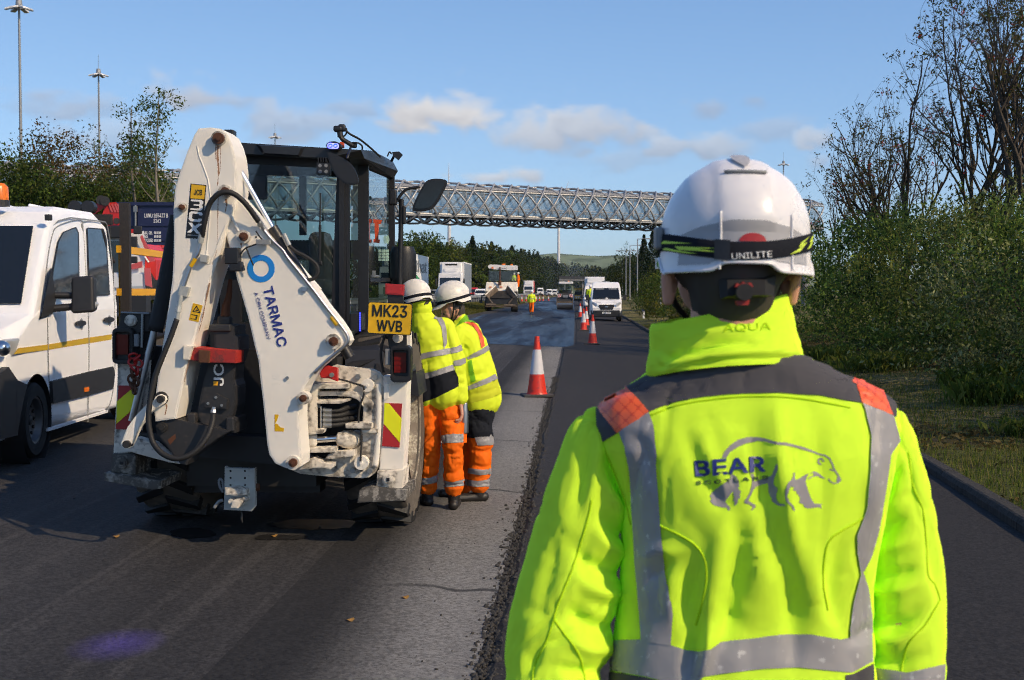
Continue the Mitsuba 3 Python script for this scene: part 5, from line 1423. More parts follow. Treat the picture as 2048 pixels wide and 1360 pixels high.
# ---------------------------------------------------------------- the two men by the loader, and a builder for people farther off
def worker(label, d, J_, helm, cl, legs='orange_cloth', edge=.014, group=None, bands=(), extra=None, hmat='helmet_used'):
    """J_: joints (px, py, extra distance); helm: (centre px of the rim, forward, up)"""
    K = thing('person', label, 'person', group)
    q = {k: W(v[0], v[1], d + (v[2] if len(v) > 2 else 0)) for k, v in J_.items()}
    b = [(q['head'], .078, q['head'] - [0, 0, .0] + np.array(helm[1]) * .025, .08), (q['head'], .07, q['chin'], .035), (q['head'], .06, q['neck'], .056), (q['neck'], .06, q['chest'], .11), (q['chest'], .11, q['hip'], .11)]
    jk, tr, bt, hd = [], [], [], []
    up = np.array([0, 0, 1.])
    tw = cl.get('torso', ((.085), (.175), (.19), (.19)))
    sw = q['sl'] - q['sr']
    sw[2] = 0
    sw /= np.linalg.norm(sw) + 1e-9
    for s in 'lr':
        b += [(q['chest'], .08, q['s' + s], .05), (q['s' + s], .05, q['e' + s], .042), (q['e' + s], .042, q['w' + s], .03)]
        b += [(q['hip'], .10, q['h' + s], .08), (q['h' + s], .08, q['k' + s], .055), (q['k' + s], .055, q['f' + s], .04)]
        ra = cl.get('arm', (.085, .078, .062))
        jk += [(q['s' + s], ra[0], q['e' + s], ra[1]), (q['e' + s], ra[1], q['w' + s], ra[2]), (q['chest'], .15, q['s' + s], ra[0])]
        hipo = q['hip'] + sw * .07 * (1 if s == 'l' else -1)
        jk += [(q['chest'], cl.get('thick', .168), hipo, cl.get('thick', .168) - .02), (hipo, cl.get('thick', .168) - .02, hipo - up * .055, cl.get('thick', .168) - .02)]
        rl = cl.get('leg', (.115, .088, .085))
        tr += [(q['hip'] + [0, 0, -.02], .12, q['h' + s], rl[0]), (q['h' + s], rl[0], q['k' + s], rl[1]), (q['k' + s], rl[1], q['f' + s] + up * .07, rl[2] * .92)]
        f = q['f' + s].copy()
        f[2] = float(gz(f[0], f[1])) if cl.get('ground', True) else f[2] - .1
        toe = f + np.array(J_['toe' + s]) * .17
        bt.append([(f + up * .045, .045, f + up * .13, .05), (f + up * .04 - np.array(J_['toe' + s]) * .04, .042, toe + up * .038, .036)])
        dd = (q['w' + s] - q['e' + s]) / np.linalg.norm(q['w' + s] - q['e' + s])
        b.append((q['w' + s], .03, q['w' + s] + dd * .05, .026))
        hd += hand(q['w' + s] + dd * .05, dd, cl.get('palm', (0, 1, 0)), 1 if s == 'l' else -1, .7)
    jk += [(q['neck'] - up * .05, .085, q['chest'], .15), (q['neck'] + (q['head'] - q['neck']) * .12, .072, q['neck'] - up * .05, .085)]
    fw = np.array(helm[1], float)
    fw /= np.linalg.norm(fw)
    side = np.cross(fw, up)
    b += [(q['head'] + fw * .085 - up * .01, .012, q['head'] + fw * .108 - up * .045, .017), (q['chin'] + fw * .02, .028, q['head'] + fw * .06 - up * .03, .04)]
    for s in (-1, 1):
        e = q['head'] + side * s * .078 - up * .02 - fw * .01
        b += [(e + up * .02, .009, e - fw * .015 + side * s * .01 + up * .012, .009), (e - fw * .015 + side * s * .01 + up * .012, .009, e - up * .025, .009)]
        b += [(q['head'] + side * s * .035 + fw * .07 + up * .01, .022, q['head'] + side * s * .05 + fw * .05 - up * .03, .03)]
    body = skin(b, edge, 3)
    if edge < .02:
        body = join(body, skin(hd, .006, 3))
        part(K, 'eye', cat([trimesh.creation.icosphere(2, .011).apply_translation(q['head'] + side * s * .034 + fw * .089 - up * .006) for s in (-1, 1)]), 'eye', True)
        part(K, 'mouth', bx(q['chin'] + fw * .062 + up * .018, (.02, .05, .008), math.atan2(fw[1], fw[0]), .003), 'skin')
        part(K, 'hair', skin([(q['head'] - fw * .015, .082, q['head'] - fw * .03 - up * .035, .068)], .014, 2), 'hair', True)
    part(K, 'body', body, 'skin', True)
    jm = skin(jk, edge, 7)
    jm = drape(jm, cl.get('folds', []), .026 if edge < .02 else .01, 5, (9, 9, 6), .008 if edge < .02 else 0)
    jp = part(K, 'jacket', jm, cl.get('top', 'yellow_cloth'), True)
    tm = skin(tr, edge, 5)
    tm = drape(tm, cl.get('legfolds', []), .034 if edge < .02 else .01, 9, (10, 10, 13), .016 if edge < .02 else 0)
    tp = part(K, 'trousers', tm, legs, True)
    for k in (0, 1):
        part(K, 'boot', skin(bt[k], edge * .8, 3), 'boot', True)
    JJ, TT = (caster(jm), jm), (caster(tm), tm)
    for on, nm, poly, m, *o in bands:
        patch(jp if on == 'j' else tp, nm, JJ if on == 'j' else TT, poly, m, o[0] if o else .005, 3.0)
    hk, pt, low = helmet(K, W(*helm[0]), helm[1], helm[2], hmat, helm[3] if len(helm) > 3 else 1.0, n=48 if edge < .02 else 24)
    if edge < .02:
        part(hk, 'head_strap', band(pt, .03, .052, .004, n=48), 'navy_cloth', True)
        part(hk, 'lamp', cat([bx(pt(math.pi, .042, .015), (.055, .05, .04), math.atan2(fw[1], fw[0]), .01)]), 'black_plastic', 40)
        part(hk, 'lens', trimesh.creation.icosphere(2, .016).apply_translation(pt(math.pi, .042, .04)), 'steel', True)
        part(hk, 'cradle', tube([pt(a, .0, -.02) for a in np.linspace(-1.5, 1.5, 20)], .010, 6), 'black_plastic', True)
        part(hk, 'chin_strap', cat([tube(curve([pt(s * 1.75, .01, -.012), q['head'] + side * s * .083 - up * .05 + fw * .03, q['chin'] + side * s * .02 - up * .03 - fw * .01]), .008, 6) for s in (-1, 1)] + [tube(curve([pt(s * 1.1, .01, -.012), q['head'] + side * s * .075 - up * .07, q['chin'] + side * s * .03 - up * .02 - fw * .02]), .006, 6) for s in (-1, 1)]), 'black_rubber', True)
    return K, q, JJ, TT, jp


S5 = lambda p: [(800 + x / 4.691, 540 + y / 4.691) for x, y in p]
KA = worker('person nearest the loader wheel seen from behind, yellow jacket, orange trousers and yellow neck scarf', 10.05,
            dict(head=(838, 595, .0), chin=(824, 612, .06), neck=(843, 622), chest=(858, 672), hip=(872, 772), sl=(830, 652, .05), sr=(888, 655, 0), el=(828, 722, .1), er=(911, 722, -.02), wl=(852, 745, .3), wr=(920, 795, -.05),
                 hl=(858, 815), hr=(897, 815), kl=(861, 895, .05), kr=(906, 885, -.05), fl=(855, 990, .12), fr=(908, 994, .0), toel=(-.25, .6, 0), toer=(.1, .8, 0)),
            ((833, 606, 10.05), (-.62, .75, -.2), (-.20, .12, 1), 1.0), dict(top='yellow_cloth', arm=(.086, .082, .066), palm=(-1, 0, 0), leg=(.10, .088, .085),
            folds=[(-.012, 5, [(850, 700), (880, 690), (905, 700)]), (-.012, 4, [(835, 735), (870, 722), (900, 712)]), (.01, 5, [(845, 742), (880, 735)]), (-.014, 4, [(893, 650), (896, 680), (902, 700)]), (-.012, 4, [(905, 752), (920, 748), (932, 752)]), (-.01, 4, [(908, 770), (922, 768), (934, 770)]), (.008, 6, [(840, 650), (850, 690)])],
            legfolds=[(-.02, 5, [(880, 842), (905, 840), (925, 850)]), (.012, 4, [(882, 850), (906, 850)]), (-.018, 4, [(886, 900), (905, 908), (925, 905)]), (-.016, 4, [(884, 940), (905, 948), (922, 940)]), (-.016, 4, [(888, 968), (905, 972), (925, 968)]), (-.016, 4, [(848, 950), (862, 955), (875, 948)]), (-.014, 5, [(870, 812), (872, 850)])]),
            bands=[('j', 'back_tape', S5([(320, 415), (370, 420), (415, 490), (435, 560), (440, 680), (410, 745), (400, 640), (385, 540)]), 'silver_tape'),
                   ('j', 'waist_tape', S5([(90, 800), (130, 797), (300, 765), (410, 742), (470, 735), (472, 785), (400, 800), (300, 815), (130, 855), (90, 850)]), 'silver_tape', .006),
                   ('j', 'hip_tape', S5([(165, 980), (300, 950), (500, 885), (515, 935), (400, 975), (300, 1005), (180, 1035)]), 'silver_tape', .006),
                   ('j', 'lower_back_panel', S5([(178, 1036), (300, 1006), (515, 938), (545, 1010), (550, 1090), (430, 1150), (330, 1200), (210, 1240), (150, 1150)]), 'navy_cloth', .004),
                   ('j', 'sleeve_tape', S5([(470, 735), (530, 718), (575, 700), (590, 750), (540, 775), (478, 785)]), 'silver_tape', .006),
                   ('j', 'sleeve_tape', S5([(500, 855), (560, 840), (615, 820), (620, 868), (570, 895), (510, 900)]), 'silver_tape', .006),
                   ('t', 'knee_tape', [(880, 872), (898, 868), (932, 868), (934, 884), (900, 886), (882, 886)], 'silver_tape'), ('t', 'shin_tape', [(884, 960), (905, 964), (928, 958), (930, 971), (906, 974), (886, 974)], 'silver_tape'),
                   ('t', 'shin_tape', [(842, 956), (860, 956), (878, 948), (880, 962), (860, 968), (842, 970)], 'silver_tape'), ('t', 'thigh_pocket', [(888, 815), (918, 800), (922, 836), (895, 838)], 'orange_cloth', .007)])
K, q, JJ, TT, jp = KA
part(K, 'neck_scarf', skin([(q['neck'] + [0, 0, .02], .086, q['neck'] + [-.015, .01, .085], .080), (q['neck'] + [-.015, .01, .085], .080, q['head'] + [.0, -.02, -.02], .084)], .014, 3), 'yellow_cloth', True, 'pale yellow neck scarf')
part(K, 'leg_pocket', man(m3.Manifold.hull_points([tuple(W(x, y, 9.98 + z)) for x, y, z in ((914, 845, .02), (934, 846, .08), (934, 885, .1), (914, 888, .02), (918, 845, .12), (930, 886, .16))])), 'orange_cloth', 40)
single('vacuum_flask', lathe([(0, 0), (.035, 0), (.037, .01), (.037, .17), (.030, .19), (.030, .23), (.026, .24), (0, .24)], 20, frame(W(928, 866, 10.08), [1, 0, 0], [0, 1, 0], [0, 0, 1])), 'steel', 'dark steel flask top sticking out of a trouser leg pocket', 'flask', None, 40)
KB = worker('person with bowed head and head lamp, orange stripe on yellow jacket, half dark trousers', 10.55,
            dict(head=(907, 620, 0), chin=(893, 640, -.02), neck=(923, 645), chest=(936, 695), hip=(963, 786), sl=(915, 668, -.16), sr=(940, 662, .14), el=(893, 735, -.22), er=(922, 740, .22), wl=(886, 790, -.22), wr=(896, 790, .2),
                 hl=(955, 820, -.07), hr=(962, 820, .07), kl=(962, 890, -.1), kr=(945, 890, .12), fl=(958, 985, -.08), fr=(926, 985, .12), toel=(-1, -.35, 0), toer=(-1, -.3, 0)),
            ((909, 608, 10.55), (-.93, -.25, -.3), (-.27, -.04, 1), 1.02), dict(top='yellow_cloth', arm=(.092, .086, .066), leg=(.12, .105, .095), palm=(1, 0, 0),
            folds=[(-.016, 5, [(925, 720), (945, 715), (965, 712)]), (-.014, 5, [(930, 755), (955, 748), (980, 745)]), (.01, 5, [(935, 765), (960, 760)]), (-.012, 4, [(925, 690), (935, 700), (938, 720)]), (-.012, 4, [(935, 790), (965, 785), (990, 778)])],
            legfolds=[(-.018, 5, [(940, 840), (965, 842), (985, 850)]), (-.018, 4, [(945, 900), (968, 905), (990, 898)]), (-.018, 4, [(945, 930), (965, 935), (985, 930)])]),
            bands=[('j', 'brace_stripe', S5([(600, 490), (650, 485), (710, 510), (755, 570), (780, 640), (792, 715), (760, 735), (745, 650), (725, 590), (690, 540), (640, 508)]), 'orange_tape', .006),
                   ('j', 'waist_tape', S5([(620, 820), (680, 785), (760, 745), (820, 705), (840, 745), (790, 780), (700, 820), (640, 845)]), 'silver_tape', .006),
                   ('j', 'hip_tape', S5([(605, 1105), (700, 1060), (800, 1020), (890, 975), (915, 1020), (820, 1065), (720, 1105), (630, 1130)]), 'silver_tape', .006),
                   ('j', 'green_panel', S5([(640, 860), (672, 845), (685, 930), (712, 1040), (668, 1055), (648, 960)]), 'green_cloth', .005), ('j', 'collar_panel', S5([(520, 540), (560, 480), (620, 415), (670, 440), (705, 500), (650, 485), (590, 490)]), 'green_cloth', .005),
                   ('j', 'soiled_hem', S5([(580, 1200), (640, 1135), (740, 1105), (910, 1025), (945, 1160), (860, 1200), (700, 1240), (590, 1265)]), 'dull_yellow_cloth', .004),
                   ('t', 'upper_leg', [(915, 800), (1004, 790), (1002, 875), (955, 876), (918, 874)], 'navy_cloth', .006), ('t', 'knee_tape', [(950, 874), (996, 872), (998, 890), (955, 890)], 'silver_tape', .008), ('t', 'shin_tape', [(935, 936), (965, 940), (990, 936), (988, 948), (960, 950), (935, 946)], 'silver_tape'), ('t', 'shin_tape', [(930, 958), (955, 962), (980, 958), (978, 972), (955, 974), (930, 970)], 'silver_tape')])
K, q, JJ, TT, jp = KB
# ================================================================ CREW CAB PICKUP WITH A DROPSIDE BED (left), LORRY WITH CRANE, CONTAINER
class Side:
    """an upright plane through p along e; pixels are traced on it. out is the way it faces"""
    def __init__(self, p, e, out):
        self.p, self.e, self.out = np.array(p, float), np.array(e, float) / np.linalg.norm(e), np.array(out, float)

    def at(self, px, py, off=0.0):
        x, z = aim(px, py)
        D, O = np.array([x, 1.0, z]), np.array([0, 0, H])
        t = ((self.p + self.out * off - O) @ self.out) / (D @ self.out)
        return O + D * t

    def sz(self, px, py, off=0.0):
        q = self.at(px, py, off)
        return (q - self.p) @ self.e, q[2]

    def plate(self, pts, off, t, holes=()):
        """plate traced in pixels, its face off metres proud of the plane and t thick"""
        poly = Polygon([self.sz(x, y, off) for x, y in pts], [[self.sz(x, y, off) for x, y in h] for h in holes]).buffer(0)
        b = self.p + self.out * off
        return ext(poly, t, frame([b[0], b[1], 0], self.e, [0, 0, 1], -self.out))

    def line(self, pts, off, r, n=6):
        return tube([self.at(x, y, off) for x, y in pts], r, n)


def hull(pts):
    return man(m3.Manifold.hull_points([tuple(map(float, p)) for p in pts]))


def rhull(pts, r, n=10):
    return man(m3.Manifold.batch_hull([m3.Manifold.sphere(r, n).translate(list(map(float, p))) for p in pts]))


mat('van_glass', (.010, .013, .016), .03, spec=.8)
mat('van_black', (.020, .020, .022), .5)
mat('lens_clear', (.50, .52, .55), .1, .4)
mat('yellow_band', (.50, .32, .02), .45)
mat('tyre', (.016, .015, .014), .85)
mat('wheel_grey', (.11, .11, .115), .4, .6)
mat('lamp_amber', (.70, .16, .01), .3)
mat('crane_red', (.50, .02, .018), .35)
mat('truck_white', (.70, .70, .71), .35)
mat('pink_red', (.55, .10, .11), .4)


def wheel(parent, c, R, w, axle, rimmat='wheel_grey', name='wheel'):
    """road wheel with its outer face towards axle"""
    ax = np.array(axle, float) / np.linalg.norm(axle)
    M = frame(c, np.cross([0, 0, 1], ax), [0, 0, 1], ax)
    t = part(parent, name, lathe([(R * .62, -w / 2), (R * .93, -w / 2), (R, -w * .38), (R, w * .38), (R * .93, w / 2), (R * .64, w * .48), (R * .62, w * .3), (R * .6, -w * .3)], 40, M), 'tyre', 35)
    r = [lathe([(0, w * .22), (R * .16, w * .22), (R * .18, w * .12), (R * .28, w * .10), (R * .5, w * .2), (R * .58, w * .42), (R * .64, w * .44), (R * .62, -w * .3), (0, -w * .3)], 36, M)]
    part(t, 'rim', cat(r), rimmat, 35)
    hol = []
    for k in range(12):
        a = k * np.pi / 6
        q = M[:3, :3] @ [R * .42 * math.cos(a), R * .42 * math.sin(a), w * .155] + M[:3, 3]
        hol.append(rod(q, q + ax * .012, R * .05, n=8))
    part(t, 'rim_holes', cat(hol), 'ink_black', kind='stuff')
    part(t, 'hub_cap', lathe([(0, w * .3), (R * .13, w * .27), (R * .15, w * .2)], 20, M), 'van_black', 35)
    return t


V = thing('crew_cab_pickup', 'white crew cab pickup with yellow side stripe, black mirror and amber beacon, leftmost in front', 'pickup truck')
VE = np.array([-.048, 1.0, 0]) / math.hypot(.048, 1)          # rearwards
VO = np.array([VE[1], -VE[0], 0])                             # out of the side that shows
vp = np.array([-4.36, 11.75, 0])
vg = float(gz(vp[0] - .9, vp[1]))
S1 = Side(vp, VE, VO)
B = lambda s, w, z: vp + VE * s - VO * w + np.array([0, 0, vg + z])
C3 = lambda p: [(x / 2.2667, 350 + y / 2.2667) for x, y in p]
WID = 1.95
prof_low = [(-.98, .24), (-1.02, .62), (-.97, .95), (-.80, 1.10), (-.15, 1.30), (.2, 1.36), (2.86, 1.36), (2.88, .30), (2.86, .20), (-.9, .20)]
low_ = [B(s, w, z) for s, z in prof_low for w in ((.05, WID - .05) if s > -.7 else (.16, WID - .16))]
r0 = .05
bodylow = rhull([B(s + (r0 if s < 0 else -r0), w, z + (r0 if z < .5 else -r0 * .5)) for s, z in prof_low for w in ((r0, WID - r0) if s > -.7 else (.22, WID - .22))] + [B(-.72, w, z) for w in (.08, WID - .08) for z in (.4, .95)], r0, 12)
top = rhull([B(s, w, z) for s, z, i in ((-.05, 1.30, .06), (.72, 2.10, .15), (.95, 2.26, .19), (1.25, 2.33, .22), (2.6, 2.36, .24), (2.80, 2.22, .16), (2.83, 1.34, .055)) for w in (i, WID - i)], .055, 12)
# the wheel arch is cut out of the body
arch = man(m3.Manifold.batch_boolean([unman(bodylow), m3.Manifold.cylinder(.46, .43, .43, 40).transform(frame(B(0, .40, .34), VE, [0, 0, 1], VO)[:3].tolist())], m3.OpType.Subtract))
part(V, 'body', cat([arch]), 'white_paint', 30)
part(V, 'cab_top', top, 'white_paint', 30)
part(V, 'arch_lining', lathe([(.425, -.38), (.425, .0)], 40, frame(B(0, .01, .34), VE, [0, 0, 1], VO)), 'van_black', True)
# screen and side windows, laid on the sloping sides
def topside(px, py, off=.004):
    """a point on the sloping upper side: leans in 12 cm over 90 cm"""
    p = S1.at(px, py)
    for _ in range(3):
        i = max(p[2] - vg - 1.33, 0) * .125
        p = S1.at(px, py, -i + off)
    return p


def side_patch(name, pts, m, off=.004, label=None, parent=V):
    g = Polygon(pts).buffer(0)
    v, f = trimesh.creation.triangulate_polygon(g, engine='earcut')
    v3, f = trimesh.remesh.subdivide_to_size(np.column_stack([v, v[:, 0] * 0]), f, 25, 12)
    a, b = np.array([topside(x, y, off) for x, y, _ in v3]), np.array([topside(x, y, off - .012) for x, y, _ in v3])
    t = TM(a, f)
    t.merge_vertices()
    if (np.cross(t.triangles[:, 1] - t.triangles[:, 0], t.triangles[:, 2] - t.triangles[:, 0]) @ VO).mean() < 0:
        t.faces = t.faces[:, ::-1]
    return part(parent, name, t, m, False, label)


fw = C3([(222, 560), (240, 420), (262, 300), (285, 258), (345, 234), (358, 262), (362, 560)])
bw = C3([(392, 238), (470, 243), (484, 288), (499, 545), (404, 550)])
for nm, o in (('door_window', fw), ('rear_door_window', bw)):
    g = Polygon(o).buffer(-3).buffer(3, 4)
    k = side_patch(nm, list(g.exterior.coords)[:-1], 'van_black', .013)
    side_patch('glass', list(g.buffer(-2.4).exterior.coords)[:-1], 'van_glass', .017, parent=k)
side_patch('quarter_panel', C3([(178, 655), (222, 555), (232, 470), (222, 640)]), 'van_black', .012)
scr = [B(s, w, z) for s, w, z in ((.00, .13, 1.38), (.70, .235, 2.12), (.70, WID - .235, 2.12), (.00, WID - .13, 1.38))]
sn = np.cross(scr[1] - scr[0], scr[2] - scr[0])
sn /= np.linalg.norm(sn)
sn = sn if sn[1] < 0 else -sn
part(V, 'windscreen', hull([p + sn * .058 for p in scr] + [p + sn * .05 for p in scr]), 'van_glass', label='dark windscreen')
part(V, 'screen_wiper', tube([scr[0] * .8 + scr[3] * .2 + sn * .075, scr[0] * .3 + scr[3] * .7 + sn * .075 + [0, .1, .12]], .01), 'van_black')
for pts, r in ((C3([(205, 640), (212, 420), (235, 280), (262, 232), (340, 205), (370, 210), (378, 260), (400, 640), (403, 860), (398, 1120)]), .006), (C3([(378, 260), (376, 215), (470, 212), (492, 260), (508, 400), (520, 640), (521, 870), (508, 1000), (488, 1068)]), .006), (C3([(215, 650), (222, 940)]), .005)):
    part(V, 'door_gap', tube([topside(x, y, .004) for x, y in curve(np.array(pts, float), 4)], r, 6), 'grey_paint')
side_patch('roof_gutter', C3([(240, 230), (262, 205), (320, 190), (478, 210), (480, 216), (322, 198), (268, 212)]), 'grey_paint', .006)
part(V, 'yellow_stripe', S1.plate(C3([(66, 812), (85, 785), (220, 768), (396, 738), (508, 722), (506, 746), (396, 764), (220, 792)]), .004, .006), 'yellow_band', label='yellow reflective stripe along the side')
part(V, 'rubbing_panel', cat([S1.plate(C3([(238, 935), (400, 893), (515, 868), (522, 905), (514, 968), (400, 1000), (243, 1036)]), .02, .03)]), 'van_black')
part(V, 'sill', S1.plate(C3([(220, 1150), (490, 1066), (490, 1076), (220, 1162)]), .01, .04), 'truck_white')
part(V, 'side_marker', S1.plate(C3([(385, 964), (405, 960), (404, 980), (386, 984)]), .03, .02), 'lamp_amber')
for x, y in ((371, 671), (498, 655)):
    k = part(V, 'door_handle', S1.plate(smooth_poly([(x / 2.2667 + a, 350 + y / 2.2667 + b) for a, b in ((-8, -2), (0, -5), (8, -3), (8, 3), (0, 6), (-8, 3))], 2), .035, .02), 'van_black')
    part(k, 'recess', lathe([(0, 0), (.055, 0), (.06, -.003)], 20, frame(S1.at(x / 2.2667, 350 + y / 2.2667 + 2, .006), VE, [0, 0, 1], VO)), 'grey_paint')
# mirror on its two arms
m0 = S1.at(172, 587, .30)
k = part(V, 'door_mirror', rhull([m0 + VE * s + np.array([0, 0, z]) + VO * o for s, z, o in ((-.05, .13, -.09), (-.05, .14, .06), (-.07, -.16, -.09), (-.07, -.15, .07), (.05, .12, -.08), (.05, .13, .05), (.05, -.15, -.08), (.05, -.14, .06))], .03, 12), 'van_black', 40, 'black door mirror')
part(k, 'arm', cat([rod(m0 + [-.05, 0, -.12], S1.at(105, 617, 0), .035), rod(m0 + [-.05, 0, -.02], S1.at(100, 590, -.02), .03), hull([S1.at(x, y, o) for x, y in ((82, 635), (98, 580), (103, 535), (112, 600), (105, 628)) for o in (-.05, .03)])]), 'van_black')
part(k, 'repeater', rhull([m0 + VO * .07 + VE * -.03 + [0, 0, -.13], m0 + VO * .10 + VE * -.02 + [0, 0, -.10]], .025), 'lens_clear', True)
# face: grille, bumper, lamps
part(V, 'bumper', rhull([B(s, w, z) for s, z in ((-1.0, .30), (-1.02, .60), (-.50, .30), (-.50, .62)) for w in (.20, WID - .20)] + [B(-.62, w, z) for w in (.03, WID - .03) for z in (.32, .66)], .05), 'van_black', 40)
part(V, 'grille', hull([B(s, w, z) for s, z in ((-1.05, .66), (-1.02, .92), (-.9, .66), (-.9, .92)) for w in (.55, WID - .55)]), 'van_black')
part(V, 'bumper_corner', S1.plate(C3([(0, 900), (40, 870), (80, 930), (125, 950), (112, 1000), (95, 1080), (80, 1180), (0, 1200)]), .015, .06), 'van_black')
hl_ = part(V, 'headlight', rhull([S1.at(x / 2.2667, 350 + y / 2.2667, o) for x, y, o in ((78, 748, -.03), (60, 800, -.03), (20, 845, -.06), (-30, 830, -.12), (-30, 765, -.12), (20, 755, -.05))], .02), 'lens_clear', 40, 'clear headlight on the front corner')
part(hl_, 'reflector', trimesh.creation.icosphere(2, .07).apply_translation(S1.at(4, 697, -.03)), 'chrome', True)
part(V, 'cab_camera', bx(topside(97, 435, .03), (.06, .06, .06), 0, .01), 'van_black')
bc = part(V, 'beacon', lathe([(0, .17), (.05, .165), (.085, .13), (.09, .03), (.09, 0)], 20, frame(B(.85, .62, 2.42), [1, 0, 0], [0, 1, 0], [0, 0, 1])), 'lamp_amber', True, 'amber beacon on the roof')
part(bc, 'base', lathe([(0, 0), (.1, 0), (.1, -.06), (0, -.06)], 20, frame(B(.85, .62, 2.42), [1, 0, 0], [0, 1, 0], [0, 0, 1])), 'van_black')
part(V, 'roof_rib', cat([rhull([B(s, w, 2.405) for s in (1.4, 2.5)], .02) for w in (.5, .8, 1.1, 1.4)]), 'white_paint', True)
wheel(V, B(0, .13, .345), .345, .235, VO)
wheel(V, B(0, WID - .13, .345), .345, .235, -VO)
wheel(V, B(3.75, .16, .345), .345, .235, VO)
wheel(V, B(3.75, WID - .16, .345), .345, .235, -VO)
part(V, 'bed', cat([hull([B(s, w, z) for s in (3.02, 6.0) for w in (.02, WID - .02) for z in (.80, .92)]), hull([B(s, w, z) for s in (2.9, 6.0) for w in (.5, WID - .5) for z in (.45, .7)])]), 'van_black')
part(V, 'dropside', hull([B(s, w, z) for s in (3.05, 6.0) for w in (.0, .04) for z in (.88, 1.24)]), 'dark_metal')
part(V, 'dropside', hull([B(s, w, z) for s in (3.05, 6.0) for w in (WID - .04, WID) for z in (.88, 1.24)]), 'dark_metal')
hb2 = part(V, 'headboard_post', hull([B(s, w, z) for s in (3.16, 3.26) for w in (-.06, .05) for z in (.9, 2.56)]), 'rusty_black' if 'rusty_black' in scene else mat('rusty_black', (.022, .018, .017), .7))
part(V, 'headboard_post', hull([B(s, w, z) for s in (3.06, 3.16) for w in (WID - .12, WID - .02) for z in (.9, 2.56)]), 'rusty_black')
part(V, 'headboard_rail', hull([B(s, w, z) for s in (3.07, 3.15) for w in (.12, WID - .12) for z in (2.30, 2.42)]), 'rusty_black')
part(V, 'headboard_panel', hull([B(s, w, z) for s in (3.09, 3.13) for w in (.12, WID - .12) for z in (.9, 1.62)]), 'rusty_black')
part(V, 'mesh_guard', cat([rod(B(3.11, w, 1.62), B(3.11, w, 2.3), .004, n=4) for w in np.arange(.14, WID - .1, .06)] + [rod(B(3.11, .12, z), B(3.11, WID - .12, z), .004, n=4) for z in np.arange(1.66, 2.3, .06)]), 'dark_metal', kind='stuff')
for z in (1.98, 1.48):
    part(V, 'yellow_rail', hull([B(s, w, z + q) for s in (3.16, 6.0) for w in (.03, .09) for q in (0, .085)]), 'amber_paint', label='yellow steel rail along the bed')
    part(V, 'yellow_rail', hull([B(s, w, z + q) for s in (3.16, 6.0) for w in (WID - .09, WID - .03) for q in (0, .085)]), 'amber_paint')
for s in (3.3, 5.95):
    for w in (.03, WID - .1):
        part(V, 'rail_post', hull([B(s + a, w + b, z) for a in (0, .07) for b in (0, .07) for z in (.92, 2.0)]), 'amber_paint')
part(V, 'work_lamp', cat([rod(B(3.02, w, 2.50), B(3.16, w, 2.50), .075, n=16) for w in (.52, .37)] + [rod(B(3.11, .45, 2.4), B(3.11, .45, 2.5), .02)]), 'black_plastic')
# tools standing in the bed
single('pole_tool', cat([rod(B(3.8, .35, .93), B(3.75, .30, 1.95), .028), rod(B(3.5, .30, 1.9), B(3.95, .33, 1.9), .03), bx(B(3.78, .32, 1.7), (.07, .07, .2), 0, .01), bx(B(3.79, .33, 1.2), (.09, .09, .3), 0, .01)]), 'rusty_black', 'rusty dark steel jack standing in the pickup bed', 'jack')

# ---- lorry with a red crane, farther off behind the pickup
Q = thing('crane_lorry', 'white and red lorry with folded red crane, behind the white crew cab pickup', 'lorry')
dq = 24.0
X = lambda px, py, d=dq: W(px, py, d)


def boxpx(x0, y0, x1, y1, d, t, rx=0.0):
    a, b = X(x0, y1, d), X(x1, y0, d)
    return hull([(x, y, z) for x in (a[0], b[0]) for y in (d, d + t) for z in (a[2], b[2])])


part(Q, 'cab', hull([X(x, y, d) for x, y, d in ((165, 460, dq), (288, 462, dq), (292, 620, dq - .1), (160, 618, dq - .1), (288, 462, dq + 2), (292, 620, dq + 2), (165, 460, dq + 2), (160, 620, dq + 2))]), 'truck_white')
part(Q, 'windscreen', boxpx(168, 482, 252, 545, dq - .06, .05), 'van_glass')
part(Q, 'sun_visor', boxpx(165, 452, 254, 474, dq - .25, .25), 'van_black')
part(Q, 'front_panel', boxpx(168, 548, 284, 575, dq - .13, .06), 'truck_white')
part(Q, 'bumper', boxpx(160, 590, 292, 625, dq - .25, .3), 'van_black')
for pts, m in (([(262, 458), (268, 458), (268, 466), (262, 466)], 'crane_red'), ([(284, 470), (290, 482), (300, 500), (310, 522), (300, 524), (290, 500), (280, 474)], 'pink_red'), ([(258, 530), (284, 522), (284, 535), (258, 540)], 'pink_red'), ([(288, 536), (300, 536), (304, 575), (290, 570)], 'pink_red')):
    part(Q, 'livery_panel', pl(pts, dq - .14, .02), m)
part(Q, 'side_panel', pl([(290, 488), (312, 520), (312, 560), (290, 555)], dq + .6, .9), 'crane_red')
part(Q, 'stripe', cat([pl([(x, y), (x + 8, y + 12), (x + 5, y + 13), (x - 3, y + 1)], dq + .58, .01) for x, y in ((296, 498), (300, 508), (291, 512), (305, 500))]), 'truck_white')
part(Q, 'frame_upright', cat([pl([(310, 492), (322, 492), (318, 548), (309, 552)], dq + 1.6, .2), pl([(292, 490), (324, 490), (324, 496), (292, 496)], dq + 1.6, .2)]), 'crane_red')
part(Q, 'mudguard', pl([(296, 540), (308, 560), (304, 600), (290, 600)], dq + .5, .5), 'van_black')
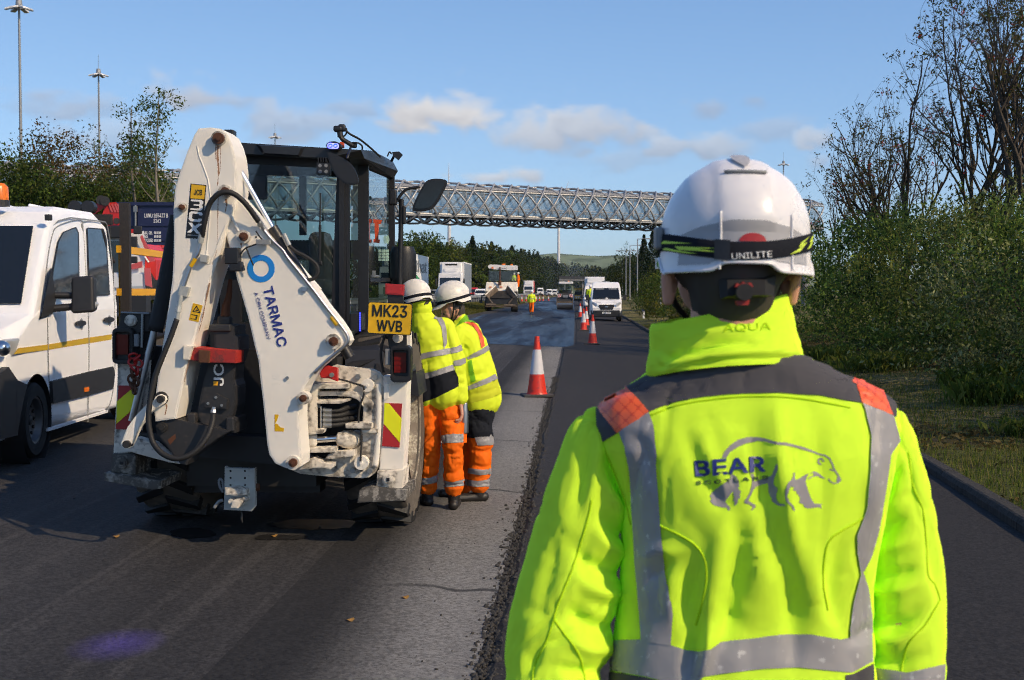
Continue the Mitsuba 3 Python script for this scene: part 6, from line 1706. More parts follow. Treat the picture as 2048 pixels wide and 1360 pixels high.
for x0, y0, x1, y1 in ((267, 452, 284, 468), (260, 473, 275, 496), (261, 513, 275, 526)):
    part(Q, 'mirror', rhull([X(x, y, dq - .35 + z) for x in (x0 + 2, x1 - 2) for y in (y0 + 2, y1 - 2) for z in (0, .06)], .02), 'van_black', True)
part(Q, 'headlight', boxpx(262, 572, 284, 582, dq - .27, .05), 'lens_clear')
cr = part(Q, 'crane', cat([hull([X(x, y, d) for x, y in ((168, 425), (190, 408), (206, 404), (214, 412), (196, 424), (172, 440)) for d in (dq + .4, dq + .9)]), hull([X(x, y, d) for x, y in ((212, 406), (232, 404), (246, 424), (244, 450), (216, 452), (204, 430)) for d in (dq + .3, dq + 1.0)])]), 'crane_red', label='folded red crane arms above the cab')
part(cr, 'stripe', cat([pl([(x, 408), (x + 3, 407), (x + 10, 424), (x + 7, 425)], dq + .28, .01) for x in (216, 222, 228, 233)]), 'pink_red')
part(cr, 'hook_block', cat([rod(X(202, 400, dq + .1), X(202, 400, dq + .6), .09), rod(X(210, 402, dq + .1), X(210, 402, dq + .6), .09), rod(X(233, 442, dq + .1), X(233, 442, dq + .4), .06)]), 'van_black')
part(Q, 'load_bed', boxpx(190, 520, 300, 585, dq + 2.1, 6), 'van_black')
for s in (166, 284):
    for dd_ in (.4, 4.6, 6.0):
        c_ = X(s, 640, dq + dd_)
        c_[2] = float(gz(c_[0], c_[1])) + .5
        wheel(Q, c_, .5, .3, (1 if s > 200 else -1, 0, 0))

# ---- blue container
Kc = thing('shipping_container', 'dark blue shipping container with white code lettering, behind the lorry', 'container')
dk = 31.0
cb = [X(228, 405, dk), X(346, 405, dk)]
z0 = float(gz(cb[0][0], dk)) + 1.3
part(Kc, 'body', hull([(x, y, z) for x in (cb[0][0] - .15, cb[0][0] + 2.44) for y in (dk, dk + 6.1) for z in (z0, cb[0][2] - .02)]), 'navy')
for x0, x1 in ((232, 272), (276, 345)):
    for y0, y1 in ((418, 452), (456, 482), (486, 520)):
        part(Kc, 'door_panel', boxpx(x0, y0, x1, y1, dk - .035, .03), 'navy')
part(Kc, 'top_rail', boxpx(228, 404, 348, 411, dk - .06, .08), 'navy')
for x in (250, 271):
    part(Kc, 'locking_bar', cat([rod(X(x, 410, dk - .09), X(x, 525, dk - .09), .022), bx(X(x, 418, dk - .09), (.09, .06, .14))]), 'zinc')
for s_, a, b, h_ in (('LVNU 185477 B', (289, 435), (336, 435), 7.6), ('2261', (307, 445), (322, 445), 7), ('MAX. GR.', (285, 469), (305, 469), 6.5), ('TARE', (285, 476), (296, 476), 6), ('PAYLOAD', (285, 484), (306, 484), 6.5)):
    part(Kc, 'lettering', text_px(s_, a, b, dk - .039, h_), 'matt_white')
for y in (465.5, 473, 481):
    for x in (308, 313, 318):
        part(Kc, 'blurred_print', pl([(x, y - 2.6), (x + 4, y - 2.6), (x + 4, y + 2.6), (x, y + 2.6)], dk - .039, .003), 'side_marking' if 'side_marking' in scene else mat('side_marking', (.5, .5, .52), .6))
# ================================================================ CONES, VANS, MACHINES, TRAFFIC, PEOPLE FARTHER OFF
def cone_red(p, n, uv):
    a = fbm(p.x * 30, p.y * 30, p.z * 22, 3)
    return mix((.62, .030, .012), (.30, .03, .02), smoothstep(.55, .8, a))


mat('cone_red', tex(cone_red), .4)
mat('cone_sleeve', (.60, .59, .62), .45)
mat('cone_base', (.045, .044, .044), .8)
CONE = {'base': (cat([bx((0, 0, .022), (.50, .50, .044), 0, .012)]), 'cone_base'), 'body': (lathe([(.175, .044), (.17, .06), (.158, .075), (.042, .93), (.040, .99), (.034, 1.0), (0, 1.0)], 28), 'cone_red'),
        'sleeve': (lathe([(.116, .375), (.1185, .372), (.0665, .775), (.064, .778)], 28), 'cone_sleeve')}
CP_ = {k: mikit.ply(m, b, 40) for k, (m, b) in CONE.items()}


def cone(px, py, label, group='cones along the edge of the hard shoulder', rz=0.0, lean=0.0):
    p = G(px, py, .03 if px > 1110 else .005)
    k = thing('traffic_cone', label, 'traffic cone', group)
    M = T().translate(p.tolist()).rotate([0, 0, 1], rz).rotate([1, 0, 0], lean)
    for nm, d in CP_.items():
        scene[f'{k}__{nm}'] = {**d, 'to_world': M}


cone(1074, 793, 'nearest red and white traffic cone, standing on the pale planed strip', rz=8, lean=-.6)
cone(1185, 688.5, 'second nearest traffic cone, alone on the dark hard shoulder', rz=-10)
cone(1167, 661, 'third nearest traffic cone, overlapping the one just behind it', rz=5)
cone(1172.5, 652, 'traffic cone half hidden behind the third nearest cone', rz=20)
cone(1160.5, 634.5, 'small far traffic cone left of the white van, on the seam of the lane', rz=3)
for k, x in enumerate((1043.5, 1052, 1072, 1079, 1086, 1097)):
    cone(x, 603 - .3 * k, ('far cone nearest the paver, left of the lorry front', 'far cone before the red sided lorry, left of the walking person', 'far cone just right of the walking person', 'far cone below the white van, second right of the walking person',
                           'far cone third right of the walking person', 'far cone rightmost of the row, left of the roller')[k], 'far cones along the central reserve')


# ---- vehicles that face the camera, built in their own frame: x to the picture's right, s away from the front, z up
def placed(px, d, dz=0.0, yaw=0.0):
    x = (px - 1024) / F * d
    e = RD * math.cos(yaw) + RX * math.sin(yaw)
    x_ = np.array([e[1], -e[0], 0])
    o = np.array([x, d, float(gz(x, d)) + dz])
    return lambda a, s, z: o + x_ * a + e * s + np.array([0, 0, z]), e, x_


def van(label, px, d, detail=True, group=None, h=2.5, cat_='van', body='white_paint', dz=.0, w=1.0):
    K = thing('panel_van' if h > 2.2 else 'car', label, cat_, group)
    Bv, e, x_ = placed(px, d, dz)
    k = h / 2.5
    pts = lambda L, r: rhull([Bv(sg * a * w, s, z) for a, s, z in L for sg in (-1, 1)], r)
    part(K, 'body', cat([pts([(.80, .02, .40), (.86, .0, .85 * k), (.88, .18, 1.12 * k), (.93, .75, 1.32 * k), (.96, .9, .4), (.96, 5.2 * min(k + .1, 1), .4), (.96, 5.2 * min(k + .1, 1), 1.3 * k)], .05),
                         pts([(.93, .72, 1.28 * k), (.86, 1.35, 2.12 * k), (.80, 1.75, 2.42 * k), (.74, 2.2, 2.46 * k), (.76, 4.2 if h < 2.2 else 5.15, 2.44 * k), (.95, 5.2 * min(k + .1, 1), 1.3 * k)], .05)]), body, 30)
    sl = [Bv(a * w, s, z) for a, s, z in ((-.86, .74, 1.40 * k), (.86, .74, 1.40 * k), (.79, 1.30, 2.08 * k), (-.79, 1.30, 2.08 * k))]
    n_ = np.cross(sl[1] - sl[0], sl[2] - sl[0])
    n_ /= np.linalg.norm(n_)
    n_ = n_ if n_[1] < 0 else -n_
    part(K, 'windscreen', hull([p + n_ * q for p in sl for q in (.05, .065)]), 'van_glass')
    part(K, 'grille', hull([Bv(a * w, s, z) for a, z in ((-.45, 1.06 * k), (.45, 1.06 * k), (.50, .98 * k), (.38, .74 * k), (-.38, .74 * k), (-.50, .98 * k)) for s in (-.065, .1)]), 'van_black')
    part(K, 'bumper', rhull([Bv(sg * a * w, s, z) for a, s in ((.80, -.03), (.95, .35)) for z in (.34, .66 * k) for sg in (-1, 1)], .05), 'van_black', True)
    for sg in (-1, 1):
        part(K, 'headlight', hull([Bv(sg * a * w, s, z * k) for a, s, z in ((.58, -.05, 1.02), (.60, -.03, 1.14), (.90, .10, 1.26), (.91, .12, 1.02), (.62, -.045, .94), (.9, .3, 1.1))]), 'lens_clear')
        part(K, 'mirror', cat([rhull([Bv(sg * a, s, z * k) for a in (1.12, 1.26) for z in (1.36, 1.66) for s in (.95, 1.02)], .03, 6), rod(Bv(sg * .95 * w, .95, 1.40 * k), Bv(sg * 1.2, .97, 1.42 * k), .03)]), 'van_black')
        for s in (.85, 4.1):
            wheel(K, Bv(sg * .86 * w, s, .34), .34, .22, x_ * sg)
    if detail:
        q = part(K, 'number_plate', hull([Bv(a, s, z) for a in (-.28, .28) for z in (.48, .61) for s in (-.095, -.08)]), 'matt_white')
        part(q, 'blurred_print', hull([Bv(a, s, z) for a in (-.24, -.03) for z in (.515, .575) for s in (-.098, -.094)]), 'grey_paint')
        part(q, 'blurred_print', hull([Bv(a, s, z) for a in (.03, .24) for z in (.515, .575) for s in (-.098, -.094)]), 'grey_paint')
        part(K, 'badge', lathe([(0, .008), (.10, .006), (.11, 0)], 20, frame(Bv(0, -.066, .93), x_, [0, 0, .42], -e)), 'steel')
        part(K, 'bonnet_vent', cat([hull([Bv(c + a, s, z) for a in (-.16, .16) for s, z in ((.30, 1.215), (.36, 1.235), (.33, 1.20))]) for c in (-.5, .5)]), 'van_black')
        part(K, 'dashboard_paper', hull([p + n_ * .068 for p in (sl[0] * .56 + sl[1] * .44, sl[0] * .42 + sl[1] * .58, sl[0] * .45 + sl[1] * .47 + sl[2] * .08, sl[0] * .5 + sl[1] * .4 + sl[2] * .1)] + [p + n_ * .066 for p in (sl[0] * .56 + sl[1] * .44, sl[0] * .42 + sl[1] * .58, sl[0] * .45 + sl[1] * .47 + sl[2] * .08)]), 'matt_white')
        for a, b in ((.08, .42), (.60, .93)):
            lo, hi = sl[3] * .86 + sl[0] * .14, sl[2] * .86 + sl[1] * .14
            part(K, 'sun_visor', hull([p + n_ * .067 for p in (sl[3] * (1 - a) + sl[2] * a, sl[3] * (1 - b) + sl[2] * b, lo * (1 - b) + hi * b, lo * (1 - a) + hi * a)] + [p + n_ * .0655 for p in (sl[3] * (1 - a) + sl[2] * a, lo * (1 - b) + hi * b, lo * (1 - a) + hi * a)]), 'grey_paint')
        part(K, 'roof_vent', rhull([Bv(a, s, 2.53) for a in (-.2, .2) for s in (2.4, 3.0)], .05), 'grey_paint')
    return K


van('white van with black bumper and number plate, parked on the hard shoulder by the kerb', 1213, 81.0)
van('white van standing behind the other, half hidden by it', 1190, 112.0, False)


def lorry(label, px, d, h=4.0, side='truck_white', fridge=False, group=None, dz=0.0, w=1.25, L=12.0):
    K = thing('lorry', label, 'lorry', group)
    Bv, e, x_ = placed(px, d, dz)
    part(K, 'cab', rhull([Bv(sg * a, s, z) for a, s, z in ((1.16, .08, .5), (1.18, .05, 1.3), (1.16, .15, 2.2), (1.12, .35, 2.95), (1.18, 1.9, .5), (1.14, 1.9, 3.0)) for sg in (-1, 1)], .06), 'truck_white', 30)
    part(K, 'windscreen', hull([Bv(a, s, z) for a, s, z in ((-1.06, -.005, 1.75), (1.06, -.005, 1.75), (1.04, .14, 2.55), (-1.04, .14, 2.55), (-1.06, .2, 1.75), (1.06, .2, 1.75))]), 'van_glass')
    part(K, 'grille', hull([Bv(a, s, z) for a in (-.85, .85) for z in (.75, 1.45) for s in (-.03, .2)]), 'grey_paint')
    part(K, 'bumper', hull([Bv(a, s, z) for a in (-1.2, 1.2) for z in (.3, .68) for s in (-.08, .3)]), 'truck_white')
    for sg in (-1, 1):
        part(K, 'headlight', hull([Bv(sg * a, s, z) for a in (.8, 1.14) for z in (.72, .92) for s in (-.06, .1)]), 'lens_clear')
        part(K, 'mirror', rhull([Bv(sg * 1.42, s, z) for z in (1.7, 2.0, 2.4) for s in (.2, .3)], .09, 6), 'van_black')
        for s in (.9, 5.0, L - 1.5, L - 3):
            wheel(K, Bv(sg * 1.05, s, .5), .5, .3, x_ * sg)
    part(K, 'box_front', hull([Bv(a, s, z) for a in (-w, w) for z in (1.0, h) for s in (2.15, 2.25)]), 'truck_white')
    part(K, 'box_body', hull([Bv(a, s, z) for a in (-w, w) for z in (1.0, h - .01) for s in (2.26, L)]), side)
    part(K, 'edge_rail', cat([hull([Bv(w + q, s, z) for q in (-.05, .02) for z in (1.0, h + .02) for s in (2.13, 2.3)]), hull([Bv(w + q, s, z) for q in (-.05, .02) for z in (h - .1, h + .02) for s in (2.3, L)])]), 'truck_white')
    part(K, 'roof_fairing' if not fridge else 'fridge_unit', rhull([Bv(a, s, z) for a in (-.95, .95) for s, z in ((1.45, 3.1 if fridge else 3.2), (1.5, h - .15), (2.1, h - .15), (2.1, 3.1))], .06), 'truck_white' if not fridge else 'matt_white', 30)
    if fridge:
        part(K, 'fridge_grille', hull([Bv(a, s, z) for a in (-.62, .62) for z in (h - .36, h - .20) for s in (1.40, 1.5)]), 'van_black')
        part(K, 'fridge_bulge', rhull([Bv(a, s, z) for a, z in ((-.75, h - .75), (.75, h - .75), (.6, h - .95), (-.6, h - .95)) for s in (1.32, 1.6)], .05), 'matt_white', True)
    return K


mat('side_grey', (.18, .20, .23), .4)
lorry('tall white refrigerated lorry coming the other way, beyond the two persons', 900, 131.0, 4.2, 'side_grey', True)
lorry('far white lorry with red trailer side, beyond the walking person', 1056.5, 330.0, 4.1, 'crane_red')
lorry('white lorry behind the parked white vans, only its top showing', 1190, 165.0, 3.9, 'truck_white')
k = lorry('white lorry with green lower side, left, mostly hidden by the loader cab', 789, 98.0, 4.05, 'truck_white')
Bv, e, x_ = placed(789, 98.0)
mat('livery_green', (.02, .22, .06), .4)
part(k, 'green_panel', hull([Bv(1.26 + q, s, z) for q in (0, .02) for s, z in ((2.3, 1.0), (2.3, 2.6), (7.0, 1.4), (12, 1.2), (12, 1.0))]), 'livery_green')
part(k, 'lettering', text('that', Bv(1.285, 3.0, 2.7), e, (0, 0, 1), .9, 7.5), 'grey_paint')
van('silver car on the far carriageway, left of the refrigerated lorry', 869, 190, False, None, 1.5, 'car', 'side_grey', w=.92)
van('white car on the far carriageway, right of the refrigerated lorry', 959.5, 205, False, None, 1.6, 'car', w=.92)
van('red van on the far carriageway, left of the white car', 943, 225, False, None, 1.9, 'car', 'crane_red')
van('far white van on the other carriageway, first right of the red sided lorry', 1080, 400, False, None, 2.5)
van('far white van on the other carriageway, second right of the red sided lorry', 1098, 430, False, None, 2.5)
van('farthest white van on the other carriageway, left of the roller', 1109, 470, False, None, 2.6)
van('far grey car between two white vans on the other carriageway', 1089, 415, False, None, 1.5, 'car', 'side_grey')

# ---- paver
A = thing('road_paver', 'cream white road paver with open hopper and flat canopy roof, facing the camera', 'road paver')
d = 103.0
worn('hopper_steel', (.10, .075, .055), (.30, .22, .15), .5, 1.5, .6)
part(A, 'canopy', man(m3.Manifold.hull_points([tuple(W(x, y, dd)) for x, y, dd in ((976, 531, d), (980, 529, d), (1034, 531, d), (1036, 533, d), (1035.5, 540, d), (1020, 540.5, d), (980, 538, d), (976, 535, d), (977, 531, d + 3.2), (1035, 532.5, d + 3.2), (1035, 538, d + 3.2), (977, 536, d + 3.2))])), 'truck_white', 30)
part(A, 'canopy_emblem', pl([(1003, 535.4), (1012, 535.9), (1014, 534.2), (1013, 537), (1003, 536.6)], d - .03, .02), 'grey_paint')
part(A, 'beacon', cat([rod(W(1007, 530, d + 1), W(1007, 527.5, d + 1), .15), rod(W(1023, 531, d + 1), W(1023, 528, d + 1), .1)]), 'lamp_amber')
part(A, 'work_light', bx(W(985, 535.5, d - .1), (.16, .1, .12)), 'lamp_amber')
for x0, x1, y1 in ((977, 978.6, 566), (1033, 1034.6, 566)):
    for dd in (d + .3, d + 2.9):
        part(A, 'canopy_post', hull([W(x, y, dd + q) for x in (x0, x1) for y in (538, y1) for q in (0, .08)]), 'van_black')
part(A, 'front_screen', quad([W(978.5, 541, d + .35), W(1033, 542, d + .35), W(1033, 563, d + .35), W(978.5, 562, d + .35)]), 'clear_pane')
part(A, 'operator_station', cat([hull([W(x, y, dd) for x in (982, 994) for y in (548, 566) for dd in (d + 2.0, d + 2.6)]), hull([W(x, y, dd) for x in (1008, 1018) for y in (552, 566) for dd in (d + 2.0, d + 2.6)]), hull([W(x, 560, dd) for x in (977, 1034) for dd in (d + 2.6, d + 2.7)] + [W(x, 543, dd) for x in (977, 1034) for dd in (d + 2.6, d + 2.7)])]), 'van_black')
part(A, 'engine_deck', rhull([W(x, y, dd) for x, y, dd in ((974, 566, d + .3), (1033, 566, d + .3), (972, 582, d), (1034, 582, d), (974, 566, d + 3), (1033, 566, d + 3), (972, 590, d + 3), (1034, 590, d + 3))], .08), 'cream_paint', 30)
for pts in ([(970, 590), (991, 571), (992.5, 572), (998, 583), (988, 596), (977, 596)], [(1033, 591), (1016, 571), (1014.5, 572), (1009, 583), (1017, 596), (1027, 597)]):
    part(A, 'hopper_wing', man(m3.Manifold.hull_points([tuple(W(x, y, dd)) for (x, y), dd in zip(pts, (d - 1.6, d - .4, d - .35, d + .05, d - .2, d - 1.6))] + [tuple(W(x, y + 1, dd)) for (x, y), dd in zip(pts[:4], (d - 1.6, d - .4, d - .3, d + .1))])), 'hopper_steel')
    part(A, 'wing_edge', rod(W(*pts[0], d - 1.62), W(*pts[1], d - .42), .045), 'cream_paint')
part(A, 'hopper_floor', hull([W(x, y, dd) for x, y, dd in ((994, 580, d + .06), (1014, 580, d + .06), (978, 596, d - 1.4), (1028, 597, d - 1.4), (978, 600, d - .2), (1028, 600, d - .2))]), 'van_black')
part(A, 'front_apron', cat([pl([(971, 592), (983, 597), (1022, 598), (1034, 593), (1033, 609), (972, 609)], d - 1.3, .5)]), 'van_black')
for p_, q_ in (((977, 596), (985, 607)), ((1025, 597), (1017, 607))):
    part(A, 'hopper_ram', rod(W(*p_, d - 1.5), W(*q_, d - 1.5), .06), 'hopper_steel')
part(A, 'push_roller', cat([rod(W(972, 609.5, d - 1.7), W(992, 610, d - 1.7), .10), rod(W(1008, 610.5, d - 1.7), W(1031, 611, d - 1.7), .10), hull([W(x, y, dd) for x in (971, 1033) for y in (611, 614) for dd in (d - 1.4, d - .9)])]), 'hopper_steel')
part(A, 'exhaust_pole', cat([rod(W(1000, 534, d - .1), W(999.5, 570, d - .1), .06), rod(W(999.5, 562, d - .1), W(999.5, 571, d - .1), .13)]), 'rust')
part(A, 'marker_lamp', cat([bx(W(x, 574, d - .05), (.2, .06, .08)) for x in (981, 1002)]), 'lamp_amber')
for x in (976, 1029):
    for dd in (d - .3, d + 1.4):
        c_ = W(x, 610, dd)
        c_[2] = float(gz(c_[0], c_[1])) + .42
        wheel(A, c_, .42, .55, (1 if x > 1000 else -1, 0, 0), 'hopper_steel')
part(A, 'track', cat([hull([W(x, y, dd) for x in (xa, xb) for y in (598, 619) for dd in (d + 2, d + 5)]) for xa, xb in ((971, 980), (1026, 1034))]), 'van_black')
part(A, 'side_arm', cat([rod(W(965, 592, d), W(972, 588, d), .07), rod(W(964, 590, d), W(962, 603, d), .06), bx(W(962, 603, d), (.25, .25, .25)), rod(W(1036, 596, d + 1), W(1040, 606, d + 1), .08)]), 'van_black')

# ---- roller
A = thing('road_roller', 'road roller with glazed cab, red and white chevrons and steel drum', 'road roller')
d = 129.0
c_ = W(1131, 611, d)
zg = float(gz(c_[0], d))
part(A, 'drum', rod(W(1114, 611, d)[:2].tolist() + [zg + .55], W(1145.5, 611, d)[:2].tolist() + [zg + .55], .55, n=32), 'steel', 35)
part(A, 'drum_frame', cat([hull([W(x, y, dd) for x in (xa, xb) for y in (596, 611) for dd in (d - .6, d + 1.0)]) for xa, xb in ((1113, 1114.5), (1145, 1146.5))] + [hull([W(x, y, dd) for x in (1113, 1146.5) for y in (603, 606) for dd in (d - .62, d - .55)])]), 'hopper_steel')
part(A, 'front_body', hull([W(x, y, dd) for x, y, dd in ((1114, 586, d - .3), (1146, 586.5, d - .3), (1113.5, 603, d - .5), (1146, 603, d - .5), (1114, 586, d + 1.6), (1146, 586.5, d + 1.6), (1114, 603, d + 1.6), (1146, 603, d + 1.6))]), 'van_black')
for x0, sg in ((1115, 1), (1146, -1)):
    q = part(A, 'chevron_panel', pl([(x0, 588), (x0 + 8 * sg, 588), (x0 + 7 * sg, 594), (x0, 595)], d - .62, .05), 'truck_white')
    part(q, 'red_stripe', cat([pl([(x0 + a * sg, 588), (x0 + (a + 1.6) * sg, 588), (x0 + (a - .6) * sg, 594.5), (x0 + (a - 2.2) * sg, 594.5)], d - .64, .02) for a in (2.4, 5.6)]), 'red_paint')
part(A, 'sign_board', pl([(1126, 590), (1136, 590), (1136, 595), (1126, 595)], d - .62, .05), 'side_grey')
part(A, 'cab_roof', rhull([W(x, y, dd) for x in (1118.5, 1145) for y in (564.5, 567) for dd in (d + .8, d + 2.4)], .06), 'truck_white', True)
part(A, 'cab_frame', cat([hull([W(x + q, y, dd + r_) for q in (0, 1) for y in (567, 587) for r_ in (0, .07)]) for x in (1118, 1142.5) for dd in (d + .85, d + 2.3)] + [hull([W(x, y, d + 2.3) for x in (1118, 1143) for y in (580, 587)] + [W(1130, 583, d + 2.4)])]), 'van_black')
part(A, 'cab_window', quad([W(1119, 568, d + .86), W(1142.5, 568, d + .86), W(1142.5, 585, d + .86), W(1119, 585, d + .86)]), 'clear_pane')
part(A, 'rear_tyre', rod(W(1115, 611, d + 3.2)[:2].tolist() + [zg + .7], W(1145, 611, d + 3.2)[:2].tolist() + [zg + .7], .7, n=24), 'tyre')
part(A, 'rear_body', hull([W(x, y, dd) for x in (1115, 1145) for y in (582, 606) for dd in (d + 2.4, d + 4.4)]), 'cream_paint')
part(A, 'beacon', rod(W(1137, 564, d + 1.5), W(1137, 561.5, d + 1.5), .08), 'lamp_amber')

# ---- small yellow machine beyond the roller
A = thing('yellow_paver', 'small yellow and black paving machine beyond the roller', 'paving machine')
d = 175.0
part(A, 'hopper', hull([W(x, y, dd) for x, y, dd in ((1149, 590, d), (1165, 590, d), (1150, 598, d), (1164, 598, d), (1149, 590, d + 2), (1165, 590, d + 2), (1150, 598, d + 2))]), 'amber_paint')
part(A, 'lower_body', hull([W(x, y, dd) for x in (1148, 1163) for y in (597, 602) for dd in (d + .1, d + 3)]), 'van_black')
part(A, 'deck', hull([W(x, y, dd) for x in (1150, 1164) for y in (583, 591) for dd in (d + 2, d + 4)]), 'van_black')
part(A, 'roof', hull([W(x, y, dd) for x in (1148, 1166) for y in (577, 579) for dd in (d + 1.8, d + 4)]), 'amber_paint')
part(A, 'roof_post', cat([rod(W(x, 578, d + 2.2), W(x, 592, d + 2.2), .05) for x in (1150, 1164)]), 'van_black')
part(A, 'stripe', cat([pl([(x, 592), (x + 2, 592), (x + 3, 597), (x + 1, 597)], d - .05, .03) for x in (1151, 1155, 1159)]), 'truck_white')


# ---- people farther off
def walker(label, px, py, d, h, legs, top='yellow_cloth', fwd=(0, 1, 0), ground=True, bands=True, step=.22, group=None, wd=1.0):
    s = F / d * h / 1.78
    P_ = lambda x, z, e=0.0: (px + x * s * wd, py - z * s, e)
    j = dict(head=P_(.02, 1.60), chin=P_(.02, 1.50, .05 * fwd[1]), neck=P_(.01, 1.47), chest=P_(0, 1.28), hip=P_(0, .98), sl=P_(-.19, 1.38), sr=P_(.19, 1.38), el=P_(-.27, 1.12, .05), er=P_(.27, 1.12, -.05), wl=P_(-.24, .90, .15), wr=P_(.24, .90, .05),
             hl=P_(-.09, .90), hr=P_(.09, .90), kl=P_(-.10, .50, .1), kr=P_(.09, .50, -.02), fl=P_(-.09, .1, step), fr=P_(.08, .1, -step), toel=fwd, toer=fwd)
    b = [('j', 'back_tape', [(px - .19 * s, py - 1.16 * s), (px + .19 * s, py - 1.16 * s), (px + .19 * s, py - 1.10 * s), (px - .19 * s, py - 1.10 * s)], 'silver_tape')] if bands else []
    return worker(label, d, j, ((px + .02 * s, py - 1.62 * s, d), fwd, (0, 0, 1), h / 1.78), dict(top=top, ground=ground, leg=(.105, .085, .085), arm=(.08, .07, .06), thick=.155 if wd > .8 else .12), legs, .05, group, b, hmat='helmet_shell')


walker('person walking away on the fresh black road, yellow jacket and orange trousers', 1063, 627.5, 96.0, 1.78, 'orange_cloth')
walker('person standing at the side of the paver, orange clothes and white helmet', 1036, 576, 105.0, 1.28, 'orange_cloth', 'orange_cloth', (-1, .2, 0), False, False, .0, None, .35)
walker('person in yellow jacket on the paver deck behind its screen', 1028, 576, 104.6, 1.25, 'navy_cloth', 'yellow_cloth', (0, -1, 0), False, True, .0, None, .6)
walker('person in yellow vest and dark trousers standing beside the parked white vans', 1180.5, 616, 100.0, 1.78, 'navy_cloth', 'yellow_cloth', (.3, 1, 0), True, False, .05)
walker('far person in green jacket on the small yellow machine', 1158, 604, 178.0, 1.75, 'navy_cloth', 'green_cloth', (0, -1, 0), False, False, .0)
# ================================================================ FOOTBRIDGE, OVERBRIDGE, TURBINES, MASTS, LAMPS, SIGN, RAIL
mat('galvanised', (.34, .34, .34), .45, .5)
mat('bridge_tube', (.33, .335, .345), .42, .35)
mat('bridge_dark', (.035, .036, .038), .6)
mat('bridge_deck', (.20, .20, .20), .7)
mat('turbine_white', (.62, .63, .65), .5)
mat('mast_grey', (.27, .28, .29), .5, .4)
scene['bridge_glass'] = {'type': 'blendbsdf', 'weight': .32, 'a': {'type': 'thindielectric', 'int_ior': 1.6, 'specular_transmittance': {'type': 'rgb', 'value': [.70, .76, .80]}},
                         'b': {'type': 'principledthin', 'base_color': {'type': 'rgb', 'value': [.55, .63, .70]}, 'roughness': .2, 'diff_trans': 1.0, 'spec_trans': 0.0}}
Fb = thing('footbridge', 'tubular footbridge of crossing grey steel spirals with glass walls, spanning the road', 'footbridge')
# its axis, from two sections seen in the picture
p0, p1 = W(800, 403.5, 99.0), W(1300, 422.5, 110.5)
ax = p1 - p0
ax /= np.linalg.norm(ax)
sd = np.cross(ax, [0, 0, 1])
sd /= np.linalg.norm(sd)
upv = np.cross(sd, ax)
Ra, Rb = 1.95, 1.62                      # half width, half height
s0, s1 = -44.0, 42.0
PITCHB, NB = 7.9, 5


def on_tube(s, a, k=1.0):
    return p0 + ax * s + (sd * Ra * math.cos(a) + upv * Rb * math.sin(a)) * k


for sg in (1, -1):
    for i in range(NB):
        ss = np.arange(s0, s1, .42)
        part(Fb, 'spiral_tube', tube([on_tube(s, sg * 2 * np.pi * (s / PITCHB + i / NB), 1.0 + .03 * (sg > 0)) for s in ss], .082, 7), 'bridge_tube', True)
for a, r_, m in ((math.radians(38), .07, 'bridge_tube'), (math.radians(142), .07, 'bridge_tube'), (math.radians(-38), .09, 'bridge_tube'), (math.radians(-142), .09, 'bridge_tube'), (math.radians(90), .05, 'bridge_tube')):
    part(Fb, 'long_rail', tube([on_tube(s, a, .96) for s in (s0, s1)], r_, 8), m)
wz0, wz1 = -Rb * .60, Rb * .62
for sgn in (-1, 1):
    wx = Ra * .74 * sgn
    Pg = lambda s, z: p0 + ax * s + sd * wx + upv * z
    n_ = int((s1 - s0) / 1.58)
    for i in range(n_):
        a, b = s0 + i * 1.58, s0 + (i + 1) * 1.58
        part(Fb, 'glass_pane', quad([Pg(a + .02, wz0), Pg(b - .02, wz0), Pg(b - .02, wz1), Pg(a + .02, wz1)]), 'bridge_glass')
        part(Fb, 'mullion', bar(Pg(a, wz0), Pg(a, wz1), .05, .05, ax), 'bridge_tube')
    part(Fb, 'hand_rail', tube([Pg(s0, wz0 + .62), Pg(s1, wz0 + .62)], .03, 6), 'bridge_tube')
    part(Fb, 'edge_beam', bar(Pg(s0, wz0 - .08), Pg(s1, wz0 - .08), .16, .12, upv), 'bridge_tube')
part(Fb, 'deck', bar(p0 + ax * s0 + upv * (wz0 - .12), p0 + ax * s1 + upv * (wz0 - .12), 2 * Ra * .66, .09, upv), 'bridge_dark')
for i, s in enumerate(np.arange(s0 + .4, s1, 1.58)):
    q = [on_tube(s, a, .97) for a in np.linspace(math.radians(-150), math.radians(-30), 9)]
    c_ = p0 + ax * s + upv * (wz0 - .1)
    part(Fb, 'deck_rib', cat([tube([c_ - sd * 1.3, on_tube(s, math.radians(-90), .95)], .05, 6), tube([c_ + sd * 1.3, on_tube(s, math.radians(-90), .95)], .05, 6), tube(q, .06, 6)]), 'bridge_dark')
arc = [(sd * 1.42 * math.cos(a) + upv * (Rb * .66 + .34 * math.sin(a))) for a in np.linspace(0, np.pi, 9)]
part(Fb, 'roof_sheet', TM([p0 + ax * s_ + q for s_ in (s0, s1) for q in arc], [f_ for j in range(8) for f_ in ([j, j + 1, j + 10], [j, j + 10, j + 9])]), 'bridge_roof' if 'bridge_roof' in scene else mat('bridge_roof', (.22, .225, .235), .5), True)
for s in (s0 + 12, s1 - .8):
    c_ = p0 + ax * s
    part(Fb, 'pier', cat([rod([c_[0], c_[1], 0], [c_[0], c_[1], c_[2] - Rb], .42, n=20)]), 'bridge_deck')

